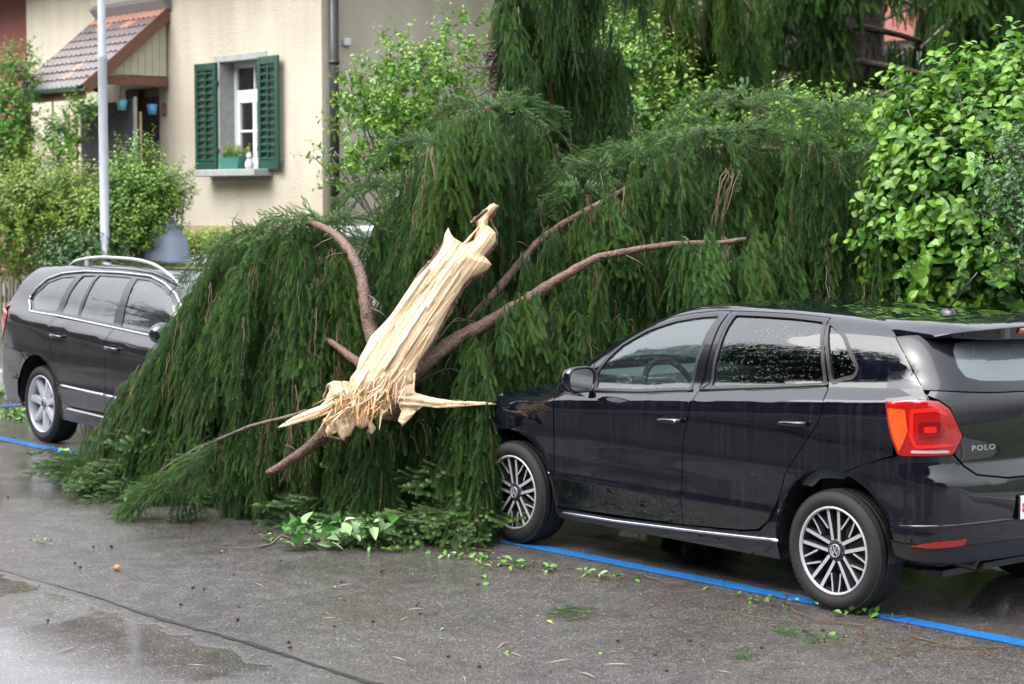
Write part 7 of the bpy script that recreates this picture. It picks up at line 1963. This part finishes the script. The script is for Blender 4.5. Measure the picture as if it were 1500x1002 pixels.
# ================================================================ LITTER ON THE ROAD
def ground_leaf(me_list, name, px, py, label, cat, group=None, s=1.0, rnd=random.Random(40), z=.008):
    p = ground_at(px, py); o = link(name, me_list[rnd.randrange(len(me_list))], None, (p.x, p.y, z + road_z(p.y))); tag(o, label, cat, group)
    o.rotation_euler = (rnd.uniform(-.25, .25), rnd.uniform(-.25, .25), rnd.uniform(0, 6.28)); o.scale = (s,) * 3; return o
def leaf_me(m, l=.06, w=.6, curl=.3):
    v, f, _, _ = leaf_proto(l, w, .2, curl); me = bpy.data.meshes.new('fallen_leaf'); me.from_pydata(v, [], f); me.materials.append(m); me.update(); return me
M_lv = mat('fresh_fallen_leaf', (.09, .22, .03), .3); M_ly = mat('yellow_fallen_leaf', (.36, .32, .05), .35); M_lb = mat('brown_fallen_leaf', (.055, .018, .014), .35); M_lp = mat('pale_wood_sliver', (.34, .27, .21), .5)
LV = [leaf_me(M_lv, .05), leaf_me(M_lv, .07, .5)]; LY = [leaf_me(M_ly, .05)]
rnd = random.Random(90)
for (x, y, s) in ((318, 689, .8), (495, 880, .7), (715, 855, .9), (652, 922, .8), (1218, 928, .9), (1150, 888, .8), (1125, 880, .9), (738, 958, .8), (960, 905, .8), (1040, 862, .8), (30, 612, .9), (20, 600, 1), (40, 622, 1), (12, 585, 1), (25, 640, .8), (706, 845, 1.2), (880, 958, .6)):
    ground_leaf(LV, 'fallen_leaf', x, y, 'small fresh green leaf lying flat on the wet asphalt', 'leaf', 'green leaves scattered on the road', s, rnd)
for (x, y) in ((325, 810), (742, 958), (800, 912), (972, 984), (1240, 935), (492, 862)):
    ground_leaf(LY, 'yellow_leaf', x, y, 'small yellow leaf lying flat on the wet asphalt', 'leaf', 'yellow leaves scattered on the road', .8, rnd)
# dark bud scales and small cones
def cone_me(l, r):
    mb = MB(); f = lambda p: Vector((p.z, p.x, p.y + r * .8)); n = 7
    mb.lathe([(.0001, -l / 2), (r * .7, -l * .35), (r, -l * .1), (r * .85, l * .2), (r * .4, l * .42), (.0001, l / 2)], n, 0, f, False)
    for k in range(10):
        an = k * 2.4; t = (k / 10 - .5) * l * .7; c = Vector((t, math.cos(an) * r * .8, math.sin(an) * r * .8 + r * .8)); mb.box(c, (r * .6, r * .5, r * .5), ax=(Vector((.8, math.cos(an) * .6, math.sin(an) * .6)).normalized(), Vector((0, -math.sin(an), math.cos(an))), Vector((-.6, math.cos(an) * .8, math.sin(an) * .8)).normalized()))
    return mb
cm = cone_me(.024, .007).mesh('small_cone', M_lb); big = cone_me(.045, .017)
for (x, y) in ((110, 826), (118, 832), (137, 802), (163, 802), (283, 862), (299, 864), (343, 843), (350, 890), (265, 887), (348, 909), (412, 822), (423, 942), (425, 950), (500, 854), (613, 884), (610, 888), (616, 900), (546, 912), (490, 919), (700, 857), (1205, 925), (656, 963), (702, 978), (445, 797), (12, 729), (560, 838), (806, 985), (1010, 940), (905, 940), (960, 960), (1115, 950), (70, 905), (470, 790)):
    p = ground_at(x, y); o = link('small_cone', cm, None, (p.x, p.y, .002 + road_z(p.y))); s = rnd.uniform(.7, 1.25); o.scale = (s, s, s); o.rotation_euler = (0, 0, rnd.uniform(0, 6.28)); tag(o, 'tiny dark brown cone lying loose on the wet asphalt', 'cone', 'small cones scattered on the road')
p = ground_at(171, 836); tag(big.build('spruce_cone', mat('light_brown_cone', (.42, .20, .08), .35), None, (p.x, p.y, .002 + road_z(p.y))), 'larger light brown cone alone on the asphalt at lower left', 'cone')
# slivers of wood
sm = MB(); sm.tube([(-.09, 0, .006), (-.02, .006, .010), (.05, 0, .008), (.09, -.006, .004)], [.002, .005, .004, .0015], 5); sme = sm.mesh('wood_sliver', M_lp)
for (x, y) in ((482, 906), (592, 907), (505, 858), (100, 944), (288, 971), (585, 966), (610, 893), (735, 946), (755, 960), (1030, 968), (1080, 970), (820, 970), (860, 990), (1060, 985), (905, 975), (30, 950), (680, 995), (380, 858)):
    p = ground_at(x, y); o = link('wood_sliver', sme, None, (p.x, p.y, .001 + road_z(p.y))); s = rnd.uniform(.3, .7); o.scale = (s, s, s); o.rotation_euler = (0, 0, rnd.uniform(0, 3.14)); tag(o, 'thin pale sliver of split wood on the wet asphalt', 'wood sliver', 'slivers of wood on the road')
# twigs
def twig_me(seed, l, r=.0035):
    q = random.Random(seed); mb = MB(); P = [(-l / 2 + l * i / 6, q.uniform(-.02, .02), .005 + q.uniform(0, .012)) for i in range(7)]; mb.tube(P, [r * (1 - .1 * i) for i in range(7)], 5)
    for k in range(3):
        i = q.randint(1, 5); c = Vector(P[i]); mb.tube([c, c + Vector((q.uniform(.02, .08), q.uniform(-.08, .08), .004))], [r * .6, r * .3], 4)
    return mb.mesh('fallen_twig', M_twig)
tm = [twig_me(i, .3) for i in range(4)]
for (x, y, s) in ((100, 736, 1), (235, 762, .9), (350, 805, .9), (390, 792, .7), (120, 728, .8), (150, 700, .6), (330, 738, .8), (1150, 880, 1), (1180, 905, 1), (1100, 905, .9), (1230, 915, .8), (1260, 935, .8), (1330, 925, 1), (1370, 945, 1.1), (1420, 950, 1), (800, 838, .9), (850, 850, 1), (900, 862, .9), (960, 852, 1), (1000, 870, 1), (1200, 950, 1), (1300, 965, .9), (880, 905, 1), (690, 806, 1), (650, 800, 1), (765, 832, .8), (1290, 905, .8), (1450, 965, 1), (560, 838, .5), (260, 758, .6)):
    p = ground_at(x, y); o = link('fallen_twig', tm[rnd.randrange(4)], None, (p.x, p.y, .002 + road_z(p.y))); o.scale = (s, s, s); o.rotation_euler = (0, 0, rnd.uniform(0, 3.14)); tag(o, 'thin brown twig lying on the wet asphalt', 'twig', 'twigs scattered on the road')
# tufts of torn spruce and leaf litter
M_needle_s = leafy_mat('loose_spruce_needles', (0.024, 0.075, 0.026), (0.055, 0.155, 0.040), (0.11, 0.26, 0.045), .4, .15, inst=False)
SHOOT = []
for v_, f_, t_, m_ in (ROPES[5], ROPES[6]):
    me = bpy.data.meshes.new('shoot'); me.from_pydata(v_, [], f_); me.materials.append(M_needle_s); me.materials.append(M_twig); me.polygons.foreach_set('material_index', m_)
    a_ = me.attributes.new('tip', 'FLOAT', 'POINT'); a_.data.foreach_set('value', t_); me.update(); SHOOT.append(me)
def spruce_tuft(px, py, n, label, s=.5, spread=.10, seed=0):
    q = random.Random(seed); p = ground_at(px, py); root = empty('spruce_sprig', (p.x, p.y, 0)); tag(root, label, 'sprig', 'torn spruce sprigs on the road')
    for i in range(n):
        an = q.uniform(0, 6.28); o = link('shoot', SHOOT[q.randrange(2)], root, (q.gauss(0, spread), q.gauss(0, spread * .5), q.uniform(.012, .035)))
        o.rotation_euler = down_quat((math.cos(an), math.sin(an), -.04), q.uniform(-.3, .3)).to_euler(); k = s * q.uniform(.6, 1.1); o.scale = (k, k, k)
spruce_tuft(855, 903, 4, 'short green spruce sprig alone on the asphalt below the black car door', .32, .05, 1)
spruce_tuft(1185, 938, 4, 'flattened spruce sprig on the asphalt before the rear wheel', .35, .07, 2)
spruce_tuft(285, 758, 3, 'bright spruce sprig on the road at the foot of the mound', .35, .06, 3)
spruce_tuft(1100, 965, 3, 'spruce sprig at the lower right beside pale slivers', .3, .06, 4)
def leaf_litter(px, py, n, label, s, spread, seed, m=None, kind=None):
    n = int(n * 2.4); s = s * .85
    q = random.Random(seed); p = ground_at(px, py); t = empty('leaf_cluster', (p.x, p.y, 0)); tag(t, label, 'leaves', 'torn leaf clusters along the parking line')
    mb = MB(); mb.tube([(-spread, 0, .01), (0, .01, .02), (spread, 0, .008)], [.003, .004, .002], 5); mb.build('stem', M_twig, t)
    for i in range(n):
        o = link('leaf', (LV + LY * (q.random() < .15))[q.randrange(2)], t, (q.gauss(0, spread), q.gauss(0, spread * .45), q.uniform(.008, .04))); o.rotation_euler = (q.gauss(0, .5), q.gauss(0, .4), q.uniform(0, 6.28)); k = s * q.uniform(.7, 1.2); o.scale = (k, k, k)
leaf_litter(1252, 897, 16, 'torn green leaves pressed against the black car rear tyre', 1.2, .10, 1)
leaf_litter(805, 838, 6, 'small torn leaf cluster near the front wheel of the black car', .9, .05, 2)
leaf_litter(735, 828, 14, 'torn leaf cluster on the asphalt left of the blue line end', .8, .12, 3)
leaf_litter(890, 848, 9, 'torn leaf cluster beside the blue line under the front door', .8, .10, 4)
leaf_litter(680, 818, 10, 'torn leaf cluster at the end of a thin branch', .8, .10, 5)
leaf_litter(1120, 885, 8, 'torn leaf cluster left of the rear wheel', .7, .10, 6)
leaf_litter(60, 798, 6, 'torn leaf cluster alone at the left on the asphalt', .5, .06, 7)
leaf_litter(30, 610, 60, 'heap of torn leaves in the puddle beside the estate car rear wheel', 1.3, .28, 8)
leaf_litter(8, 578, 36, 'heap of torn leaves at the left picture edge behind the estate car', 1.3, .25, 9)
leaf_litter(200, 740, 10, 'yellow-green torn leaves at the left foot of the mound', .9, .08, 10)
leaf_litter(100, 665, 10, 'green leaves at the left tip of the spruce mound by the blue line', 1, .10, 11)
leaf_litter(535, 803, 16, 'small torn leaves right of the fallen leafy branch', .8, .12, 12)
leaf_litter(395, 795, 10, 'small torn leaves left of the fallen leafy branch', .6, .08, 13)
# the fallen leafy branch
def leafy_branch():
    p = ground_at(478, 803); t = empty('leafy_branch', (p.x, p.y, 0)); tag(t, 'fallen branch with big pale green leaves on the asphalt before the mound', 'branch')
    X = RGT.normalized(); Y = Vector((-X.y, X.x, 0)) * -1
    if Y.dot(FWD) < 0: Y = -Y
    P = lambda u, v, z: X * u + Y * v + Vector((0, 0, z))
    mb = MB(); mb.tube([P(-.42, -.02, .006), P(-.32, 0, .02), P(-.26, .02, .07), P(-.20, .0, .05), P(0, 0, .045), P(.2, .02, .06), P(.34, .08, .10)], [.008, .009, .010, .009, .007, .005, .003], 7); mb.build('stem', M_bark_dark, t)
    q = random.Random(21); mes = []
    M_back = mat('pale_leaf_underside', (.24, .36, .17), .4); M_top = mat('waxy_leaf', (.06, .20, .035), .25)
    for k in range(6): v, f, _, _ = leaf_proto(.125, .55, q.uniform(.25, .5), q.uniform(-.2, .3)); me = bpy.data.meshes.new('leaf'); me.from_pydata(v, [], f); me.materials.append(M_back if k % 2 else M_top); me.update(); mes.append(me)
    for i in range(84):
        u = q.uniform(-.22, .36); o = link('leaf', mes[q.randrange(6)], t, P(u + q.gauss(0, .02), q.uniform(-.12, .12), q.uniform(.02, .14) + max(0, u) * .12))
        o.rotation_euler = (q.gauss(.5, .55), q.gauss(0, .6), q.uniform(0, 6.28)); s = q.uniform(.6, .95); o.scale = (s, s, s)
leafy_branch()

# shed needles and bark crumbs, far too many to count
def needle_litter():
    q = random.Random(55); mb = MB()
    spots = [((120, 735), .35, 260), ((250, 765), .3, 300), ((400, 775), .3, 320), ((560, 830), .3, 300), ((700, 825), .3, 320), ((830, 850), .3, 300), ((1000, 885), .3, 340), ((1150, 915), .3, 420), ((1250, 940), .3, 420), ((1370, 950), .3, 420), ((1100, 975), .35, 300), ((1400, 985), .3, 260), ((900, 930), .5, 300), ((650, 930), .6, 220), ((300, 880), .6, 120)]
    for (px, py), sp, n in spots:
        c = ground_at(px, py)
        for i in range(n):
            x = c.x + q.gauss(0, sp * 1.3); y = c.y + q.gauss(0, sp * .45); z = .0045 + road_z(y); an = q.uniform(0, 6.28); l = q.uniform(.006, .018); w = q.uniform(.0008, .002)
            u = Vector((math.cos(an), math.sin(an), 0)); v = Vector((-u.y, u.x, 0)); p = Vector((x, y, z))
            mb.add([p - u * l - v * w, p - u * l + v * w, p + u * l + Vector((0, 0, q.uniform(0, .004)))], [(0, 2, 1)], 0 if q.random() < .6 else (1 if q.random() < .7 else 2))
    tag(mb.build('needle_litter', [M_twig, M_lv, M_lp]), 'fine litter of shed needles and crumbs strewn over the wet asphalt', 'litter', kind='stuff')
needle_litter()
# every scattered bit gets a label of its own: its rank by distance from the landmark it lies nearest to
def own_labels():
    marks = [((478, 803), 'the fallen leafy branch'), ((755, 795), 'the black car front wheel'), ((1225, 892), 'the black car rear wheel'), ((62, 648), 'the estate car rear wheel'),
             ((0, 1002), 'the lower left picture corner'), ((1500, 1002), 'the lower right picture corner'), ((750, 1002), 'the middle of the bottom picture edge'), ((250, 745), 'the left foot of the spruce mound'), ((171, 836), 'the larger light brown cone'), ((855, 903), 'the sprig below the black car door')]
    words = ['', 'second ', 'third ', 'fourth ', 'fifth ', 'sixth ', 'seventh ', 'eighth ', 'ninth ', 'tenth ', 'eleventh ', 'twelfth ', 'thirteenth ']
    kinds = {'small cones scattered on the road': 'tiny dark brown cone on wet asphalt', 'twigs scattered on the road': 'thin brown twig on wet asphalt',
             'slivers of wood on the road': 'thin pale wood sliver on asphalt', 'green leaves scattered on the road': 'small green leaf on wet asphalt', 'yellow leaves scattered on the road': 'small yellow leaf on wet asphalt'}
    for g, what in kinds.items():
        by = {}
        for o in col.objects:
            if o.parent is None and o.get('group') == g:
                x, y = proj(Vector(o.location)); d, k = min((math.hypot(x - m[0][0], (y - m[0][1]) * 2), i) for i, m in enumerate(marks)); by.setdefault(k, []).append((d, o))
        for k, L in by.items():
            L.sort(key=lambda t: t[0])
            for i, (d, o) in enumerate(L): o['label'] = what + ', ' + words[min(i, 12)] + 'nearest ' + marks[k][1]
own_labels()
